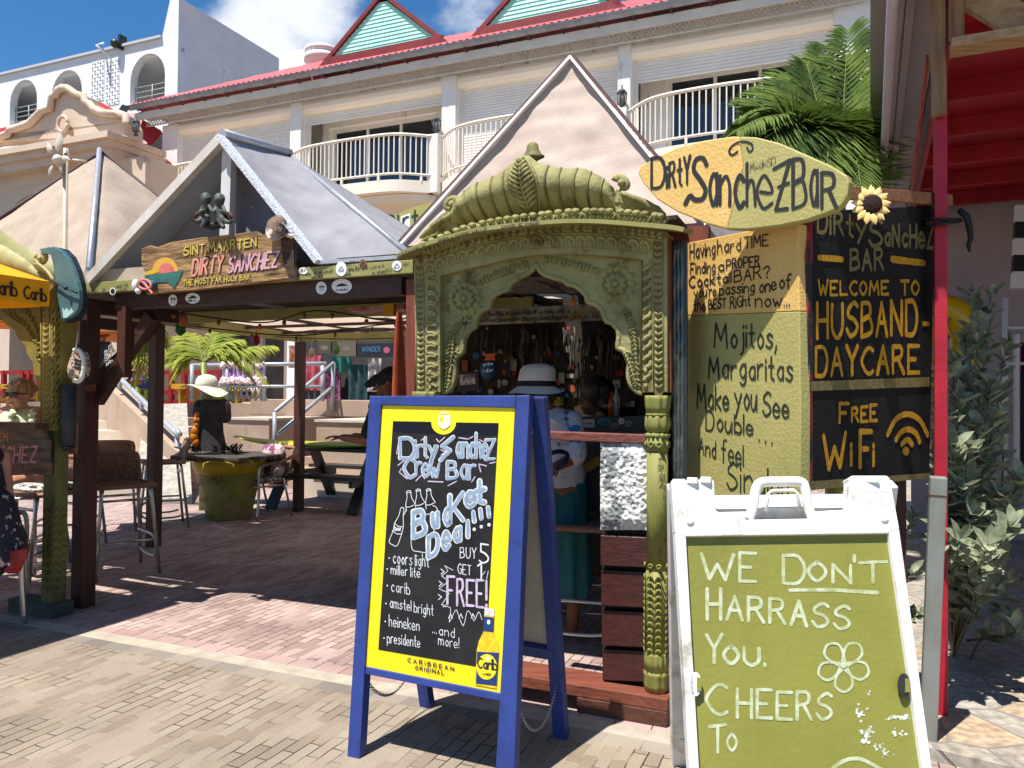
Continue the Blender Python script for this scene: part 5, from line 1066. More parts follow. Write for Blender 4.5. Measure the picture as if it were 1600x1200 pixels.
for x, y in ((636, 768), (651, 765.5), (667, 765)):
    ln([(x - 1, y), (x, y + 9), (x - 2, y + 20), (x - 1, y + 30)]); ln([(x + 6, y), (x + 7, y + 9), (x + 13, y + 20)]) ; ln([(x - 1, y + 1), (x + 2, y - 1.5), (x + 6, y), (x + 2, y + 2), (x - 1, y + 1)]); ln([(x - 1, y + 24), (x + 4, y + 24), (x + 11, y + 21)])
ln([(676, 790), (681, 792), (683, 797), (676, 802), (656, 805)]); ln([(634, 798), (631, 805)]); ln([(642, 835), (644, 858), (655, 862), (668, 864)]); ln([(678, 828), (678, 838)])
ln([(626, 794), (623, 806), (617, 817), (614, 830), (608, 846), (613, 851), (620, 853), (625, 842), (630, 824), (630, 806), (631, 795), (628, 793), (626, 794)]); ln([(616, 817), (622, 822), (630, 823)]); ln([(613, 829), (620, 834), (627, 834)]); text(w3, AP, 'beer', (616.5, 829), (627, 830), 8, 1, off=o)
for s_, p0, p1, h, w in [('coors light', (614, 880), (670, 886), 18, 1.5), ('miller lite', (611, 896.5), (656, 903), 15, 1.4), ('carib', (611, 923.5), (640, 929), 17, 1.4), ('amstel bright', (609, 949), (677, 962), 16, 1.4), ('heineken', (608, 978), (655, 985.5), 17, 1.4), ('presidente', (605, 1004), (656, 1012), 16, 1.4), ('...and', (676, 989), (710, 997), 15, 1.3), ('more!', (685, 1007), (717, 1013), 15, 1.3), ('BUY', (719, 871.5), (744, 873), 16, 1.6), ('GET', (715.5, 896), (736, 898.5), 15, 1.5), ('5', (749, 879), (763, 881), 30, 3), ('1', (744, 905), (752, 907), 27, 3)]: text(w3, AP, s_, p0, p1, h, w * .78, off=o, jit=.3, sp=3)
for x, y in ((608, 872), (605, 889), (605, 915), (603, 943), (602, 971), (600, 997)): oval(w3, AP, x, y, 1.2, 1.2, o)
text(w4, AP, 'FREE!', (699, 944), (760, 949), 41, 3.6, off=o + .0006)
ln([(708, 891), (695, 884), (700, 892), (690, 900), (701, 908), (686, 920), (702, 927), (690, 945), (697, 946)], .9, 0); ln([(692, 948), (704, 950), (702, 972), (712, 953), (716, 960), (724, 978), (730, 955), (736, 960), (741, 970), (748, 956), (753, 968)], .9, 3)
for x, y in ((689, 893), (686, 912), (685, 933)): ln([(x, y - 4), (x + 5, y), (x, y + 4)], 1.2, 0)
for x, y in ((704, 962), (720, 962), (739, 962)): ln([(x - 3, y + 4), (x, y - 3), (x + 3, y + 4)], 1.2, 0)
ln([(753, 899), (758, 893)], .9, 0); ln([(760, 907), (763, 892)], .9, 0)
build('chalk_lettering', w1, chalk, pn); build('chalk_fill', w2, chalkbl, pn); build('chalk_writing', w3, chalk, pn); build('lilac_chalk_marks', w4, lil, pn)
pt = MB(); text(pt, AP, 'CARIBBEAN', (637, 1034), (709, 1048), 5.6, 1.3, off=-.0092, jit=0, gap=5); text(pt, AP, 'ORIGINAL', (649, 1046), (694, 1054.5), 5.6, 1.3, off=-.0092, jit=0, gap=4)
build('print', pt, M('navy_print', (.02, .025, .05, 1)), po)
# printed beer bottle
o = -.0088; bt_ = MB().poly([AP(x, y, o) for x, y in [(757.5, 950), (771.5, 952), (772, 965), (771, 990), (778, 1004), (780, 1018), (776, 1076), (742.5, 1070), (745, 1016), (748, 1002), (755, 988), (756.5, 963)]])
bp = build('bottle_print', bt_, M('amber_print', (.85, .55, .02, 1), (.75, .40, .01, 1), 50, .4, lo=.4, hi=.6), po)
def pz(name, pts, mat, par, oo): return build(name, MB().poly([AP(x, y, oo) for x, y in pts]), mat, par)
pz('cap_print', [(757, 949), (772, 951.5), (772.5, 963), (757, 961)], M('foil_print', (.7, .68, .62, 1), (.4, .4, .4, 1), 90), bp, o + .0008); navy = M('navy_label', S(20, 52, 110, .85))
pz('neck_label', [(756, 963), (772, 965), (771, 988), (755, 986)], navy, bp, o + .0008); pz('body_label', [(745.5, 1018), (779.5, 1020), (776, 1072), (743.5, 1068)], navy, bp, o + .0008)
d = MB(); oval(d, AP, 760.5, 1042, 16, 20, o + .0016); ov_ = build('label_oval', d, yelp, bp); d = MB(); text(d, AP, 'Carib', (746.5, 1043), (776, 1047), 15, 2.6, off=o + .0026, jit=0, gap=1.5); text(d, AP, 'LAGER', (754, 1054), (767, 1056), 3, .8, off=o + .0026, jit=0); build('label_lettering', d, M('label_black', (.012, .014, .03, 1)), ov_)
d = MB(); oval(d, AP, 763.5, 972, 2.6, 3.6, o + .0016); oval(d, AP, 762, 1029, 2.8, 3.4, o + .0022); build('label_emblem', d, wh, bp)
# rear half of the A-frame
f2l, f2r = gnd(668, 1103), gnd(877, 1151); tl2, tr2 = AP(583, 622) + V * .07, AP(832, 620) + V * .075
ax = (f2r - f2l).normalized(); nn = ax.cross((tl2 - f2l)).normalized()
build('leg', MB().bar(f2l, tl2, .06, .045, nn), blue, af, bevel=.004); build('leg', MB().bar(f2r, tr2, .06, .045, nn), blue, af, bevel=.004)
pL, pR = f2l.lerp(tl2, .26), f2r.lerp(tr2, .26); build('bottom_rail', MB().bar(pL, pR, .045, .05, nn), blue, af)
build('back_panel', MB().slab([pL + Z * .03, pR + Z * .03, f2r.lerp(tr2, .97), f2l.lerp(tl2, .97)], .01, nn), M('pale_back_panel', S(190, 186, 180, .8), S(170, 166, 160, .8), 3), af)
def chain(mb, p, q, sag, r=.0022, n=46):
    for k in range(n):
        t = (k + .5) / n; c = p.lerp(q, t) - Z * (sag * 4 * t * (1 - t)); d = (q - p).normalized(); a = Z if k % 2 else d.cross(Z).normalized(); L2 = (q - p).length / n * .9
        mb.tube([c + d * (L2 * math.cos(2 * math.pi * j / 8)) + a * (L2 * .55 * math.sin(2 * math.pi * j / 8)) for j in range(9)], r, 4, False)
ch = MB(); chain(ch, AP(803, 1082, -.03), f2r.lerp(tr2, .17), .17); build('chain', ch, M('steel_chain', (.4, .4, .4, 1), rough=.4, metal=.6), af); ch = MB(); chain(ch, AP(572, 1062, -.03), f2l.lerp(tl2, .2), .13); build('chain', ch, MATS['steel_chain'], af)
# ================================================================= WHITE PLASTIC SANDWICH BOARD
wp = M('white_plastic', (.80, .79, .76, 1), (.74, .73, .70, 1), 3, .4, .05, 60, dirt=(S(178, 168, 150, .8), 7, .55), spots=(S(140, 132, 120, .7), 45, .74)); olv = M('olive_sign_panel', S(152, 150, 62, .7), S(142, 140, 56, .68), 2.5, .5, .15, 60, spots=(S(120, 112, 50, .6), 30, .72), dirt=(S(134, 128, 54, .6), 2.2, .58))
CP = PL3(at(1075, 838, 2.48), at(1392, 833, 2.48), at(1090, 1190, 2.26))
pa_ = thing('plastic_sign', 'white plastic sandwich board with carry handle and olive panel lettered in white paint', 'sandwich board', CP(1270, 1430))
yb_ = 1440
def xl(y): return 1049 + (y - 750) * (28 / 450); 
def xr(y): return 1390 + (y - 745) * (65 / 455)
outl = [(1049, 752), (1052, 748), (1071, 748), (1072, 752), (1092, 752), (1093, 748), (1112, 748), (1116, 752), (1118, 796), (1122, 800), (1166, 799), (1171, 794), (1174, 765), (1180, 750), (1190, 746), (1250, 745), (1258, 749), (1263, 760), (1266, 795), (1272, 799), (1322, 796), (1326, 791), (1327, 752), (1325, 747), (1332, 743), (1386, 743), (1391, 748), (1405, 818), (xr(yb_), yb_), (xl(yb_), yb_)]
inn = [(1072, 838), (1389.5, 833), (1389.5 + (yb_ - 60 - 834) * .143, yb_ - 60), (1072 + (yb_ - 60 - 838) * .057, yb_ - 60)]
# frame as four rails plus the handle block, with a real hole for the hand
b = MB(); b.trace(CP, [(xl(yb_), yb_), inn[3], inn[0], (1055, 832)], .05); build('side_rail', b, wp, pa_, bevel=.004)
b = MB(); b.trace(CP, [(1405.5, 826), inn[1], inn[2], (xr(yb_), yb_)], .05); build('side_rail', b, wp, pa_, bevel=.004)
b = MB(); b.trace(CP, [inn[3], (xl(yb_), yb_), (xr(yb_), yb_), inn[2]], .05); build('bottom_rail', b, wp, pa_, bevel=.004)
b = MB(); b.trace(CP, [(1049, 752), (1052, 748), (1071, 748), (1072, 751), (1092, 751), (1093, 748), (1112, 748), (1116, 752), (1118, 796), (1122, 800), (1166, 799), (1166, 812), (1272, 810), (1272, 799), (1322, 796), (1326, 791), (1327, 752), (1325, 747), (1332, 743), (1386, 743), (1391, 748), (1405.5, 826), (1389.5, 833), (1072, 838), (1055, 832)], .05); build('top_rail', b, wp, pa_, bevel=.004)
b = MB(); hc_ = cat([(1168, 812), (1176, 795), (1181, 765), (1190, 754), (1220, 752.5), (1250, 753), (1258, 763), (1262, 790), (1270, 811)], 6); b.tube([CP(x, y, -.02) for x, y in hc_], .0165, 10); b.tube([CP(x, y, -.004) for x, y in [(1197, 798), (1200, 772), (1206, 767), (1240, 766), (1246, 771), (1250, 796)]], .006, 6); build('handle', b, wp, pa_)
b = MB(); b.box(CP(1082, 751, .004), .035, .02, .02); b.box(CP(1103, 750, .004), .035, .02, .02); b.box(CP(1362, 751, .003), .045, .012, .014); build('hinge', b, wp, pa_, bevel=.003)
for x, y in ((1078, 815), (1381, 811)): build('stud', MB().lathe(CP(x, y, -.002), [(.013, 0), (.013, .006), (.006, .010)], 14, (Vector((1, 0, 0)), CP.n.cross(Vector((1, 0, 0))), CP.n)), wp, pa_)
em = MB(); text(em, CP, 'SIGNICADE', (1351, 769), (1388, 768), 4, .9, off=.0015, jit=0)
for k, s_ in enumerate(('DELUXE', 'PLASTICS MADE', 'WWW INFO', 'LACEY WA')): text(em, CP, s_, (1352 + k, 775 + k * 5.2), (1384 - k, 774 + k * 5.2), 2.6, .6, off=.0015, jit=0)
build('embossed_print', em, M('embossed_white', (.6, .59, .56, 1)), pa_)
pnl = build('panel', MB().trace(CP, [(1070, 836), (1392, 831), (inn[2][0] + 3, inn[2][1] + 3), (inn[3][0] - 3, inn[3][1] + 3)], .012, -.022), olv, pa_)
for x, y, s_ in ((1092, 1069, 1), (1418, 1071, -1)):
    b = MB(); b.trace(CP, [(x - 5 + 9 * math.cos(t), y + 19 * math.sin(t)) for t in [k * math.pi / 8 for k in range(16)]], .008, .0), 
    cl = build('clip', b, wp if s_ > 0 else M('black_clip', (.015, .015, .015, 1)), pa_); build('clip_tab', MB().trace(CP, [(x - 3, y - 11), (x + 4, y - 10), (x + 4, y + 10), (x - 3, y + 11)], .006, .004), olv, cl)
pw_m = M('pale_sign_paint', S(202, 210, 180, .8), S(172, 178, 116, .72), 34, .6, lo=.38, hi=.66); t_ = MB(); o = -.0208
for s_, p0, p1, h, w, k in [('W', (1096, 904), (1146, 906), 40, 7, {}), ('E', (1156, 908), (1181, 909), 43, 7, {}), ('D', (1224, 910), (1256, 911), 43, 7.5, {}), ('ON', (1263, 907), (1329, 910), 28, 7.5, {}), ("'", (1335, 912), (1335, 912), 45, 7, {}), ('T', (1343, 911), (1385, 909), 32, 7, {}), ('H', (1105, 969), (1126, 969), 46, 7.5, {}), ('ARRASS', (1136, 968), (1327, 984), 36, 7, {}), ('Y', (1104, 1036), (1128, 1035), 44, 7.5, {}), ('OU.', (1131, 1036), (1195, 1040), 25, 7.5, {}), ('C', (1105, 1117), (1136, 1118), 45, 7, {}), ('HEERS', (1152, 1120), (1299, 1125), 42, 7, {}), ('T', (1109, 1177), (1134, 1174), 42, 6.5, {}), ('o', (1134, 1171), (1150, 1172), 42, 5.5, {})]: text(t_, CP, s_, p0, p1, h, w * .74, off=o, jit=.25, gap=2.4)
brush(t_, CP, [(1234, 922), (1300, 921.5), (1371, 926)], 5.5, o); brush(t_, CP, [(1296, 1206), (1318, 1189), (1345, 1186), (1378, 1203)], 6, o, 4); brush(t_, CP, [(1296, 1206), (1300, 1240), (1330, 1260)], 6, o, 4)
for a in range(5):
    an = math.radians(-55 + 72 * a); c, s_ = math.cos(an), math.sin(an); pts = [(1318 + c * x - s_ * y, 1040 + s_ * x + c * y) for x, y in [(5, 0), (16, -11), (32, -13), (41, 0), (32, 13), (16, 11), (5, 0)]]; brush(t_, CP, pts, 4.2, o + .0003 * a, 5)
oval(t_, CP, 1318, 1039, 6, 5, o + .002); build('lettering', t_, pw_m, pnl)
sp = MB(); rr = random.Random(8)
for cx, cy, n_, sx, sy in ((1344, 1113, 16, 6, 9), (1352, 1150, 30, 13, 12), (1375, 1168, 12, 10, 6), (1392, 1122, 12, 16, 3), (1414, 1123, 12, 8, 4), (1405, 1145, 12, 18, 5), (1390, 1177, 10, 10, 7), (1361, 1084, 8, 6, 4)):
    for k in range(n_): x, y = cx + rr.gauss(0, sx * .6), cy + rr.gauss(0, sy * .6); r_ = abs(rr.gauss(1.0, 1.0)) + .35; oval(sp, CP, x, y, r_ * rr.uniform(.8, 1.8), r_, o + .0004 * (k % 9) / 4, 8, rr.uniform(0, 3))
build('paint_splash', sp, M('white_splash', (.66, .68, .66, 1), S(180, 184, 140, .75), 60, .6), pnl)
# rear half
b1, b2 = gnd(1060, 1192), gnd(1060, 1192) + (CP(1400, 900) - CP(1060, 900)) * 1.02; t1, t2 = CP(1056, 760, -.075), CP(1386, 756, -.075); nn = (b2 - b1).cross(t1 - b1).normalized()
b = MB(); b.bar(b1, t1, .055, .05, nn); build('rear_rail', b, wp, pa_, bevel=.004); b = MB(); b.bar(b2, t2, .055, .05, nn); build('rear_rail', b, wp, pa_, bevel=.004)
build('rear_crossbar', MB().bar(b1.lerp(t1, .93), b2.lerp(t2, .93), .05, .09, nn), wp, pa_); build('rear_crossbar', MB().bar(b1.lerp(t1, .1), b2.lerp(t2, .1), .05, .06, nn), wp, pa_); build('rear_panel', MB().slab([b1.lerp(t1, .1), b2.lerp(t2, .1), b2.lerp(t2, .9), b1.lerp(t1, .9)], .008, nn), olv, pa_)
# ================================================================= PAINTED BOARDS AT THE CORNER
ypaint = M('cream_yellow_paint', S(240, 200, 118, .82), S(230, 186, 104, .82), 3, .6, .35, 70, spots=(S(90, 66, 40, .6), 16, .72)); gpaint = M('sage_paint', S(190, 180, 110, .82), S(176, 168, 98, .82), 2.5, .6, .3, 70, spots=(S(206, 170, 60, .7), 11, .73)); inkg = M('dark_green_brush', S(42, 48, 40, .7), S(58, 64, 52, .7), 60, .6)
YP = PLv(at(1249, 600, 3.0), at(1073, 600, 3.69))
yt = thing('painted_sign', 'tall board painted yellow above sage green with handwritten cocktail slogan', 'sign', YP(1160, 790))
build('upper_board', MB().trace(YP, [(1072, 386), (1076, 379), (1236, 347.5), (1246, 350), (1249, 486), (1073, 493)], .05), ypaint, yt, bevel=.004)
build('lower_board', MB().trace(YP, [(1073, 493.5), (1249, 486.5), (1251, 640), (1250, 798), (1160, 784), (1074, 765)], .05), gpaint, yt, bevel=.004)
t1_, t2_ = MB(), MB(); o = .0025
for s_, p0, p1, h, w, h1 in [('Having', (1078, 404), (1117, 397), 26, 2.7, 24), ('hard', (1121, 396), (1157, 391), 24, 2.7, 22), ('TIME', (1163, 388), (1200, 384), 20, 2.7, 21), ('Finding', (1079, 428), (1117, 425), 20, 2.5, 20), ('a', (1121, 423), (1131, 423), 19, 2.7, 19), ('PROPER', (1135, 421), (1186, 416), 17, 2.8, 18), ('Cocktail', (1077, 449), (1142, 441), 20, 2.7, 19), ('BAR?', (1147, 441), (1202, 433), 20, 2.8, 21), ("you're", (1084, 466), (1119, 462), 20, 2.5, 19), ('passing', (1124, 462), (1178, 456), 20, 2.6, 20), ('one', (1186, 458), (1212, 453), 24, 3, 24), ('of', (1217, 452), (1236, 450), 26, 3.2, 24), ('the', (1084, 486), (1102, 486), 21, 2.5, 20), ('BEST', (1107, 483), (1134, 481), 17, 2.7, 17), ('RiGht', (1141, 482), (1172, 478), 20, 2.5, 20), ('now...', (1180, 480), (1233, 478), 26, 2.8, 22)]: text(t1_, YP, s_, p0, p1, h * .86, w * .72, h1 * .86, o, jit=.35, gap=2)
for s_, p0, p1, h, w, h1 in [('M', (1116, 542), (1136, 544), 38, 3.8, 38), ('ojitos,', (1141, 543), (1213, 543), 36, 3.8, 36), ('Margaritas', (1107, 590), (1238, 594), 33, 3.7, 36), ('Make', (1089, 637), (1138, 641), 37, 3.7, 34), ('you', (1148, 638), (1182, 641), 40, 3.7, 38), ('See', (1192, 650), (1232, 654), 38, 3.8, 34), ('Double', (1103, 671), (1176, 680), 30, 3.4, 28), ('...', (1186, 689), (1206, 694), 20, 3.4, 20), ('And', (1092, 707), (1118, 715), 24, 3, 24), ('feel', (1127, 721), (1161, 727), 36, 3, 32), ('Single', (1136, 763), (1218, 780), 42, 3.4, 40), ('!!', (1222, 782), (1231, 784), 24, 3.2, 24)]: text(t2_, YP, s_, p0, p1, h, w * .78, h1, o, jit=.35, gap=2.2)
build('lettering', t1_, ink, yt); build('lettering', t2_, inkg, yt)
ps_ = MB().box(YP(1093, 500, -.12) - Z * (YP(1093, 500).z - 1.1), .05, .05, 2.2); solo('sign_post', ps_, M('yellow_post', S(206, 168, 74, .75), S(176, 140, 60, .75), 8, .6, .2, 40), 'yellow timber post behind the slogan board under the surfboard sign', 'post')
ps_ = MB().box(YP(1243, 500, -.11) - Z * (YP(1243, 500).z - 1.05), .05, .05, 2.1); solo('sign_post', ps_, MATS['yellow_post'], 'yellow post at the right edge of the slogan board', 'post')
# surfboard sign
SPl = PLv(at(1000, 300, 3.42), at(1325, 290, 2.80))
so_ = [(996, 270), (1000, 261), (1021, 247), (1058, 230), (1099, 219.5), (1143, 213), (1155, 213), (1180, 214), (1217, 223), (1261, 242), (1299, 259), (1323, 274), (1327, 284), (1324, 306), (1315, 320), (1306, 327), (1292, 333), (1261, 344), (1217, 353), (1167, 359), (1136, 358), (1105, 350), (1058, 331), (1027, 312), (1004, 285)]
su = thing('surfboard_sign', 'pointed wooden surfboard sign, half yellow half sage, with large black bar name', 'sign', SPl(1160, 358))
build('board_half', MB().trace(SPl, so_[:7] + [(1161, 262)] + so_[20:], .045), ypaint, su, bevel=.006); build('board_half', MB().trace(SPl, so_[6:21] + [(1161, 262)], .045), gpaint, su, bevel=.006)
t_ = MB(); o = .0025
for s_, p0, p1, h, w, h1 in [('D', (1018, 294), (1038, 291), 44, 5.2, 42), ('iRtY', (1042, 293), (1078, 287), 37, 4.6, 42), ('a', (1107, 321), (1120, 321), 86, 6, 86), ('n', (1125, 320), (1140, 321), 72, 6, 72), ('c', (1146, 324), (1162, 325), 84, 6.5, 84), ('h', (1167, 322), (1180, 321), 66, 5.5, 66), ('e', (1184, 325), (1206, 326), 82, 5.5, 82), ('B', (1239, 326), (1259, 326), 74, 6, 74), ('a', (1265, 321), (1277, 321), 92, 6, 92), ('R', (1284, 325), (1307, 325), 56, 6.5, 54)]: text(t_, SPl, s_, p0, p1, h, w * .88, h1, o, jit=0)
brush(t_, SPl, [(1104, 258), (1098, 247), (1087, 250), (1084, 266), (1094, 281), (1102, 296), (1098, 310), (1086, 312), (1078, 306), (1071, 318)], 7, o, 5); brush(t_, SPl, [(1209, 264), (1234, 250), (1212, 328), (1230, 326)], 5.5, o); brush(t_, SPl, [(1216, 292), (1232, 286)], 5, o)
brush(t_, SPl, [(1152, 237), (1144, 242), (1139, 236), (1146, 226), (1160, 221), (1173, 224), (1176, 232), (1171, 237), (1167, 230)], 3, o, 5)
scrawl(t_, SPl, 1172, 268, 1212, 256, 12, .8, 12, o); build('lettering', t_, ink, su)
# dark welcome board
blackb = M('black_board_paint', (.012, .011, .011, 1), (.019, .018, .018, 1), 3, .85, .2, 70, spots=(S(150, 140, 90, .7), 26, .78), spec=.2); gold = M('gold_brush_paint', S(218, 164, 30, .8), S(196, 142, 26, .8), 40, .55, .2, 60); dull = M('dull_gold_paint', S(150, 138, 84, .75), S(120, 108, 64, .75), 40, .6)
DP = PLv(at(1268, 600, 3.02), at(1452, 600, 3.55)); db = thing('painted_sign', 'tall black board with gold hand lettering offering husband daycare and WiFi', 'sign', DP(1360, 756))
build('board', MB().trace(DP, [(1270, 330), (1458, 321), (1461, 350), (1452.5, 747), (1270, 766)], .03), blackb, db, bevel=.003)
build('peeling_edge', MB().trace(DP, [(1262, 400), (1269.5, 330), (1269.5, 766), (1264, 762)], .04, -.002), M('peeling_paint', S(170, 40, 50, .7), (.02, .02, .02, 1), 18, .7, .3, 40, (1, 1, .3), lo=.48, hi=.5, dirt=(S(200, 180, 120, .7), 24, .62)), db)
t_, t2_ = MB(), MB(); o = .0025
for s_, p0, p1, h, w, h1 in [('DiRty', (1278, 362), (1352, 372), 34, 5, 32), ('S', (1358, 384), (1378, 385), 42, 5, 42), ('aNcHeZ', (1382, 383), (1459, 388), 28, 5, 40), ('BAR', (1329, 422), (1380, 421), 31, 4.6, 31)]: text(t2_, DP, s_, p0, p1, h, w * .85, h1, o, jit=.25)
for y0, y1, y2, y3 in ((596, 589, 604, 611), (752, 739, 747, 766)): t2_.poly([DP(1266, y0, o + .001), DP(1452.5, y1, o + .001), DP(1452.5, y2, o + .001), DP(1267, y3, o + .001)])
for s_, p0, p1, h, w, h1 in [('WELCOME', (1279, 461), (1388, 460), 22, 4, 20), ('TO', (1408, 460), (1436, 460), 21, 4, 21), ('HUSBAND', (1277, 528), (1432, 522), 52, 6, 48), ('-', (1443, 520), (1451, 520), 28, 5.5, 28), ('DAYCARE', (1275, 587), (1436, 582), 44, 6, 40), ('F', (1312, 660), (1326, 660), 29, 5, 29), ('REE', (1331, 659), (1370, 657), 21, 4.5, 23), ('W', (1287, 735), (1321, 728), 52, 7, 50), ('i', (1330, 727), (1330, 727), 36, 6, 36), ('F', (1344, 729), (1362, 729), 53, 7, 53), ('i', (1365, 727), (1365, 727), 36, 6, 36)]: text(t_, DP, s_, p0, p1, h, w * .86, h1, o, jit=.2)
brush(t_, DP, [(1280, 402.5), (1316, 405)], 7, o); brush(t_, DP, [(1394, 405), (1444, 411)], 7, o)
for pts in ([(1387, 679), (1400, 655), (1418, 647), (1437, 656), (1449, 679)], [(1400, 687), (1408, 675), (1420, 671), (1431, 677), (1437, 690)], [(1409, 694), (1418, 687), (1425, 694)]): brush(t_, DP, pts, 6.5, o, 6)
oval(t_, DP, 1415.5, 705, 5.2, 7, o); build('lettering', t_, gold, db); build('lettering', t2_, dull, db)
solo('sign_post', MB().box(DP(1402, 500, -.07) - Z * (DP(1402, 500).z - 1.0), .07, .06, 2.0), brown, 'dark brown timber post behind the black welcome board', 'post')
pk = wood('plank_timber', S(176, 130, 92, .75), S(140, 96, 64, .75), 'x'); pl0, pl1 = shift(DP, .03)(1304, 300), shift(DP, .03)(1484, 313); solo('plank', MB().bar(pl0, pl1, .03, .052), pk, 'bare timber plank across the top of the black welcome board', 'plank', bevel=.003)
sf = thing('sunflower', 'artificial sunflower with pale petals fixed on the bare plank', 'sunflower', shift(DP, .07)(1361, 321)); SFp = PL(shift(DP, .075)(1361, 321), Vector((-.15, -1, .12))); b = MB()
for k in range(26): a = 2 * math.pi * k / 26 + (.12 if k % 2 else 0); r0_ = 12; l_ = 20 if k % 2 else 17; petal(b, SFp, 1361 + r0_ * math.cos(a), 320 + r0_ * math.sin(a), l_ * math.cos(a), l_ * math.sin(a), 10, .004 + .003 * (k % 2), .006)
build('petals', b, M('pale_petals', S(250, 224, 150, .9), S(252, 196, 110, .9), 12, .6), sf); b = MB(); b.lathe(SFp(1361, 320, .004), [(.042, 0), (.04, .008), (.03, .014), (.001, .017)], 20, (U, Z, SFp.n)); build('seed_head', b, M('seed_head', S(60, 14, 14, .7), S(26, 10, 10, .7), 40, .9, .6, 120), sf)
# ================================================================= RED BUILDING (right)
def RB(a, v, z): return U * a + V * v + Z * z
redw = M('red_wood_paint', S(206, 24, 52, .72), S(176, 16, 42, .72), 5, .55, .2, 40); redd = M('red_soffit_paint', S(196, 22, 36, .72), S(164, 16, 30, .72), 4, .6, .15, 30)
greyp = M('mauve_grey_paint', S(168, 158, 164, .7), S(150, 142, 148, .7), 3, .6, .1, 30); raw = wood('raw_lumber', S(206, 176, 134, .78), S(160, 122, 82, .78), 'x', 1, .7, .3); rawz = wood('raw_lumber_upright', S(176, 140, 98, .78), S(120, 88, 58, .78), 'z', 1, .7, .3)
_UV = (U, V); U = Vector((math.cos(rad(25)), -math.sin(rad(25)), 0)); V = Vector((math.sin(rad(25)), math.cos(rad(25)), 0))
rbd = thing('red_shop', 'red painted shop with open rafters and grey eave boards at the right edge', 'shop', gnd(1500, 1100, .05))
b0_ = gnd(1471, 1118, .05); build('post', MB().slab([b0_ + V * .0 - U * .026, b0_ + U * .026, b0_ + U * .026 + V * .06, b0_ - U * .026 + V * .06], 0, Z).box(b0_ + V * .03 + Z * 1.75, .052, .06, 3.5), redw, rbd, bevel=.003)
ze = 3.3; h_ = ze - EYE
for k, (x0, x1, dz, mt) in enumerate([(1383, 1398, .0, greyp), (1398, 1410, .035, M('pale_mauve_paint', S(214, 196, 204, .75), S(200, 184, 192, .75), 3, .5)), (1410, 1424, .01, greyp), (1424, 1466, .05, greyp), (1466, 1480, .02, M('dark_mauve_paint', S(110, 100, 112, .7), S(90, 82, 92, .7), 4)), ]):
    a0_, a1_ = (x0 - 1359) / 622 * h_, (x1 - 1359) / 622 * h_
    build('eave_board', MB().box(RB((a0_ + a1_) / 2, 6.9, ze + dz + .03), (a1_ - a0_) * .98, 7.0, .06), mt, rbd, bevel=.004)
build('eave_gutter', MB().tube([RB(.095, 3.4, ze - .0), RB(.095, 10.4, ze - .0)], .026, 10), MATS['pale_mauve_paint'], rbd)
build('roof_boards', MB().box(RB(2.9, 7.1, 3.6), 5.1, 7.2, .03), redd, rbd)
build('roof_deck', MB().box(RB(2.75, 7.0, 3.66), 5.5, 7.4, .05), M('roof_tin', (.4, .38, .36, 1), rough=.6), rbd)
for k in range(9): build('rafter', MB().box(RB(2.9, 3.5 + .78 * k, 3.515), 5.0, .05, .135), redd, rbd)
build('edge_beam', MB().box(RB(.385, 6.9, 3.47), .05, 7.6, .2), redw, rbd)
build('purlin', MB().bar(RB(1.35, 8.6, 3.2), RB(1.75, 7.0, 3.42), .12, .16), redd, rbd)
build('back_wall', MB().box(RB(3.6, 9.3, 1.85), 6.4, .12, 3.6), M('lilac_render', S(206, 190, 192, .7), S(186, 170, 174, .7), 1.5, .9, .1, 20), rbd); build('side_wall', MB().box(RB(5.6, 6.6, 1.85), .12, 5.4, 3.6), MATS['lilac_render'], rbd)
build('lumber_brace', MB().bar(at(1467, 181, 3.42), at(1465, -40, 3.42), .058, .04, V), rawz, rbd, bevel=.003)
lf_ = thing('lumber_frame', 'unpainted lumber frame of upright, sill and diagonal under the red roof', 'timber frame', at(1490, 85, 3.35))
p = at(1485, 75, 3.35); build('sill', MB().bar(p, p + U * 1.6, .13, .042), raw, lf_, bevel=.003); p2 = at(1495, 62, 3.36); build('upright', MB().bar(p2 + V * .03, p2 + V * .03 + Z * .6, .062, .04, V), rawz, lf_, bevel=.003)
build('diagonal', MB().bar(at(1506, -16, 3.42), at(1625, 54, 3.3), .05, .13, V.cross(U)), raw, lf_, bevel=.003)
U, V = _UV
rg = MB(); rg.bar(at(1449, 92, 3.5), at(1424, 300, 4.4), .05, .012, U); build('ragged_board', rg, M('ragged_board', S(190, 96, 60, .7), S(170, 40, 50, .7), 9, .8), rbd)
ch = MB(); cx_ = b0_ + V * .03; zc = at(1478, 345, 3.5).z
for k in range(2): ch.tube([Vector((cx_.x + .075 * math.cos(t) + .01, cx_.y + .06 * math.sin(t), zc - .02 * k + .015 * math.sin(t + k))) for t in [q * .35 for q in range(19)]], .008, 6)
ch.tube([cx_ + Vector((.06, -.04, zc - .015)) + Vector(q) for q in [(0, 0, 0), (.03, -.01, -.03), (.05, 0, -.08), (.055, 0, -.13), (.045, 0, -.16), (.05, 0, -.19)]], [.012, .016, .014, .012, .010, .006], 7)
solo('chain', ch, M('black_chain', (.012, .012, .014, 1), rough=.5, spec=.3), 'black chain looped around the red post above the silvery shrub', 'chain')
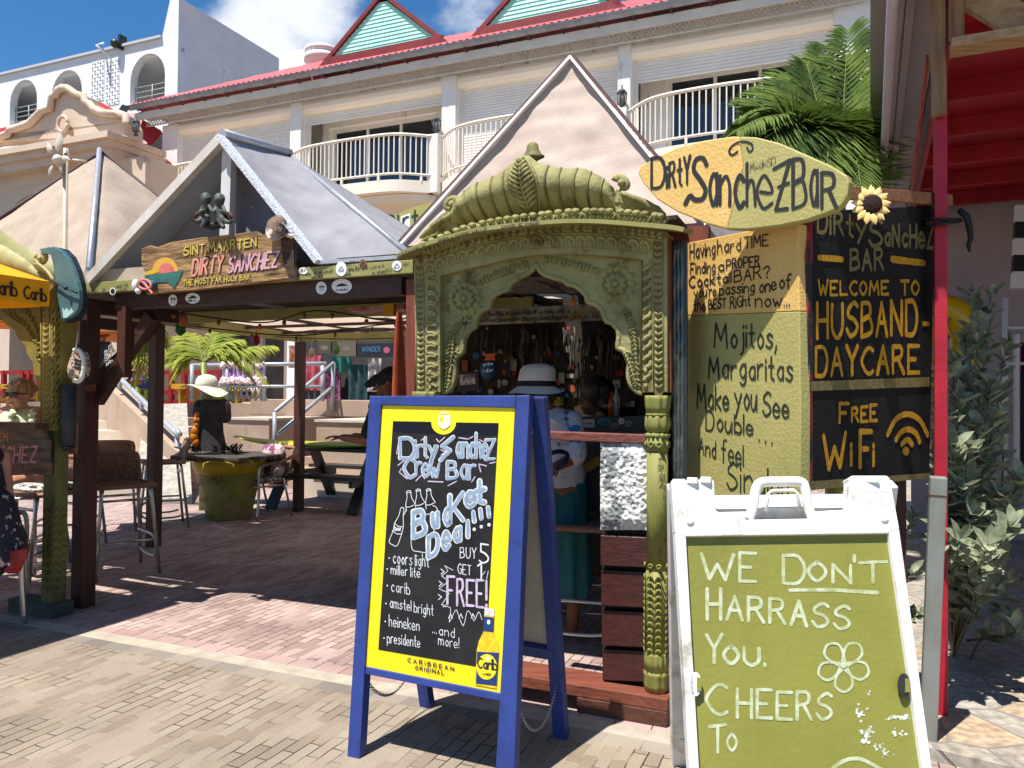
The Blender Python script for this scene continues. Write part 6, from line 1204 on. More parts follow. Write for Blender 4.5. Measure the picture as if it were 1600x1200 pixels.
# contents of the red shop
sh1 = lambda x, y, d: at(x, y, d)
hg = MB()
for k in range(5):
    y0, y1 = 320 + k * 26, 346 + k * 26
    if k % 2 == 0: hg.slab([at(1588 - k * 1.2, y0, 6), at(1640, y0, 6), at(1640, y1, 6), at(1587 - k * 1.5, y1, 6)], .08, -V)
hg2 = MB()
for k in range(5):
    y0, y1 = 320 + k * 26, 346 + k * 26
    if k % 2: hg2.slab([at(1588 - k * 1.2, y0, 6), at(1640, y0, 6), at(1640, y1, 6), at(1587 - k * 1.5, y1, 6)], .08, -V)
st = thing('striped_dress', 'white and black striped dress hanging at the far right', 'dress', at(1600, 450, 6)); build('white_stripes', hg, M('white_cloth', (.62, .6, .6, 1), (.5, .48, .5, 1), 6), st); build('black_stripes', hg2, M('black_cloth', (.01, .01, .012, 1), rough=.9), st)
rk = thing('clothes_rack', 'white metal clothes rack with dark garments inside the red shop', 'clothes rack', at(1580, 745, 6.2)); b = MB()
for x in (1571, 1589): b.tube(cat([at(x, 745, 6.2), at(x, 540, 6.2), at(x + 2, 528, 6.25), at(x + 10, 524, 6.6), at(x + 40, 520, 6.6)], 4) if x > 1580 else [at(x, 745, 6.2), at(x, 465, 6.2)], .022, 7)
b.tube([at(1571, 512, 6.2), at(1620, 512, 6.2)], .014, 6); b.tube([at(1571, 568, 6.2), at(1620, 568, 6.2)], .014, 6); build('frame', b, M('white_rack', (.6, .6, .6, 1), rough=.4), rk)
for k, (x0, x1, y0, y1, c_, lab) in enumerate([(1590, 1602, 535, 580, S(180, 20, 120, .7), 'magenta garment on the white clothes rack'), (1594, 1640, 575, 740, (.02, .022, .03, 1), 'long black garment low on the white clothes rack'), (1596, 1630, 540, 600, S(30, 50, 90, .6), 'navy garment right of the magenta one on the rack')]):
    f = lambda s_, t, o_=0: at(lerp(x0, x1, s_), lerp(y0, y1, t), 6.3 + .03 * math.sin(s_ * 11) + o_); b = MB().grid(lambda s_, t: f(s_, t), 10, 4); q = MB().grid(lambda s_, t: f(s_, t, .05), 10, 4); b.add(q.v, [x[::-1] for x in q.f], True)
    solo('garment', b, M('garment_%s' % 'abc'[k], c_, rough=.9), lab, 'garment', 'garments on the rack')
yf = MB(); c = at(1472, 535, 5.6); yf.tube([c + U * (.16 * math.cos(t)) + Z * (.24 * math.sin(t)) for t in [k * math.pi / 12 for k in range(25)]], .11, 12); solo('float_ring', yf, M('yellow_vinyl', S(226, 186, 20, .8), S(206, 166, 14, .8), 4, .3), 'yellow inflatable swim ring behind the red post and shrub', 'swim ring')
gs = MB().trace(PL(at(1468, 330, 3.9), V), [(1454, 320), (1474, 314), (1466, 352), (1458, 352)], .02); solo('green_cloth', gs, M('green_cloth', S(50, 150, 40, .7)), 'small green flag tip behind the top corner of the black board', 'flag')
gp0, gp1 = gnd(1449, 1172), at(1466, 745, 3.17); gpo = thing('metal_post', 'leaning galvanised square post with a rusty band behind the white sandwich board', 'post', gp0)
b = MB().bar(gp0, gp1, .062, .062, V); build('tube', b, M('galvanised', S(158, 162, 158, .8), S(138, 140, 128, .8), 9, .5, .1, 40, (1, 1, .4), metal=.15, dirt=(S(150, 150, 110, .7), 14, .6)), gpo, bevel=.004)
q = gp0.lerp(gp1, .93); build('rust_band', MB().bar(q, q + (gp1 - gp0).normalized() * .008, .064, .064, V), M('rust', S(110, 60, 44, .7)), gpo)
# ================================================================= PLANTS
lfm = fabric('silver_leaf', S(192, 200, 164, .76), S(72, 94, 52, .62), .2, .1, 11, 30); lfm.node_tree.nodes['Principled BSDF'].inputs['Sheen Weight'].default_value = .2
lfd = M('green_leaf', S(84, 116, 52, .6), S(48, 76, 34, .6), 10, .45)
from mathutils import noise as _n
def leaf(mb, p, d, ln, w, up, cup=.12):
    d = d.normalized(); s_ = d.cross(up); s_ = s_.normalized() if s_.length > 1e-4 else U; n_ = s_.cross(d)
    pts = [p, p + d * ln * .35 + s_ * w / 2 + n_ * ln * cup, p + d * ln * .72 + s_ * w * .42 + n_ * ln * cup * .7, p + d * ln, p + d * ln * .72 - s_ * w * .42 + n_ * ln * cup * .7, p + d * ln * .35 - s_ * w / 2 + n_ * ln * cup, p + d * ln * .35, p + d * ln * .72 - n_ * ln * .02]
    return mb.add(pts, [(0, 1, 6), (1, 2, 7, 6), (2, 3, 7), (0, 6, 5), (6, 7, 4, 5), (7, 3, 4)], True)
def sprig(lm, sm, pts, n_, ln, w, rr):
    c = cat([tuple(p) for p in pts], 8); c = [Vector(p) for p in c]; sm.tube(c, [.007 * (1 - .75 * i / len(c)) for i in range(len(c))], 5)
    for k in range(n_):
        t = .35 + .65 * (k + rr.random()) / n_; i = min(len(c) - 2, int(t * (len(c) - 1))); d = (c[i + 1] - c[i]).normalized(); p = c[i]
        a = k * 2.4 + rr.random(); o = d.orthogonal().normalized(); o = o * math.cos(a) + d.cross(o) * math.sin(a); dd = (d * rr.uniform(.35, .8) + o * rr.uniform(.7, 1.0) + Z * .25)
        leaf(lm, p, dd, ln * rr.uniform(.7, 1.15), w * rr.uniform(.8, 1.15), Vector((rr.uniform(-.4, .4), -.6 + rr.uniform(-.4, .4), 1)))
rr = random.Random(21)
sb_ = thing('silver_shrub', 'silvery green leafy shrub growing around the red post at the right', 'shrub', at(1500, 1000, 4.3)); lm, sm = MB(), MB(); base = gnd(1492, 1040, .05); base = at(1490, 985, 4.25)
base.z = .05
for x, y, d in [(1552, 455, 4.6), (1530, 500, 4.5), (1575, 535, 4.7), (1510, 520, 4.2), (1490, 560, 4.0), (1535, 590, 4.1), (1548, 600, 4.0), (1500, 620, 3.75), (1475, 640, 3.6), (1530, 660, 3.7), (1556, 650, 3.9), (1515, 690, 3.6), (1490, 690, 3.55), (1468, 590, 3.95), (1465, 700, 3.8), (1540, 720, 3.8), (1500, 760, 3.6), (1560, 770, 3.7), (1595, 745, 3.8), (1580, 820, 3.5), (1545, 850, 3.4), (1500, 840, 3.4), (1520, 800, 3.6), (1480, 800, 3.7), (1466, 500, 4.3), (1475, 850, 3.45), (1470, 760, 3.6), (1500, 560, 4.3), (1520, 450, 4.7)]:
    tip = at(x, y, d); mid = base.lerp(tip, .5) + Vector((rr.uniform(-.06, .06), rr.uniform(-.1, .05), .05)); start = base.lerp(mid, .35); sprig(lm, sm, [base, start, mid, base.lerp(tip, .8) + Vector((0, 0, .03)), tip], 44, .115, .052, rr)
for k in range(4): p = base + Vector((rr.uniform(-.08, .1), -.05, .1 * k)); sprig(lm, sm, [p, p + Vector((rr.uniform(-.1, .25), rr.uniform(-.3, 0), .12)), p + Vector((rr.uniform(-.2, .4), rr.uniform(-.4, -.1), .2))], 18, .1, .045, rr)
build('foliage', lm, lfm, sb_); build('stem', sm, M('shrub_stem', S(110, 104, 76, .7), S(80, 74, 54, .7), 9), sb_)
sb2 = thing('silver_shrub', 'shaded leaves of a shrub showing below the black and yellow boards', 'shrub', at(1330, 900, 3.9)); lm, sm = MB(), MB(); base = at(1340, 1000, 3.9); base.z = 0
for x, y, d in [(1320, 765, 3.6), (1345, 775, 3.5), (1375, 780, 3.6), (1300, 800, 3.8), (1160, 775, 4.0), (1135, 790, 4.1), (1185, 785, 4.0), (1260, 790, 3.9), (1400, 850, 3.6), (1430, 800, 3.7), (1425, 890, 3.5), (1230, 800, 3.8), (1440, 960, 3.5), (1100, 790, 4.1), (1360, 800, 3.7)]:
    tip = at(x, y, d); sprig(lm, sm, [base, base.lerp(tip, .5) + Z * .1, tip], 24, .085, .034, rr)
build('foliage', lm, lfm, sb2); build('stem', sm, MATS['shrub_stem'], sb2)
hedge = MB()
# palms
palm = fabric('palm_leaf', S(128, 152, 62, .7), S(56, 88, 32, .62), .22, .1, 4, 30); palmy = fabric('palm_leaf_pale', S(196, 200, 84, .74), S(132, 154, 52, .66), .25, .1, 3, 30); stalk = M('palm_stalk', S(150, 160, 70, .7), S(120, 124, 60, .7), 8, .5)
def frond(lm, sm, b, tip, arch_, n_, ln, w, rr, droop=.35, taper=True):
    mid = b.lerp(tip, .5) + Z * arch_; c = [Vector(p) for p in cat([tuple(b), tuple(b.lerp(mid, .55) + Z * arch_ * .2), tuple(mid), tuple(mid.lerp(tip, .55) + Z * arch_ * .12), tuple(tip)], 10)]
    sm.tube(c, [max(.003, .016 * (1 - i / len(c))) for i in range(len(c))], 5); m_ = len(c)
    for k in range(n_):
        t = .16 + .84 * k / n_; i = min(m_ - 2, int(t * (m_ - 1))); d = (c[i + 1] - c[i]).normalized(); sd = d.cross(Z); sd = sd.normalized() if sd.length > .05 else U
        L_ = ln * (math.sin(math.pi * min(1, .22 + .78 * t)) * .75 + .3) * rr.uniform(.85, 1.1) if taper else ln
        for sg in (-1, 1):
            dd = (sd * sg * .8 + d * (.55 + .4 * t) - Z * (droop * rr.uniform(.5, 1.4))).normalized(); q0 = c[i]; q1 = q0 + dd * L_ * .55; q2 = q1 + (dd - Z * (droop * 1.1)).normalized() * L_ * .5
            n2 = dd.cross(d); n2 = n2.normalized() if n2.length > .01 else Z; wv = d * w * .5
            lm.add([q0 - wv * .5, q0 + wv * .5, q1 + wv, q1 - wv, q2, q1 + n2 * w * .2, ], [(0, 1, 2, 5), (0, 5, 3), (3, 5, 4), (5, 2, 4)], True)
rr = random.Random(4)
pt = thing('palm_tree', 'dark glossy palm with drooping fronds behind the surfboard sign', 'palm tree', at(1300, 640, 6.4)); lm, sm = MB(), MB(); hb = at(1310, 340, 6.3)
for x, y, d, ar in [(1150, 205, 5.6, .45), (1165, 160, 6.6, .3), (1195, 140, 7.0, .25), (1225, 115, 6.8, .2), (1260, 100, 6.6, .12), (1290, 70, 6.7, .05), (1325, 45, 6.5, .0), (1362, 50, 6.4, .0), (1385, 95, 6.8, .05), (1160, 250, 5.5, .5), (1195, 280, 5.3, .55), (1240, 300, 5.3, .6), (1345, 290, 5.2, .5), (1290, 300, 5.2, .6), (1210, 200, 5.8, .35), (1155, 185, 6.2, .4), (1180, 225, 6.0, .45), (1215, 150, 7.2, .25), (1245, 130, 7.0, .2), (1280, 130, 6.9, .12), (1310, 95, 6.8, .05), (1230, 180, 6.6, .3), (1330, 190, 6.2, .15), (1200, 255, 5.9, .5), (1345, 90, 7.2, 0), (1270, 170, 6.9, .2), (1340, 140, 7.0, .1), (1225, 235, 5.5, .45), (1300, 215, 5.6, .3), (1255, 250, 5.5, .45)]:
    frond(lm, sm, hb + Vector((rr.uniform(-.05, .05), rr.uniform(-.05, .05), 0)), at(x, y, d), ar, 64, .5, .038, rr, .28)
build('crown', lm, palm, pt); sm.tube([hb - Z * 3.2 if False else Vector((hb.x, hb.y, 0)), hb], [.11, .07], 10); build('trunk', sm, stalk, pt)
# ================================================================= FLOWER POT, MANNEQUIN, PALM
pb = gnd(336, 813); pb += V * .22; k_ = pb.y / 1200
pot = thing('flower_pot', 'large olive and yellow painted flower pot with a wooden table top around its rim', 'flower pot', pb)
hz = lambda y: at(336, y, pb.y).z
build('pot', MB().lathe(pb, [(.24, 0), (.255, .02), (.30, .25), (.345, hz(742) - .04), (.365, hz(738)), (.37, hz(735))], 36), M('pot_olive', S(162, 156, 74, .76), S(138, 134, 60, .74), 4, .6, .2, 40, dirt=(S(170, 150, 108, .74), 5, .5)), pot)
build('rim', MB().lathe(pb, [(.375, hz(737)), (.40, hz(730)), (.415, hz(719)), (.40, hz(717)), (.2, hz(718))], 36), M('pot_yellow', S(216, 186, 20, .78), S(196, 164, 16, .78), 5, .5, .15, 30, spots=(S(60, 56, 30, .6), 22, .66)), pot)
tb = MB(); zt_ = hz(712)
for k in range(7): a = -.48 + k * .16; ww = math.sqrt(max(.1, .62 ** 2 - a * a)); tb.box(pb + Vector((0, a, zt_ + .004 * (k % 2))), ww * 2, .145, .035, (Vector((1, 0, 0)), Vector((0, 1, 0)), Z))
build('table_top', tb, wood('weathered_boards', S(112, 100, 92, .65), S(70, 60, 54, .65), 'x'), pot)
PPf = PL(pb - Vector((0, .37, 0)), Vector((0, -1, 0))); sw = MB()
for k, (x0, y0, x1, y1, h) in enumerate([(300, 760, 318, 759, 9), (328, 756, 352, 755, 8), (308, 786, 326, 786, 9), (330, 750, 350, 748, 6), (318, 808, 338, 808, 4)]): scrawl(sw, PPf, x0, y0, x1, y1, h, .6, 500 + k, -.02 if y0 > 775 else .0)
build('writing', sw, ink, pot)
rr = random.Random(9); lm, sm = MB(), MB(); 
pm_ = thing('potted_palm', 'young coconut palm with yellow green fronds standing behind the flower pot', 'palm tree', pb + V * .5); hb = at(318, 566, pb.y + .6)
for x, y, dd, ar in [(268, 590, -.3, .25), (285, 560, .1, .2), (262, 545, .4, .15), (300, 520, .5, .1), (340, 515, .5, .08), (375, 530, .3, .12), (405, 560, .1, .25), (418, 596, -.2, .4), (395, 590, .3, .3), (345, 540, .6, .2), (275, 575, .2, .3), (210, 560, .0, .12), (430, 540, .5, .1)]: frond(lm, sm, hb, at(x, y, pb.y + .6 + dd * .4), ar * .7, 30, .36, .03, rr, .4)
build('crown', lm, palmy, pm_); sm.tube([Vector((at(320, 700, pb.y + .6).x, pb.y + .6, 0)), at(319, 640, pb.y + .6), hb], [.06, .05, .04], 10); build('trunk', sm, stalk, pm_)
fr2 = thing('palm_tree', 'palm fronds hanging in from behind the second pergola post', 'palm tree', at(235, 700, 8.6)); lm, sm = MB(), MB(); hb2 = at(236, 492, 8.6)
for x, y, dd, ar in [(200, 575, -.1, .05), (208, 600, 0, .08), (190, 545, .2, .05), (222, 590, .1, .05), (255, 540, .2, .05)]: frond(lm, sm, hb2, at(x, y, 8.6 + dd), ar, 20, .3, .034, rr, .45)
build('crown', lm, palmy, fr2); sm.tube([at(241, 800, 8.75) * 1, hb2], .035, 8); build('trunk', sm, stalk, fr2)
for k, (x, y) in enumerate([(300, 704), (358, 702)]):
    t = thing('small_plant', ['purple leafed plant in the flower pot left of the mannequin', 'dark spiky plant in the flower pot right of the mannequin'][k], 'plant', at(x, y, pb.y - .1)); lm = MB(); c = Vector((at(x, y, pb.y - .05).x, pb.y - .05, zt_ + .02))
    for q in range(46 if k else 26): a = rr.random() * 6.28; leaf(lm, c + Vector((rr.uniform(-.12, .12), rr.uniform(-.06, .06), rr.uniform(0, .06))), Vector((math.cos(a), math.sin(a), rr.uniform(.1, 1.2))), rr.uniform(.08, .16), .028, Z)
    build('foliage', lm, M('purple_leaf', S(110, 50, 90, .6), S(70, 90, 50, .6), 30) if k == 0 else M('dark_leaf', S(40, 54, 36, .6), S(24, 34, 26, .6), 20), t)
# mannequin
mp_ = at(328, 704, pb.y - .02); kx = mp_.y / 1200; mz = lambda y: at(328, y, mp_.y).z; mn = thing('mannequin', 'black clad mannequin bust in a floppy cream hat standing in the flower pot', 'mannequin', mp_)
C_ = lambda x, y, dv=0: Vector((at(x, y, mp_.y).x, mp_.y + dv, mz(y)))
bd = MB(); 
for y, hw, cx in [(704, 26, 328)]: pass
prof = [(704, 27, 326, .11), (690, 25, 327, .11), (675, 21, 328, .10), (660, 19, 329, .095), (648, 21, 331, .10), (637, 23, 331, .10), (628, 20, 331, .08), (624, 12, 330, .06)]
vs = [];
for y, hw, cx, dp in prof: vs += [C_(cx + hw * math.cos(a), y, dp * math.sin(a)) for a in [k * math.pi / 10 for k in range(20)]]
bd.add(vs, [(i * 20 + k, i * 20 + (k + 1) % 20, (i + 1) * 20 + (k + 1) % 20, (i + 1) * 20 + k) for i in range(7) for k in range(20)], True)
bd.cap(C_(349, 634), C_(352, 652), .085, .07); bd.cap(C_(312, 634), C_(309, 648), .07, .06)
build('black_top', bd, M('black_top_cloth', (.018, .016, .018, 1), (.05, .044, .048, 1), 7, .9, .3, 20), mn)
hd = MB(); hd.cap(C_(327, 630), C_(325, 616), .048, .045); hd.ball(C_(324, 608), .095, 12, .95, 1, 1.25); build('head', hd, M('mannequin_skin', S(178, 156, 132, .75), S(160, 136, 112, .75), 6, .6), mn)
ht = MB(); hc0 = C_(323, 605)
ht.lathe(hc0, [(.125, 0), (.13, .04), (.12, .09), (.09, .13), (.03, .15), (.001, .152)], 24)
def brim(s_, t): a = 2 * math.pi * s_; r_ = lerp(.12, .27, t); return hc0 + Vector((r_ * math.cos(a) - .03 * t, r_ * math.sin(a), .01 - .05 * t + t * .035 * math.sin(3 * a + .6) - .06 * t * math.cos(a - 0.2)))
ht.grid(brim, 48, 6); build('hat', ht, M('cream_hat', S(226, 222, 208, .85), S(208, 204, 190, .85), 8, .9, .3, 60), mn)
gr = MB(); rr = random.Random(2)
for x, y, r_ in [(314, 648, .04), (312, 656, .045), (313, 664, .04), (310, 673, .07), (309, 682, .075), (312, 690, .06), (316, 655, .03)]: gr.ball(C_(x, y, -.12), r_ * .72, 8, 1, .8, 1.3)
solo('toy_bear', gr, M('orange_plastic', S(220, 130, 10, .8), S(196, 104, 8, .8), 9, .4), 'glossy orange gummy figure string hanging on the mannequin', 'ornament')
# ================================================================= SEATING
wick = M('brown_wicker', S(184, 148, 122, .8), S(140, 106, 84, .75), 30, .65, .4, 120); rat = M('wicker_frame', S(172, 130, 104, .78), S(138, 100, 78, .75), 12, .6); steel = M('brushed_steel', (.56, .55, .53, 1), (.46, .45, .44, 1), 9, .28, metal=.85)
X, Y = Vector((1, 0, 0)), Vector((0, 1, 0))
def weave(mb, f, nu, nv, r_=.006):
    for i in range(nu + 1): mb.tube([f(i / nu, j / 10) for j in range(11)], r_, 4)
    for j in range(nv + 1): mb.tube([f(i / 10, j / nv) for i in range(11)], r_, 4)
def barstool(name, label, grp):
    t = thing(name, label, 'bar stool', (0, 0, 0), grp); fr = MB(); sz = .71
    fs_ = lambda s_, q: Vector((lerp(-.2, .2, s_), lerp(-.19, .2, q), sz - .015 * math.sin(math.pi * s_) * math.sin(math.pi * q)))
    st = MB(); weave(st, fs_, 22, 18, .0095); build('seat', st, wick, t); rm = MB(); rm.tube([(-.21, -.2, sz), (-.21, .2, sz), (.21, .2, sz), (.21, -.2, sz), (-.21, -.2, sz)], .02, 8); build('seat_rim', rm, rat, t)
    bk = MB(); fb_ = lambda s_, q: Vector((lerp(-.19, .19, s_), -.19 - .06 * q - .02 * math.sin(math.pi * s_), sz + .02 + .21 * q)); weave(bk, fb_, 26, 16, .0068); build('backrest', bk, wick, t)
    br = MB(); br.tube(cat([(-.2, -.19, sz), (-.2, -.22, sz + .12), (-.2, -.25, sz + .2), (-.17, -.262, sz + .235), (0, -.27, sz + .24), (.17, -.262, sz + .235), (.2, -.25, sz + .2), (.2, -.22, sz + .12), (.2, -.19, sz)], 4), .02, 8); build('back_frame', br, rat, t)
    for sx in (-1, 1):
        for sy in (-1, 1): build('leg', MB().tube([(sx * .17, sy * .16, sz - .0), (sx * .185, sy * .175, sz - .06), (sx * .24, sy * .25, 0)], .0145, 8), steel, t)
    fo = MB(); 
    for sx in (-1, 1): fo.tube(cat([(sx * .2, -.2, .3), (sx * .205, -.12, .3), (sx * .21, .1, .3), (sx * .21, .2, .28), (sx * .215, .22, .22), (sx * .22, .2, .14), (sx * .22, .1, .12), (sx * .22, -.1, .12), (sx * .22, -.2, .14)], 3), .011, 7)
    fo.tube([(-.21, .22, .27), (.21, .22, .27)], .011, 7); fo.tube([(-.19, -.18, .6), (.19, -.18, .6)], .011, 6); fo.tube([(-.19, .18, .6), (.19, .18, .6)], .011, 6); build('foot_rail', fo, steel, t); return t
def armchair(name, label, grp):
    t = thing(name, label, 'chair', (0, 0, 0), grp); sz = .42
    st = MB(); weave(st, lambda s_, q: Vector((lerp(-.22, .22, s_), lerp(-.22, .22, q), sz - .02 * math.sin(math.pi * s_))), 20, 18, .011); build('seat', st, wick, t)
    bk = MB(); weave(bk, lambda s_, q: Vector((lerp(-.23, .23, s_), -.2 - .12 * q - .06 * math.sin(math.pi * s_), sz + .06 + .32 * q)), 22, 14, .008); build('backrest', bk, wick, t)
    ar = MB(); ar.tube(cat([(-.27, .22, .0), (-.265, .2, .3), (-.27, .2, .58), (-.28, .14, .635), (-.285, -.08, .66), (-.25, -.3, .74), (-.12, -.37, .80), (.12, -.37, .80), (.25, -.3, .74), (.285, -.08, .66), (.28, .14, .635), (.27, .2, .58), (.265, .2, .3), (.27, .22, 0)], 4), .0165, 8); build('arm_frame', ar, steel, t)
    wr4 = MB(); wr4.tube(cat([(-.283, .1, .648), (-.287, -.08, .662), (-.25, -.3, .742), (-.12, -.37, .802), (.12, -.37, .802), (.25, -.3, .742), (.287, -.08, .662), (.283, .1, .648)], 5), .022, 8); build('arm_wrap', wr4, rat, t)
    for sx in (-1, 1): build('leg', MB().tube([(sx * .24, -.14, sz + .04), (sx * .25, -.26, 0)], .0145, 8), steel, t)
    un = MB(); un.tube([(-.265, .2, sz - .04), (.265, .2, sz - .04)], .012, 6); un.tube([(-.24, -.16, sz - .04), (.24, -.16, sz - .04)], .012, 6); un.tube([(-.25, .2, sz - .04), (-.24, -.2, sz - .04)], .012, 6); un.tube([(.25, .2, sz - .04), (.24, -.2, sz - .04)], .012, 6); build('under_frame', un, steel, t); return t
GS, GC = 'wicker bar stools around the bar', 'wicker armchairs under the pergola'
s0 = barstool('bar_stool', 'wicker bar stool with steel legs right behind the first brown post', GS)
def place(o, p, rz): o.location = p; o.rotation_euler = (0, 0, rz); WL[o.name] = Vector(p)
place(s0, gnd(186, 893), rad(222))
dup(s0, gnd(70, 915), rad(150), 'wicker bar stool with zebra cushion behind the left carved column', GS); dup(s0, gnd(108, 860), rad(190), 'wicker bar stool half hidden between left column and first post', GS)
dup(s0, gnd(908, 1005), rad(75), 'wicker bar stool behind the low mahogany bar front', GS); dup(s0, gnd(252, 822), rad(120), 'wicker bar stool showing beside the second pergola post', GS)
dup(s0, gnd(178, 826), rad(20), 'wicker bar stool standing further back near the stair foot', GS)
c0_ = armchair('armchair', 'wicker armchair with a purple flowered pillow by the flower pot', GC); place(c0_, gnd(408, 806), rad(140))
dup(c0_, gnd(-22, 965), rad(-60), 'wicker armchair cut by the left picture edge with a red bag', GC)
cu = MB(); cc = WL[c0_.name]; Rm = Matrix.Rotation(rad(140), 4, 'Z')
def pil(s_, t): a, b_ = 2 * math.pi * s_, math.pi * t; ca, sa = math.cos(a), math.sin(a); e = lambda v: math.copysign(abs(v) ** .45, v); q = Vector((.2 * e(ca) * math.sin(b_) ** .6, .09 * math.cos(b_), .2 * e(sa) * math.sin(b_) ** .6)); return cc + Rm @ (q + Vector((0, -.16, .66)))
cu.grid(pil, 32, 16); solo('pillow', cu, M('purple_flower_print', S(140, 76, 116, .75), S(226, 200, 206, .8), 7, .9, .2, 30, lo=.47, hi=.53, dirt=(S(90, 120, 150, .7), 9, .64)), 'purple pillow with pale flowers on the wicker armchair', 'pillow')
cu = MB(); 
def cush(c, rx, ry, h, rot):
    mm_ = Matrix.Rotation(rot, 4, 'Z'); return lambda s_, t: c + mm_ @ Vector((rx * math.copysign(abs(math.cos(2 * math.pi * s_)) ** .5, math.cos(2 * math.pi * s_)) * math.sin(math.pi * t) ** .5, ry * math.copysign(abs(math.sin(2 * math.pi * s_)) ** .5, math.sin(2 * math.pi * s_)) * math.sin(math.pi * t) ** .5, h * math.cos(math.pi * t)))
zeb = M('zebra_print', (.62, .58, .52, 1), (.02, .018, .016, 1), 16, .9, .1, 40, (1, 3.5, 1), lo=.49, hi=.51)
cu.grid(cush(cc + Z * .445, .2, .2, .03, rad(140)), 32, 10); solo('cushion', cu, zeb, 'black and white patterned cushion on the pillow armchair seat', 'cushion')
cu = MB().grid(cush(gnd(70, 915) + Z * .745, .2, .2, .035, rad(150)), 32, 10); solo('cushion', cu, zeb, 'zebra striped cushion on the bar stool behind the left column', 'cushion')
cu = MB().grid(cush(gnd(108, 860) + Z * .745, .2, .2, .035, rad(190)), 32, 10); solo('cushion', cu, zeb, 'zebra striped cushion on the stool between column and first post', 'cushion')
# picnic table with surfboard top
pc0, pc1 = gnd(463, 792) + V * .9, gnd(600, 782) + V * .55; blk = M('black_table_paint', (.016, .017, .018, 1), (.035, .035, .035, 1), 5, .5)
ptb = thing('picnic_table', 'black timber picnic table with cross legs under the surfboard', 'table', (pc0 + pc1) / 2); tz = at(500, 694, 10.2).z - .035
d_ = U.copy(); ctr = at(535, 690, 10.2); ctr.z = 0
build('table_top', MB().box(ctr + Z * (tz - .02), 1.9, .7, .04), blk, ptb)
for sv in (-1, 1): build('bench', MB().box(ctr + V * (sv * .66) + Z * .45, 1.9, .27, .045), blk, ptb)
for sa in (-1, 1):
    for sv in (-1, 1): build('leg', MB().bar(ctr + U * (sa * .62) + V * (sv * .2) + Z * (tz - .04), ctr + U * (sa * .62) + V * (sv * .66), .05, .15, U), blk, ptb)
    build('cross_beam', MB().box(ctr + U * (sa * .62) + Z * .39, .05, 1.4, .12), blk, ptb)
def sboard(name, path, wid, th, mat, label):
    """surfboard along a path of centre points with rocker"""
    n_ = 36; p, q = path; d = (q - p); ln = d.length; d.normalize(); s_ = d.cross(Z).normalized(); b = MB(); ring = 14; vs = []
    for i in range(n_ + 1):
        t = i / n_; w_ = wid * (math.sin(math.pi * (t * .93 + .035)) ** .62); h_ = th * (math.sin(math.pi * (t * .96 + .02)) ** .5); c = p + d * ln * t + Z * (.12 * (2 * abs(t - .55)) ** 3 * .6)
        vs += [c + s_ * (w_ / 2 * math.cos(a)) + Z * (h_ / 2 * math.sin(a)) for a in [2 * math.pi * k / ring for k in range(ring)]]
    b.add(vs, [(i * ring + k, i * ring + (k + 1) % ring, (i + 1) * ring + (k + 1) % ring, (i + 1) * ring + k) for i in range(n_) for k in range(ring)], True); return solo(name, b, mat, label, 'surfboard')
bo_m = M('surfboard_olive', S(196, 186, 30, .78), S(140, 158, 50, .75), 1.6, .4, .05, 30, lo=.45, hi=.55, dirt=(S(60, 62, 30, .6), 16, .63)); p = at(367, 681, 10.1); q = at(640, 686, 9.95); zq = tz + .04; p.z = q.z = zq; sboard('surfboard', (p, q), .56, .085, bo_m, 'yellow and olive surfboard lying as top on the black picnic table')
rp0, rp1 = at(628, 640, 4.05), at(624, 488, 4.12); b = MB(); n_ = 24
for i in range(1): pass
vs = []
for i in range(n_ + 1):
    t = i / n_; c = Vector((rp0.x, rp0.y, .02)).lerp(rp1, t); w_ = .17 * max(.05, math.sin(math.pi * (.14 + .83 * t)) ** .5); vs += [c + V * (w_ / 2 * math.cos(a)) + U * (.024 * math.sin(a) * min(1, w_ * 6)) for a in [2 * math.pi * k / 12 for k in range(12)]]
b.add(vs, [(i * 12 + k, i * 12 + (k + 1) % 12, (i + 1) * 12 + (k + 1) % 12, (i + 1) * 12 + k) for i in range(n_) for k in range(12)], True)
solo('surfboard', b, M('surfboard_rust', S(196, 84, 44, .75), S(160, 64, 38, .75), 5, .4, .05, 30, dirt=(S(70, 50, 44, .6), 22, .62)), 'rust red surfboard standing on edge beside the carved arch', 'surfboard')
# ================================================================= LEFT ARCH AND UMBRELLA
LAp = PL(gnd(70, 962), V); la_ = thing('carved_archway', 'second carved olive archway with scribbled side post cut by the left picture edge', 'archway', gnd(75, 960))
cL = gnd(80, 966) - U * .055 + V * .055; yv = lambda y: LAp(70, y).z
build('base_block', MB().box(cL + Z * .045 - U * .12, .42, .16, .09), M('grey_green_block', S(84, 92, 84, .7), S(66, 72, 66, .7), 5, .8), la_, bevel=.004)
b = MB().box(cL + Z * ((yv(672) + .09) / 2), .1, .1, yv(672) - .09)
for fa, ax_ in ((-V, U), (U, V)):
    for kk in range(11):
        zz = .2 + kk * .05
        for sg in (-1, 1): b.tube([cL + fa * .05 + ax_ * (.004 * sg) + Z * (zz - .03), cL + fa * .056 + ax_ * (.018 * sg) + Z * zz, cL + fa * .056 + ax_ * (.034 * sg) + Z * zz, cL + fa * .05 + ax_ * (.045 * sg) + Z * (zz - .024)], [.003, .005, .005, .003], 5)
build('column', b, M('worn_column_paint', S(128, 128, 62, .7), S(104, 106, 52, .65), 5, .65, .25, 50, (3, 3, .6), spots=(S(200, 196, 180, .7), 30, .72), dirt=(S(80, 84, 62, .6), 5, .55)), la_)
lo2 = [(-40, 462), (64, 468), (64, 622), (60, 618), (60, 600), (53, 584), (51, 566), (42, 552), (40, 540), (29, 530), (22, 515), (10, 508), (0, 495), (-40, 480)]
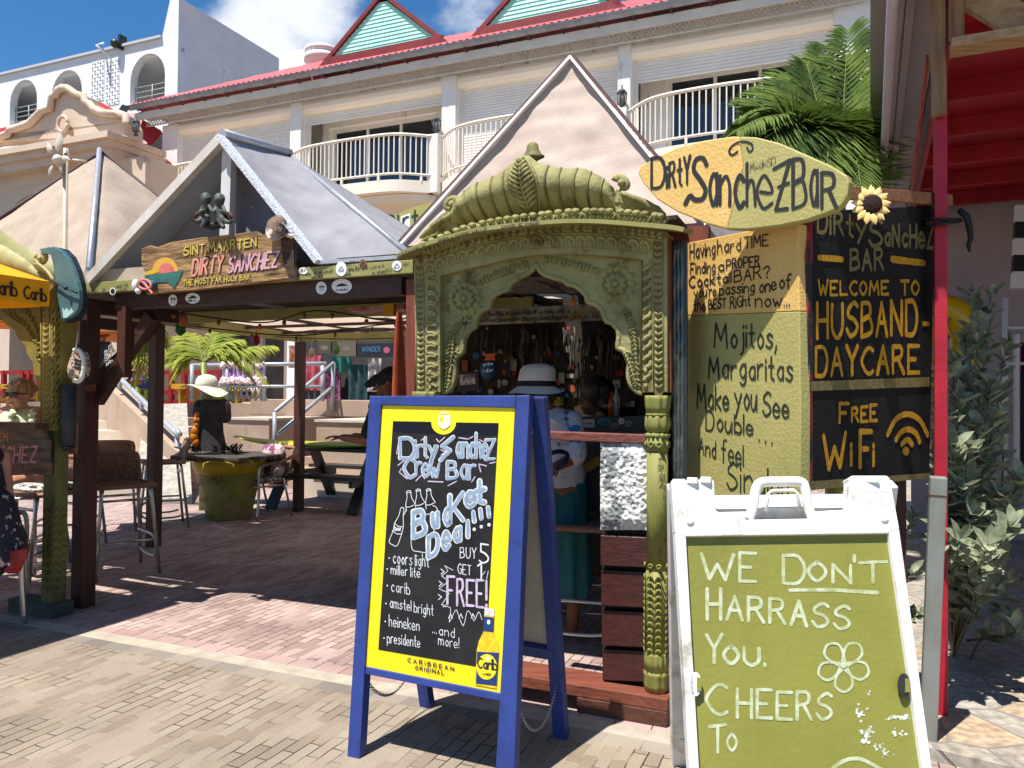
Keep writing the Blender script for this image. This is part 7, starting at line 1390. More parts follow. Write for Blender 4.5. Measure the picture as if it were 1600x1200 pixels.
yg_ = M('mustard_olive_paint', S(158, 142, 62, .7), S(136, 122, 50, .68), 4, .6, .2, 45)
build('spandrel', MB().trace(LAp, lo2, .05, .0), yg_, la_)
zj0, zj1 = yv(672), yv(440); jb = MB().box(cL + Z * ((zj0 + zj1) / 2) + U * .01, .125, .16, zj1 - zj0); ja = build('jamb', jb, yg_, la_, bevel=.003)
cv = MB(); PJ = PL(cL - V * .081, V)
for kk in range(20):
    for sg in (-1, 1): petal(cv, PJ, 71, 480 + kk * 9.4, sg * 5, -7, 5, .0, .008)
cord(cv, PJ, [(64, 470), (64, 668)], .004, 0, 0); cord(cv, PJ, [(78, 470), (78, 668)], .004, 0, 0)
for pts in ([(10, 492), (22, 500), (36, 508), (50, 530)], [(30, 485), (44, 495), (56, 520), (58, 560)], [(0, 484), (18, 486), (40, 484)]):
    cord(cv, LAp, pts, .006, .004, 5)
    for q in cat(pts, 3): petal(cv, LAp, q[0], q[1], 7, 5, 4, .004, .01); petal(cv, LAp, q[0], q[1], 3, -8, 4, .004, .01)
cord(cv, LAp, [(-40, 470), (66, 476)], .012, .01, 0); build('carved_band', cv, yg_, la_)
PS_ = PL(cL + U * .0735, U); sw = MB()
for k in range(15): y = 482 + k * 12.5; scrawl(sw, PS_, 81, y + 10, 84, y, 5, .8, 600 + k, .002); scrawl(sw, PS_, 88, y + 8, 93, y, 4, .7, 640 + k, .002)
build('writing', sw, ink, ja)
b = MB(); b.slab([LAp(x, y, .12) for x, y in [(-60, 452), (70, 462), (88, 444), (86, 438), (66, 455), (-60, 445)]], .2, LAp.n); build('cornice', b, yg_, la_)
b = MB()
def dml(s_, t):
    x = lerp(-90, 78, s_); top = pw([(0, 340), (.4, 352), (.6, 378), (.75, 392), (.88, 408), (1, 436)], s_)[0]; bot = lerp(446, 440, s_); return LAp(x, lerp(bot, top, t)) + LAp.n * (.02 + .13 * math.sin(math.pi * (.18 + .82 * (1 - t))) ** .7 * (1 - s_ ** 6) + .012 * (1 - (abs(((s_ * 11) % 1) - .5) * 2) ** 3))
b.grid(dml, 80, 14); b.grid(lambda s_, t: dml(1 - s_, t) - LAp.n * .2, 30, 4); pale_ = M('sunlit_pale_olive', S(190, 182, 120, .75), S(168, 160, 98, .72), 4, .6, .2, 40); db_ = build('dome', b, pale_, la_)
b = MB(); b.tube([LAp(62 + 9 * math.cos(t) * (1 - t / 14), 403 + 9 * math.sin(t) * (1 - t / 14), .08) for t in [k * .45 - 1 for k in range(12)]], [.02 - .0008 * k for k in range(12)], 8); b.ball(LAp(62, 404, .1), .018, 8)
for q in range(5): b.tube([LAp(x, y, .07 + .01 * q) for x, y in cat([(55 + q, 412), (64 + 2 * q, 418 + q), (76 + q, 428 + q), (84, 440)], 4)], [.012] * 11 + [.008, .005], 6)
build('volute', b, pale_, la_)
um = thing('parasol', 'yellow parasol with black lettering on its valance at the left edge', 'parasol', at(-250, 900, 3.9)); yc = fabric('yellow_parasol_cloth', S(250, 184, 16, .85), S(240, 168, 12, .85), .15, .15)
Cc = at(78, 440, 4.72); k2 = [Cc, Cc - U * 2.3, Cc - U * 2.3 - V * 2.3, Cc - V * 2.3]; apx = Cc - U * 1.15 - V * 1.15 + Z * .55; b = MB()
for i in range(4): tri(b, apx, k2[i], k2[(i + 1) % 4], 12, .008, .04, i)
for i in range(4):
    p, q = k2[i], k2[(i + 1) % 4]; b.grid(lambda s_, t: p.lerp(q, s_) - Z * (.15 * t) + V * (.02 * math.sin(s_ * 17) * t), 24, 3)
ca = build('canopy', b, yc, um); build('pole', MB().tube([Vector((apx.x, apx.y, 0)), apx], .02, 8), steel, um)
build('base', MB().lathe(Vector((apx.x, apx.y, 0)), [(.25, 0), (.25, .05), (.05, .08), (.03, .2)], 20), M('grey_base', (.2, .2, .2, 1)), um)
PU = PL(Cc + U * .004, U); b = MB(); text(b, PU, 'Carib', (-12, 458), (26, 463), 22, 3, off=.004, jit=0, gap=1.5); text(b, PU, 'Carib', (38, 466), (72, 471), 19, 2.8, off=.004, jit=0, gap=1.5); build('lettering', b, M('brown_print', S(50, 32, 18, .8)), ca)

cw = MB().bar(at(-30, 663, 4.85), at(66, 666, 4.85), .14, .035); solo('counter_plank', cw, wood('counter_timber', S(120, 90, 72, .7), S(84, 60, 48, .7), 'x'), 'brown counter plank in front of the woman in sunglasses', 'counter')
dsm = M('driftwood', S(196, 156, 100, .75), S(112, 80, 48, .72), 2.4, .75, .6, 8, (2, 2, 22), detail=9, lo=.36, hi=.62, dirt=(S(84, 60, 38, .6), 4, .6))
PLs = shift(LAp, .1); ds = thing('driftwood_sign', 'weathered driftwood plank with orange and pink lettering below the counter at the left edge', 'sign', PLs(40, 746)); build('plank', MB().trace(PLs, [(-60, 672), (10, 669), (40, 668), (64, 668), (68, 676), (74, 690), (73, 712), (76, 728), (74, 743), (50, 741), (-60, 748)], .03), M('grey_driftwood', S(150, 120, 96, .65), S(88, 70, 58, .65), 2.4, .8, .6, 8, (2, 2, 20), detail=9), ds, bevel=.004)
b = MB(); text(b, PLs, 'SINT MAARTEN', (-78, 690), (12, 688), 11, 1.8); b2 = MB(); text(b2, PLs, 'SANCHEZ', (-32, 722), (56, 722), 24, 3, slant=.1); b3 = MB(); text(b3, PLs, 'THE MOST FAR HOLY BAR', (-60, 736), (56, 733), 6, .9)
build('lettering', b, M('orange_letter', S(196, 130, 40, .75)), ds); build('lettering', b2, M('pink_letter', S(226, 140, 130, .8), S(214, 150, 170, .8), 9), ds); build('lettering', b3, MATS['orange_letter'], ds)
# driftwood sign on the fascia
PD = shift(PF, .035); ds = thing('driftwood_sign', 'large driftwood sign with sunset picture and pink name on the pergola fascia', 'sign', PD(340, 455))
do = [(221, 388), (234, 383), (245, 386), (267, 378), (313, 371), (359, 366), (401, 361), (407, 367), (424, 363), (446, 368), (457, 372), (458, 414), (463, 436), (444, 436), (370, 446), (285, 455), (228, 460), (224, 445), (226, 425), (220, 411)]
dp = build('plank', MB().trace(PD, do, .035), dsm, ds, bevel=.005)
b = MB(); b.trace(PD, [(438, 367), (446, 366.5), (458.5, 371.5), (459.5, 414), (464.5, 437.5), (452, 437), (444, 415), (440, 395)], .012, .003); build('dark_end', b, M('dark_driftwood', S(92, 66, 46, .65), S(52, 38, 28, .65), 2, .8, .6, 8, (1.5, 1.5, 16)), dp)
for s_, cl, (p0, p1, h, w, k) in [('SINT.MAARTEN', S(224, 196, 90, .8), ((287, 399), (400, 384), 13, 2.2, {})), ('DIRTY', S(240, 160, 140, .82), ((299, 430), (346, 424), 25, 3.3, dict(slant=.14))), ('SANCHEZ', S(232, 176, 190, .82), ((355, 426), (432, 417), 24, 3.3, dict(slant=.18))), ('THE MOST FAR HOLY BAR', S(224, 196, 90, .8), ((286, 446), (390, 436.5), 8, 1.4, {}))]:
    b = MB(); sh_b = MB(); text(b, PD, s_, p0, p1, h, w, off=.0042, jit=.25, **k); text(sh_b, PD, s_, (p0[0] + 1, p0[1] + .8), (p1[0] + 1, p1[1] + .8), h, w * 1.3, off=.0022, jit=.25, **k); l_ = build('lettering', b, M('letter_' + s_[:4].lower(), cl, tuple(c * .8 for c in cl[:3]) + (1,), 20, .7), dp); build('letter_outline', sh_b, M('letter_shadow', S(60, 40, 30, .6)), dp)
b = MB(); b.poly([PD(258 + 21 * math.cos(t), 428 - 26 * math.sin(t), .0015) for t in [math.pi * k / 16 for k in range(17)]]); pz_ = build('sun_halo', b, M('sun_halo_paint', S(230, 176, 70, .8)), dp)
b = MB(); b.poly([PD(260 + 13 * math.cos(t), 427 - 16 * math.sin(t), .003) for t in [math.pi * k / 16 for k in range(17)]]); build('painted_sun', b, M('sun_paint', S(232, 128, 116, .8), S(214, 100, 100, .8), 30), dp)
b = MB(); b.poly([PD(x, y, .0042) for x, y in [(226, 426), (240, 420), (250, 424), (240, 428), (226, 430)]]); build('painted_beach', b, M('beach_paint', S(224, 184, 30, .8)), dp); b = MB(); b.poly([PD(x, y, .005) for x, y in [(226, 430), (262, 426), (286, 422), (280, 436), (272, 450), (262, 440), (240, 442), (227, 438)]]); build('painted_sea', b, M('sea_paint', S(60, 134, 110, .75), S(40, 104, 110, .75), 20), dp)
scr = MB(); scrawl(scr, PD, 400, 425, 440, 418, 5, .6, 71, .004); scrawl(scr, PD, 410, 433, 436, 428, 5, .6, 72, .004); scrawl(scr, PD, 226, 402, 245, 392, 5, .5, 73, .004); build('writing', scr, ink, dp)
# cherub pair, rose, knotted shells
def remesh(ob, vox=.008, sm=6):
    mo = ob.modifiers.new('remesh', 'REMESH'); mo.mode = 'VOXEL'; mo.voxel_size = vox; mo.use_smooth_shade = True; s2 = ob.modifiers.new('smooth', 'SMOOTH'); s2.factor = .5; s2.iterations = sm; return ob
PCh = shift(PF, .03); cp = lambda x, y, o_=0: PCh(x, y, o_)
ct_ = thing('cherub_statue', 'pair of verdigris cherub figures mounted at the foot of the grey canvas gable', 'statue', cp(332, 362)); ver = M('verdigris_bronze', S(92, 104, 96, .7), S(44, 40, 36, .7), 18, .6, .2, 60)
for hx, hy, sg in ((322, 312, -1), (343, 313, 1)):
    b = MB(); b.ball(cp(hx, hy, .05), .031, 8); b.ball(cp(hx, hy - 3, .045), .033, 8)
    for q in range(7): a = q * .9; b.ball(cp(hx + 6 * math.cos(a), hy - 3 + 5 * math.sin(a), .045), .012, 5)
    b.cap(cp(hx, hy + 9, .04), cp(hx + 2 * sg, hy + 26, .04), .026, .03); b.cap(cp(hx + 5 * sg, hy + 10, .05), cp(hx + 10 * sg, hy + 20, .07), .012, .01); b.cap(cp(hx + 10 * sg, hy + 20, .07), cp(hx + 2 * sg, hy + 16, .09), .01, .009); b.cap(cp(hx - 5 * sg, hy + 10, .05), cp(hx - 9 * sg, hy + 18, .08), .012, .01)
    b.cap(cp(hx + 3 * sg, hy + 28, .05), cp(hx + 12 * sg, hy + 34, .08), .019, .014); b.cap(cp(hx + 12 * sg, hy + 34, .08), cp(hx + 18 * sg, hy + 29 + (6 if sg > 0 else 4), .08), .013, .01); b.cap(cp(hx - 2 * sg, hy + 28, .05), cp(hx + 6 * sg, hy + 42, .07), .018, .013); b.cap(cp(hx + 18 * sg, hy + 33, .08), cp(hx + 21 * sg, hy + 31, .1), .009, .007)
    remesh(build('cherub', b, ver, ct_), .005, 2)
b = MB()
for x, y, dx, dy in ((356, 330, 8, 14), (352, 334, 6, 16), (310, 330, -7, 12), (313, 338, -9, 10)): petal(b, PCh, x, y, dx, dy, 8, .02, .012)
build('wing', b, M('wing_red_bronze', S(110, 50, 36, .7), S(70, 34, 26, .7), 20), ct_)
b = MB()
for k in range(16): a = math.pi * (k / 15); petal(b, PCh, 334, 348, 13 * math.cos(a), 13 * math.sin(a), 5, .03 + .004 * (k % 3), .01)
b.cap(cp(322, 352, .03), cp(346, 352, .03), .02, .02); build('base', b, M('dark_bronze', S(58, 50, 42, .7), S(34, 30, 26, .7), 20), ct_)
rs = thing('rose_ornament', 'white artificial rose on the right end of the driftwood sign', 'flower', PD(436, 370)); b = MB(); rc_ = PD(434, 357, .03)
for k in range(26):
    a = k * 2.4; r_ = .012 + .0022 * k; n_ = 6
    def pf_(s_, t): an = a + (s_ - .5) * 1.5; rr_ = r_ * (.7 + .5 * t) ; return rc_ + U * (rr_ * math.cos(an)) + Z * (rr_ * math.sin(an)) + PD.n * (.045 - .0016 * k - .008 * (1 - t) + .01 * t * t * (1 - 2 * abs(s_ - .5)) - .02 * (1 - t))
    b.grid(pf_, n_, 4)
for k in range(4): petal(b, PD, 446 + k * 2, 366 + 2 * k, 6, 3 - 3 * k, 7, .012, .02)
build('petals', b, M('rose_white', S(236, 220, 206, .88), S(220, 198, 184, .85), 20, .7), rs)
kn = thing('shell_bundle', 'knotted teal and white shells tied with pink cord at the corner of the driftwood sign', 'ornament', PD(222, 460)); b = MB(); b.ball(PD(226, 445, .02), .05, 8, 1, .7, .8); b.ball(PD(238, 445, .02), .03, 7); build('teal_shell', b, M('teal_shell_paint', S(50, 104, 130, .75), S(40, 70, 90, .75), 20), kn); b = MB(); b.ball(PD(212, 446, .01), .032, 7, .8, .7, 1.3); b.ball(PD(216, 455, .01), .02, 6); build('white_shell', b, whitem, kn)
b = MB(); b.tube([PD(x, y, .06) for x, y in cat([(218, 442), (222, 437), (232, 439), (236, 448), (226, 452), (217, 447), (221, 439), (233, 452), (238, 459)], 5)], .008, 6); build('cord', b, M('pink_cord', S(226, 130, 120, .8)), kn)
# wind turbine on its pole
wt = thing('wind_turbine', 'small white wind turbine on a thin cream pole in front of the beige tent', 'wind turbine', Vector((at(103, 700, 5.3).x, 5.3, 0))); T = lambda x, y, dv=0: at(x, y, 5.3 + dv)
pb2 = T(99, 700); b = MB().tube([Vector((pb2.x, pb2.y, 0)), T(103, 232)], .017, 10); cp_ = M('cream_pole', S(214, 196, 168, .78), S(196, 176, 148, .75), 6, .5); build('pole', b, cp_, wt); b = MB(); b.tube([T(101, 249), T(135, 253)], .012, 8); b.tube([T(92, 262), T(102, 286)], .009, 6); build('tail_rod', b, cp_, wt)
b = MB(); b.lathe(T(86, 247, -.08), [(.001, 0), (.02, .004), (.033, .02), (.038, .06), (.03, .1)], 14, (X, Z, Y)); build('hub', b, M('turbine_white', S(226, 218, 204, .85), S(206, 198, 184, .85), 6, .4), wt); b = MB()
PT_ = PL(T(86, 247, -.05), Vector((-.1, -1, 0)))
for x, y, dx, dy, w_ in [(89, 238, 8, -34, 12), (80, 240, -6, -18, 9), (82, 258, -6, 18, 7), (92, 256, 5, 16, 6), (94, 246, 16, 4, 10)]: petal(b, PT_, x, y, dx, dy, w_, 0, .012); petal(b, PT_, x, y, dx, dy, w_, -.004, .008)
build('blade', b, MATS['turbine_white'], wt)
# teal fin-shaped board, grey tube, sneaker
PT2 = PL(at(100, 450, 4.83), V); tf = thing('fin_board', 'teal painted fin shaped board with white wave tip hanging left of the first post', 'painted board', PT2(105, 500))
build('board', MB().trace(PT2, [(67, 396), (61, 389), (76, 386), (85, 386), (96, 392), (106, 404), (114, 422), (120, 440), (123, 453), (124, 466), (122, 482), (114, 493), (102, 499), (96, 497), (90, 466), (86, 435), (82, 410), (79, 398)], .03), M('teal_board_paint', S(70, 110, 124, .75), S(104, 138, 130, .75), 3.2, .5, .1, 30), tf, bevel=.003)
build('dark_edge', MB().trace(PT2, [(82, 385), (96, 388), (108, 400), (117, 420), (123, 440), (126.5, 466), (125, 486), (116, 499), (100, 504), (94, 498), (120, 484), (118, 440), (100, 400)], .05, -.031), M('dark_teal_edge', S(30, 48, 66, .7), S(22, 34, 50, .7), 5), tf)
b = MB(); b.poly([PT2(x, y, .002) for x, y in [(97, 480), (101, 485), (104, 481), (108, 486), (111, 481), (115, 487), (105, 496), (99, 497)]]); build('wave', b, M('wave_paint', S(180, 220, 220, .8)), tf); b = MB(); b.tube([PT2(80, 437, .02), PT2(103, 450, .025), PT2(121, 458, .02)], .006, 6); b.ball(PT2(103, 450, .03), .014, 6); build('strap', b, M('dark_strap', (.02, .02, .02, 1)), tf)
gt_ = MB().tube([at(107, 600, 5.0), at(106, 696, 5.0)], [.045, .05], 12).tube([at(106, 696, 5.0), at(104, 705, 5.0)], [.05, .02], 12); solo('folded_umbrella', gt_, M('dark_grey_cloth', S(64, 72, 74, .7), S(44, 50, 54, .7), 8, .7), 'dark grey folded umbrella hanging between left column and first post', 'umbrella')
PSn = PL(at(118, 570, 4.95), V); sn = thing('sneaker', 'speckled sneaker with black stripes hanging toe up on the first post', 'sneaker', PSn(118, 597))
b = MB(); b.trace(PSn, [(113, 548), (124, 550), (127, 575), (123, 590), (117, 588), (110, 594), (105, 588), (103, 576), (107, 562)], .075); up_ = build('upper', b, M('speckled_upper', S(214, 196, 176, .8), S(110, 70, 50, .7), 70, .8, lo=.5, hi=.56), sn, bevel=.012)
b = MB(); b.tube([PSn(x, y, -.035) for x, y in cat([(116, 547), (124, 548), (129.5, 558), (130.5, 575), (128, 590), (122, 596), (116, 594)], 5)], [.016] * 31, 8); b.tube([PSn(x, y, -.01) for x, y in cat([(116, 547), (124, 548), (129.5, 558), (130.5, 575), (128, 590), (122, 596), (116, 594)], 5)], .014, 8); build('sole', b, M('white_rubber', (.74, .72, .68, 1), rough=.5), sn)
b = MB(); 
for k in range(3): brush(b, PSn, [(117 - k * .2, 562 + k * 6), (127, 565 + k * 6)], 3.4, .003)
build('stripe', b, ink, sn); b = MB(); oval(b, PSn, 111, 583, 4.5, 7, .002, rot=.5); build('opening', b, M('shoe_inside', (.08, .06, .05, 1)), sn)
b = MB(); b.tube([PSn(118, 548), at(122, 520, 5.0)], .004, 5); build('lace', b, whitem, sn)
# clutter under the pergola roof
def cable(pts, label):
    t = thing('string_light', label, 'string light', pts[0], 'string lights under the pergola'); c = [Vector(p) for p in cat([tuple(p) for p in pts], 10)]; build('cable', MB().tube(c, .006, 5), MATS['black_cord'], t); b = MB()
    for i in range(2, len(c) - 1, 4): b.ball(c[i] - Z * .03, .016, 6, 1, 1, 1.4)
    build('bulb', b, M('bulb_mixed', S(200, 80, 40, .7), S(60, 110, 80, .7), 6, .25), t)
cable([Q(.1, .5, 2.08), Q(.7, .9, 2.0), Q(1.3, .8, 2.06), Q(1.9, .9, 1.98), Q(2.45, .5, 2.08)], 'string of coloured bulbs sagging just behind the pergola fascia'); cable([Q(-.9, 1.85, 2.1), Q(.0, 2.2, 2.02), Q(.9, 2.4, 2.12), Q(1.7, 2.2, 2.04), Q(2.5, 1.9, 2.1)], 'string of bulbs across the middle of the canvas ceiling'); cable([Q(u3, 3.6, 2.15), Q(.0, 3.2, 2.06), Q(1.2, 3.4, 2.1), Q(2.4, 3, 2.1)], 'string of bulbs near the back beam of the pergola')
b = MB().box(Q(1.5, 1.35, 2.12), .5, .22, .03); solo('ceiling_panel', b, M('red_white_print', S(190, 60, 70, .7), S(220, 190, 180, .7), 5), 'red and white printed board hanging flat under the pergola ceiling', 'board')
b = MB().slab([Q(1.75, 1.3, 2.1), Q(2.0, 1.2, 1.98), Q(2.3, 1.35, 2.12), Q(2.05, 1.5, 2.2)], .02, -V); wd_ = solo('diamond_board', b, M('grey_white_board', S(150, 140, 130, .7), S(110, 100, 92, .7), 6), 'tilted pale diamond board under the pergola ceiling', 'board')
b = MB().box(Q(1.72, 1.1, 2.08), .09, .04, .09); solo('yellow_card', b, M('yellow_card', S(220, 170, 30, .75)), 'small yellow card hanging under the pergola ceiling', 'card')
for k, (p, c_, lab) in enumerate([(Q(-.1, .9, 1.98), S(20, 110, 60, .7), 'green felt ornament hanging by the first pergola post'), (Q(-.06, .88, 2.05), S(200, 120, 70, .7), 'orange cone ornament hanging above the green one'), (Q(u2 + .5, v2 + .8, 2.02), S(180, 20, 30, .7), 'small red paper lantern under the green side beam'), (Q(u3 + .55, v3, 2.02), S(90, 150, 50, .7), 'green paper leaf hanging by the third pergola post'), (Q(u3 + .25, v3 - .1, 1.98), S(200, 186, 160, .7), 'cream paper leaf hanging by the third pergola post')]):
    b = MB().lathe(p - Z * .06, [(.012, 0), (.04, .03), (.035, .09), (.01, .12)], 10); b.tube([p + Z * .05, p + Z * .12], .003, 4); solo('hanging_ornament', b, M('ornament_%s' % 'abcde'[k], c_, rough=.7), lab, 'ornament')
op = MB(); opc = at(160, 503, 16.6); op.lathe(opc - Z * .35, [(1.5, 0), (.8, .28), (.02, .5)], 16); solo('parasol', op, M('orange_parasol', S(246, 140, 10, .85), S(236, 120, 8, .85), 3), 'orange parasol canopy over the terrace behind the first post', 'parasol')
op = MB(); opc = at(6, 494, 15.5); op.lathe(opc - Z * .2, [(.9, 0), (.5, .2), (.02, .35)], 16); solo('parasol', op, MATS['orange_parasol'], 'orange parasol seen through the left carved arch', 'parasol')
# far green sign board behind the tents
PG = PL(at(650, 340, 6.6), V); gsn = thing('surfboard_sign', 'olive surfboard sign reading Dirty between the grey and cream tents', 'sign', PG(650, 370)); build('board', MB().trace(PG, [(590, 352), (612, 338), (650, 322), (690, 312), (740, 308), (740, 372), (640, 372), (604, 364)], .05), M('lime_board_paint', S(186, 182, 96, .78), S(170, 168, 84, .78), 3), gsn); b = MB(); text(b, PG, 'Di', (604, 358), (622, 356), 20, 3.4, off=.004); text(b, PG, 't', (644, 351), (652, 349), 20, 3, off=.004); build('lettering', b, inkg, gsn); b = MB().poly([PG(626, 332 + 6, .003), PG(641, 333, .003), PG(641, 354, .003), PG(626, 358, .003)]); pz2 = build('paper_patch', b, white, gsn); b = MB(); text(b, PG, 'r', (630, 354), (638, 352), 22, 3, off=.005); build('patch_lettering', b, ink, pz2)
# ================================================================= PEOPLE
def skinm(k, c, c2): return M('skin_' + k, c, c2, 14, .55, .1, 60)
fair = skinm('fair', S(226, 168, 142, .8), S(206, 140, 116, .8)); tanb = skinm('tan', S(176, 112, 80, .75), S(150, 90, 62, .75)); dark = skinm('dark', S(96, 56, 38, .75), S(74, 42, 28, .75))
def hand(mb, w, d, n, s_=1.0, curl=.5):
    """palm and five fingers from wrist w along d, palm facing n"""
    d = Vector(d).normalized(); n = Vector(n); n = (n - d * n.dot(d)).normalized(); sd = d.cross(n)
    for k in range(4): mb.cap(w + sd * (.028 * (k - 1.5) / 1.5 * .8) * s_, w + d * .085 * s_ + sd * (.032 * (k - 1.5) / 1.5) * s_, .0125 * s_, .011 * s_, 8)
    for k, L_ in enumerate((.062, .074, .070, .054)):
        b0 = w + d * .085 * s_ + sd * (.032 * (k - 1.5) / 1.5) * s_; b1 = b0 + (d + n * curl * .5).normalized() * L_ * .5 * s_; mb.cap(b0, b1, .0092 * s_, .0085 * s_, 8); mb.cap(b1, b1 + (d + n * curl * 1.6).normalized() * L_ * .5 * s_, .0085 * s_, .0075 * s_, 8)
    t0 = w + d * .02 * s_ + sd * .028 * s_; t1 = t0 + (d * .6 + sd * .8 + n * .3).normalized() * .045 * s_; mb.cap(t0, t1, .0125 * s_, .0105 * s_, 8); mb.cap(t1, t1 + (d * .9 + sd * .25 + n * .5).normalized() * .032 * s_, .0105 * s_, .0085 * s_, 8)
def head(mb, c, fwd, s_=1.0):
    """skull, jaw, nose, chin and ears about centre c, looking along fwd"""
    f = Vector(fwd).normalized(); sd = f.cross(Z).normalized()
    mb.ball(c + Z * .025 * s_ - f * .012 * s_, .092 * s_, 12, .88, 1.02, 1.05, (sd, f, Z)); mb.ball(c - Z * .045 * s_ + f * .018 * s_, .066 * s_, 10, .9, .95, 1.1, (sd, f, Z)); mb.ball(c - Z * .098 * s_ + f * .055 * s_, .024 * s_, 8)
    mb.cap(c + Z * .02 * s_ + f * .085 * s_, c - Z * .022 * s_ + f * .108 * s_, .009 * s_, .0145 * s_, 8)
    for k in (-1, 1): mb.ball(c - Z * .005 * s_ + sd * (k * .083 * s_) - f * .008 * s_, .025 * s_, 7, .4, .8, 1.3, (sd, f, Z)); mb.ball(c - Z * .035 * s_ + f * .058 * s_ + sd * k * .035 * s_, .026 * s_, 7)
    return f, sd
def face(t, c, f, sd, s_=1.0, glasses=False):
    for k in (-1, 1):
        p = c + Z * .012 * s_ + f * .083 * s_ + sd * (k * .033 * s_)
        if not glasses: build('eye', MB().ball(p, .012 * s_, 8, 1, .6, .7, (sd, f, Z)), M('eye_white', (.5, .48, .46, 1), (.05, .04, .03, 1), 60, .3), t)
    b = MB(); b.tube([c - Z * .062 * s_ + f * (.088 * s_ - abs(q) * .12 * s_) + sd * q * s_ for q in (-.026, -.013, 0, .013, .026)], [.003, .006, .007, .006, .003], 6); build('mouth', b, M('lips', S(176, 84, 78, .7)), t)
    if glasses:
        b = MB()
        for k in (-1, 1): b.ball(c + Z * .012 * s_ + f * .096 * s_ + sd * (k * .036 * s_), .032 * s_, 10, 1, .3, .66, (sd, f, Z)); b.tube([c + Z * .018 * s_ + f * .09 * s_ + sd * (k * .062 * s_), c + Z * .012 * s_ + sd * (k * .086 * s_)], .004 * s_, 5)
        b.tube([c + Z * .02 * s_ + f * .104 * s_ - sd * .02 * s_, c + Z * .02 * s_ + f * .104 * s_ + sd * .02 * s_], .004 * s_, 5); build('sunglasses', b, M('black_glasses', (.008, .008, .01, 1), rough=.12), t)
# --- woman in sunglasses behind the counter at the left
D1 = 6.3; P_ = lambda x, y, dv=0.0: at(x, y, D1 + dv)
wm = thing('person', 'seated woman with short blonde hair, sunglasses and pale green ruffled top behind the counter', 'person', gnd(30, 895)); hc = P_(31, 618); f = Vector((-.22, -1, -.02)).normalized()
bd = MB(); f, sd = head(bd, hc, f, .98); neck = P_(34, 640, .03); ch_ = P_(36, 662, .03); bd.cap(hc - Z * .07, neck - Z * .01, .052, .058); bd.cap(neck - Z * .02 - X * .13, neck - Z * .02 + X * .14, .05, .05); bd.cap(ch_, P_(38, 720, .03), .125, .135); bd.cap(ch_ - X * .06, ch_ + X * .06, .11, .11)
sr, sl_ = P_(57, 645, .02), P_(12, 647, .05); er, wr_r = P_(66, 672, -.05), P_(56, 668, -.28); el, wl_ = P_(4, 676, -.04), P_(16, 668, -.28)
bd.cap(sr, er, .05, .043); bd.cap(er, wr_r, .042, .028); hand(bd, wr_r, wr_r - er, -Z); bd.cap(sl_, el, .05, .043); bd.cap(el, wl_, .042, .028); hand(bd, wl_, wl_ - el, -Z)
hip = P_(38, 745, .05); bd.cap(P_(38, 720, .03), hip, .135, .15)
for k in (-1, 1): kn_ = hip + Vector((k * .11, -.42, -.02)); bd.cap(hip + X * k * .09, kn_, .085, .06); an_ = kn_ + Vector((0, .08, -.44)); bd.cap(kn_, an_, .055, .036); bd.cap(an_, an_ + Vector((k * .02, -.16, -.03)), .035, .028)
remesh(build('body', bd, fair, wm), .009, 3); face(wm, hc, f, sd, .98, True)
b = MB(); b.ball(hc + Z * .048 - f * .022, .1, 10, .98, 1.05, .88, (sd, f, Z)); rr = random.Random(1)
for k in range(60):
    a, e = rr.uniform(0, 6.28), rr.uniform(.15, 1.4); dr = Vector((math.cos(a) * math.cos(e), math.sin(a) * math.cos(e), math.sin(e)))
    if dr.dot(f) > .6 and dr.z < .55: continue
    p = hc + Z * .035 - f * .02 + dr * .098; b.cap(p, p + (dr * .02 + Z * -.012 + sd * rr.uniform(-.03, .03)), .017, .009, 6)
for k in (-1, 1): b.cap(hc + sd * k * .082 + Z * .05 - f * .01, hc + sd * k * .086 - Z * .005 - f * .03, .022, .014)
remesh(build('hair', b, M('blonde_hair', S(214, 172, 120, .75), S(160, 112, 70, .7), 60, .5, .5, 120, (1, 1, .3)), wm), .007, 1)
b = MB(); b.cap(ch_ + Z * .0, P_(38, 724, .03), .138, .15); b.cap(ch_ - X * .075 + Z * .01, ch_ + X * .08 + Z * .01, .118, .118); b.cap(P_(22, 645, .03), ch_ - X * .1, .05, .06); b.cap(P_(49, 644, .03), ch_ + X * .1, .05, .06); b.cap(P_(38, 724, .03), hip, .15, .165)
tp = remesh(build('blouse', b, M('pale_green_print', S(214, 226, 190, .85), S(180, 200, 150, .8), 45, .85, .3, 30, lo=.5, hi=.62), wm), .009, 3)
b = MB()
for x0, y0, x1, y1 in ((51, 642, 50, 668), (20, 643, 14, 668)):
    for q in range(9): t = q / 8; b.ball(P_(lerp(x0, x1, t) + 2 * math.sin(q * 2), lerp(y0, y1, t), -.1 + .02 * math.cos(q * 2)), .026, 6, 1, .8, .8)
build('ruffle', b, MATS['pale_green_print'], tp)
dup(s0, gnd(38, 888), rad(180), 'wicker bar stool under the woman in sunglasses', GS)
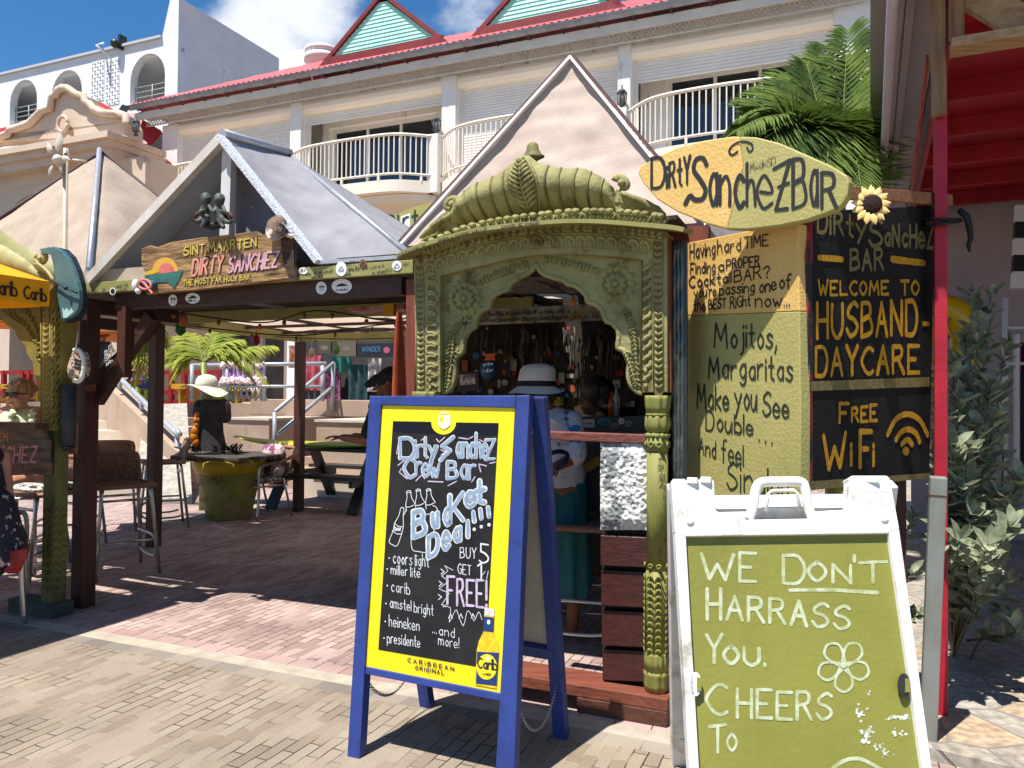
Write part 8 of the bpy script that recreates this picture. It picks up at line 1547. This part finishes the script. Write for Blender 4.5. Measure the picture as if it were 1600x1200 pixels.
# --- person in a floral dress on the armchair at the edge
D2 = 4.62; P_ = lambda x, y, dv=0.0: at(x, y, D2 + dv)
fl = thing('person', 'seated person in a black floral dress mostly cut off by the left edge', 'person', gnd(-30, 970)); hip = P_(-22, 862, .02); bd = MB(); cs_ = P_(-40, 735, .05); hc = P_(-46, 655, .03)
f, sd = head(bd, hc, (.5, .8, 0)); bd.cap(hc - Z * .08, cs_ + Z * .12, .05, .055); bd.cap(cs_ + Z * .09 - V * .12, cs_ + Z * .09 + V * .12, .055, .055); bd.cap(cs_, hip, .125, .15)
for k in (-1, 1):
    h0 = hip + V * (.1 * k); kn_ = h0 + Vector((-.32, .3, .03)); an_ = kn_ + Vector((-.05, .03, -.44)); bd.cap(h0, kn_, .085, .06); bd.cap(kn_, an_, .055, .036); bd.cap(an_, an_ + Vector((-.12, .1, -.02)), .034, .026)
    s3 = cs_ + Z * .08 + V * (.17 * k); e3 = s3 + Vector((.0, .05 * k, -.26)); w3_ = e3 + Vector((-.16, .16, -.02)); bd.cap(s3, e3, .045, .038); bd.cap(e3, w3_, .037, .026); hand(bd, w3_, w3_ - e3, -Z)
remesh(build('body', bd, fair, fl), .01, 3); face(fl, hc, f, sd)
b = MB(); b.ball(hc + Z * .03 - f * .03, .105, 10); b.cap(hc - f * .07, hc - f * .08 - Z * .15, .07, .05); remesh(build('hair', b, M('brown_hair', S(74, 50, 36, .7), S(50, 34, 26, .7), 60, .5, .4, 100), fl), .009, 1)
b = MB(); b.cap(cs_ + Z * .02, hip, .14, .17); b.cap(cs_ + Z * .08 - V * .1, cs_ + Z * .08 + V * .1, .07, .07); b.cap(hip, P_(6, 850, .0), .15, .13); b.cap(P_(-4, 790, .0), P_(8, 862, -.02), .1, .12)
for k in (-1, 1): b.cap(hip + V * (.1 * k), hip + V * (.1 * k) + Vector((-.32, .3, .03)), .1, .08)
remesh(build('dress', b, M('black_floral', (.016, .016, .024, 1), S(226, 190, 180, .75), 26, .85, .15, 30, lo=.58, hi=.62), fl), .01, 3)
rb_ = MB(); rb_.trace(PL(P_(15, 890, -.1), V), [(-6, 866), (31, 858), (27, 876), (18, 897), (10, 897), (-6, 886)], .06); bg_ = thing('handbag', 'red handbag with small white flower print hanging on the edge armchair', 'handbag', P_(14, 897, -.1)); build('bag', rb_, M('red_bag', S(176, 36, 40, .75), S(150, 28, 34, .75), 8, .5), bg_, bevel=.012); b = MB(); PB2 = PL(P_(15, 890, -.1), V)
for x, y in ((10, 876), (14, 882), (8, 884), (2, 876)):
    for q in range(5): a = q * 1.257; petal(b, PB2, x, y, 2.6 * math.cos(a), 2.6 * math.sin(a), 2, .002, .002)
build('flower_print', b, white, bg_)
# --- person in the white sun hat standing at the bar
D3 = 4.6; P_ = lambda x, y, dv=0.0: at(x, y, D3 + dv)
wp3 = thing('person', 'person in white sun hat, blue patterned shirt and teal skirt standing inside the archway', 'person', gnd(878, 1016)); hc = P_(838, 612); bd = MB(); f, sd = head(bd, hc, (-.75, .55, -.12)); nk = P_(853, 640, .0); ch_ = P_(866, 675, .02); bd.cap(hc - Z * .06, nk, .055, .06); bd.cap(nk - Z * .02 - X * .09, P_(893, 655, .05), .055, .055); bd.cap(ch_, P_(874, 740, .05), .125, .13)
hip = P_(877, 762, .05); bd.cap(P_(874, 740, .05), hip, .13, .15)
for k in (-1, 1): h0 = hip + X * (.07 * k); kn_ = h0 + Vector((.01 * k, -.02, -.45)); an_ = Vector((h0.x + .01 * k, h0.y + .03, .08)); bd.cap(h0, kn_, .085, .058); bd.cap(kn_, an_, .054, .036); bd.cap(an_ - Z * .03, an_ - Z * .05 + Vector((-.12, .08, 0)), .034, .028)
sh_ = P_(893, 660, -.02); el = P_(897, 716, -.08); wr2 = P_(866, 730, -.2); bd.cap(sh_, el, .05, .042); bd.cap(el, wr2, .04, .028); hand(bd, wr2, wr2 - el, -Z); sh2 = P_(846, 662, .08); el2 = P_(838, 712, .1); bd.cap(sh2, el2, .05, .042); bd.cap(el2, P_(820, 690, .25), .04, .028); hand(bd, P_(820, 690, .25), (-.3, .8, .1), -Z)
remesh(build('body', bd, tanb, wp3), .009, 3); face(wp3, hc, f, sd)
b = MB(); b.cap(ch_ + Z * .01, P_(876, 748, .05), .145, .155); b.cap(nk - Z * .035 - X * .06, P_(890, 660, .04), .072, .075); b.cap(sh_, el + Z * .03, .072, .078); b.cap(sh2, el2 + Z * .04, .068, .07)
sht = remesh(build('shirt', b, M('white_blue_shirt', S(222, 222, 230, .85), S(50, 130, 190, .8), 7, .85, .2, 20, lo=.58, hi=.61), wp3), .009, 3)
sk = MB(); z0s, z1s = P_(878, 922, .05).z, P_(877, 752, .05).z
def skf(s_, t): a = 2 * math.pi * s_; r_ = lerp(.165, .19, t) * (1 + .09 * math.sin(9 * a + t) * t); return Vector((hip.x + r_ * math.cos(a) * .95, hip.y + r_ * .85 * math.sin(a), lerp(z1s, z0s + .04 * math.sin(2 * a + 1), t)))
sk.grid(skf, 90, 12); build('skirt', sk, M('teal_skirt', S(50, 130, 130, .8), S(34, 104, 108, .8), 5, .85, .2, 14, (6, 6, 1)), wp3)
b = MB(); hx = hc + Z * .055; b.lathe(hx, [(.112, -.02), (.113, .03), (.108, .075), (.09, .10), (.05, .112), (.001, .116)], 28, (X, Y, (Z + X * .12).normalized()))
def brim3(s_, t): a = 2 * math.pi * s_; r_ = lerp(.108, .185, t); return hx + Vector((r_ * math.cos(a), r_ * math.sin(a), -.02 - .055 * t ** 1.3 + .015 * t * math.sin(2 * a + .5) + .02 * math.cos(a) * t))
b.grid(brim3, 48, 6); ht3 = build('sun_hat', b, M('white_hat', S(250, 240, 232, .92), S(238, 226, 216, .9), 6, .9, .2, 60), wp3)
b = MB(); b.lathe(hx - Z * .012, [(.1155, -.012), (.1175, .0), (.1165, .016), (.113, .02)], 28); b.tube([hx + Vector((.105, -.04, -.0)), hx + Vector((.14, -.06, -.05)), hx + Vector((.15, -.07, -.12))], [.012, .012, .003], 6); b.tube([hx + Vector((.183 * math.cos(a), .183 * math.sin(a), -.072 + .015 * math.sin(2 * a + .5) + .02 * math.cos(a))) for a in [k * .2618 for k in range(25)]], .008, 6); build('hat_band', b, M('black_ribbon', (.014, .014, .016, 1), rough=.7), ht3)
b = MB(); b.grid(lambda s_, t: P_(lerp(842, 890, s_) - 12 * t * (1 - s_), lerp(640, 672, s_) + t * (34 - 8 * s_), -.15 - .05 * math.sin(math.pi * s_) + .02 * math.sin(9 * s_ + 5 * t)), 18, 12); q = MB().grid(lambda s_, t: P_(lerp(842, 890, s_) - 12 * t * (1 - s_), lerp(640, 672, s_) + t * (34 - 8 * s_), -.138 - .05 * math.sin(math.pi * s_) + .02 * math.sin(9 * s_ + 5 * t)), 18, 12); b.add(q.v, [x[::-1] for x in q.f], True); build('shawl', b, M('white_shawl', S(226, 226, 234, .88), S(206, 206, 216, .85), 5, .9, .2, 30), wp3)
bb = thing('shoulder_bag', 'navy shoulder bag strap over the arm of the person in the sun hat', 'bag', P_(856, 772, -.2)); b = MB(); b.tube([P_(x, y, dv) for x, y, dv in cat([(853, 748, -.21), (866, 738, -.24), (882, 722, -.24), (887, 712, -.2), (880, 706, -.17), (868, 706, -.2), (858, 710, -.2)], 5)], .013, 8); build('strap', b, M('navy_leather', S(24, 34, 80, .7), S(18, 26, 64, .7), 8, .45), bb); b = MB(); b.ball(P_(848, 765, -.2), .07, 10, 1, .5, 1.1); build('pouch', b, MATS['navy_leather'], bb)
# --- bartender leaning over the counter
D4 = 5.6; P_ = lambda x, y, dv=0.0: at(x, y, D4 + dv)
bt4 = thing('person', 'dark haired bartender in black leaning on the counter inside the bar', 'person', Vector((P_(985, 700).x, D4 + .1, 0))); hc = P_(925, 618, .0); bd = MB(); f, sd = head(bd, hc, (-.8, .45, -.35)); ch_ = P_(975, 668, .1); hip = P_(985, 745, .2); bd.cap(hc - Z * .06, P_(948, 645, .05), .055, .06); bd.cap(P_(948, 645, .05), ch_, .11, .13); bd.cap(ch_, hip, .14, .145)
for k in (-1, 1): h0 = hip + X * .08 * k; bd.cap(h0, Vector((h0.x, h0.y, .5)), .085, .06); bd.cap(Vector((h0.x, h0.y, .5)), Vector((h0.x, h0.y, .08)), .055, .038); bd.cap(Vector((h0.x, h0.y, .04)), Vector((h0.x - .1, h0.y - .1, .035)), .034, .028)
sh_ = P_(985, 655, -.08); el = P_(990, 645, -.42); wr2 = P_(948, 641, -.55); bd.cap(sh_, el, .05, .042); bd.cap(el, wr2, .042, .03); hand(bd, wr2, wr2 - el, -Z, 1.05, .8); sh2 = P_(950, 660, .2); bd.cap(sh2, P_(935, 690, .15), .048, .04); bd.cap(P_(935, 690, .15), P_(905, 680, .2), .04, .03); hand(bd, P_(905, 680, .2), (-1, .1, .1), -Z)
remesh(build('body', bd, dark, bt4), .009, 3); face(bt4, hc, f, sd)
b = MB(); b.ball(hc + Z * .03 - f * .03, .112, 10); b.ball(hc - f * .1, .085, 8); b.cap(hc - f * .08, P_(950, 640, -.05), .08, .05); remesh(build('hair', b, M('black_hair', (.012, .01, .01, 1), (.03, .026, .024, 1), 40, .45, .5, 100, (1, 1, .3)), bt4), .008, 1)
b = MB(); b.cap(P_(950, 648, .06), ch_, .115, .15); b.cap(ch_, hip, .158, .16); b.cap(sh_, sh_.lerp(el, .5), .07, .065); b.cap(sh2, P_(938, 680, .15), .065, .06); blkc = M('black_tshirt', (.016, .016, .018, 1), (.03, .03, .032, 1), 5, .9, .2, 20)
remesh(build('shirt', b, blkc, bt4), .009, 3); b = MB(); 
for k in (-1, 1): h0 = hip + X * .08 * k; b.cap(h0, Vector((h0.x, h0.y, .5)), .1, .075); b.cap(Vector((h0.x, h0.y, .5)), Vector((h0.x, h0.y, .1)), .07, .06)
remesh(build('trousers', b, M('dark_trousers', (.02, .022, .03, 1), rough=.9), bt4), .01, 2)
# --- man in a dark cap behind the blue sandwich board
D5 = 6.4; P_ = lambda x, y, dv=0.0: at(x, y, D5 + dv)
mn5 = thing('person', 'standing man in dark cap and black patterned shirt left of the blue sandwich board', 'person', gnd(600, 890)); hc = P_(603, 598); bd = MB(); f, sd = head(bd, hc, (-.75, -.2, -.28)); ch_ = P_(603, 655, .05); hip = P_(610, 740, .1); bd.cap(hc - Z * .07, P_(607, 628, .03), .056, .06); bd.cap(P_(590, 634, -.1), P_(616, 634, .15), .055, .055); bd.cap(ch_, hip, .13, .15)
for k in (-1, 1):
    h0 = hip + Y * .1 * k; kn_ = h0 + Vector((.03, -.02, -.4)); an_ = Vector((kn_.x + .02, kn_.y, .08)); bd.cap(h0, kn_, .085, .06); bd.cap(kn_, an_, .056, .038); bd.cap(an_ - Z * .03, an_ + Vector((-.12, 0, -.045)), .036, .028)
    s5 = P_(590 + 8 * (k + 1), 638, .17 * k); e5 = s5 + Vector((-.08, .02 * k, -.26)); w5 = e5 + Vector((-.2, -.03 * k, .02)); bd.cap(s5, e5, .05, .042); bd.cap(e5, w5, .04, .03); hand(bd, w5, w5 - e5, -Z)
remesh(build('body', bd, tanb, mn5), .009, 3); face(mn5, hc, f, sd); b = MB(); b.cap(ch_ + Z * .02, hip, .145, .165); b.cap(P_(588, 636, -.12), P_(618, 636, .17), .07, .07)
for k in (-1, 1): s5 = P_(590 + 8 * (k + 1), 638, .17 * k); b.cap(s5, s5 + Vector((-.07, .02 * k, -.2)), .068, .062)
remesh(build('shirt', b, M('black_print_shirt', (.014, .014, .016, 1), (.2, .17, .12, 1), 30, .9, .2, 20, (1, 1, 2.5), lo=.6, hi=.66), mn5), .009, 3); b = MB()
for k in (-1, 1): h0 = hip + Y * .1 * k; b.cap(h0, h0 + Vector((.03, -.02, -.36)), .11, .09)
remesh(build('shorts', b, MATS['dark_trousers'], mn5), .01, 2); b = MB(); b.ball(hc + Z * .045 - f * .012, .104, 10, .98, 1.05, .82, (sd, f, Z)); b.cap(hc + Z * .05 + f * .08, hc + Z * .035 + f * .16, .05, .03); remesh(build('cap', b, blkc, mn5), .008, 1)
# --- person in a red cap on the terrace
D6 = 15.6; P_ = lambda x, y, dv=0.0: at(x, y, D6 + dv); zt6 = zu
p6 = thing('person', 'person in dark red cap and black top on the terrace between brown posts', 'person', Vector((P_(157, 600).x, D6, zt6))); hc = P_(158, 525); bd = MB(); f, sd = head(bd, hc, (.8, -.3, -.1), 1.15); ch_ = P_(157, 548); hip = P_(157, 580); bd.cap(hc - Z * .08, ch_ + Z * .12, .06, .07); bd.cap(ch_ - X * .13 + Z * .1, ch_ + X * .13 + Z * .1, .07, .07); bd.cap(ch_, hip, .15, .16); ft = Vector((hip.x, hip.y, zt6))
for k in (-1, 1): bd.cap(hip + X * .09 * k, hip.lerp(ft, .5) + X * .09 * k, .09, .065); bd.cap(hip.lerp(ft, .5) + X * .09 * k, ft + X * .1 * k + Z * .07, .06, .04); bd.cap(ft + X * .1 * k + Z * .04, ft + X * .1 * k + Z * .04 - Y * .15, .038, .03); s6 = ch_ + X * .19 * k + Z * .09; e6 = s6 + Vector((.03 * k, -.05, -.28)); w6 = e6 + Vector((.14, -.16, .14)); bd.cap(s6, e6, .055, .045); bd.cap(e6, w6, .042, .03); hand(bd, w6, w6 - e6, Y)
remesh(build('body', bd, tanb, p6), .016, 2); face(p6, hc, f, sd, 1.15); b = MB(); b.cap(ch_ + Z * .04, hip, .17, .18); b.cap(ch_ - X * .15 + Z * .1, ch_ + X * .15 + Z * .1, .09, .09); remesh(build('black_top', b, blkc, p6), .016, 2); b = MB(); b.ball(hc + Z * .05, .125, 10, 1, 1, .9); b.cap(hc + Z * .05 + f * .1, hc + Z * .03 + f * .19, .05, .03); remesh(build('cap', b, M('dark_red_cap', S(110, 26, 24, .7)), p6), .012, 1)
# --- woman in blue shorts on the lime seat
D7 = 15.1; P_ = lambda x, y, dv=0.0: at(x, y, D7 + dv)
p7 = thing('person', 'woman in bikini top and blue shorts seated on the lime seat beside the second post', 'person', Vector((P_(222, 632).x, D7, zt6))); hc = P_(222, 530); bd = MB(); f, sd = head(bd, hc, (-.3, .9, 0), 1.05); ch_ = P_(221, 562); hip = P_(226, 595); bd.cap(hc - Z * .08, ch_ + Z * .12, .055, .06); bd.cap(ch_ - X * .13 + Z * .1, ch_ + X * .13 + Z * .1, .06, .06); bd.cap(ch_, hip, .125, .14); bd.cap(ch_ - X * .05, ch_ + X * .05, .12, .12)
for k in (-1, 1): h0 = hip + X * .07 * k; kn_ = h0 + Vector((-.3, -.28, -.06)) if k < 0 else h0 + Vector((-.1, -.4, -.02)); an_ = Vector((kn_.x - .06, kn_.y + .05, zt6 + .07)); bd.cap(h0, kn_, .085, .06); bd.cap(kn_, an_, .055, .038); bd.cap(an_ - Z * .03, an_ - Z * .04 + Vector((-.08, -.12, 0)), .034, .028); s7 = ch_ + X * .17 * k + Z * .09; e7 = s7 + Vector((.04 * k, .02, -.26)); bd.cap(s7, e7, .046, .038); bd.cap(e7, e7 + Vector((-.02 * k, -.2, -.08)), .036, .027); hand(bd, e7 + Vector((-.02 * k, -.2, -.08)), (-.02 * k, -.9, -.3), -Z)
remesh(build('body', bd, tanb, p7), .014, 2); face(p7, hc, f, sd, 1.05); b = MB(); b.cap(hip + Z * .02, hip - Z * .02, .155, .16)
for k in (-1, 1): h0 = hip + X * .07 * k; kn_ = h0 + Vector((-.3, -.28, -.06)) if k < 0 else h0 + Vector((-.1, -.4, -.02)); b.cap(h0, h0.lerp(kn_, .45), .105, .09)
remesh(build('shorts', b, M('blue_shorts', S(30, 50, 130, .75), S(200, 210, 230, .8), 12, .8, lo=.6, hi=.63), p7), .014, 2); b = MB(); b.lathe(ch_ + Z * .08, [(.132, -.02), (.136, 0), (.134, .02)], 24, (X, Y, Z), True, None, (1.15, 1)); build('bikini_top', b, blkc, p7); b = MB(); b.ball(hc + Z * .03 - f * .03, .115, 9); b.ball(hc + Z * .13 - f * .04, .06, 8); remesh(build('hair', b, MATS['brown_hair'], p7), .012, 1)
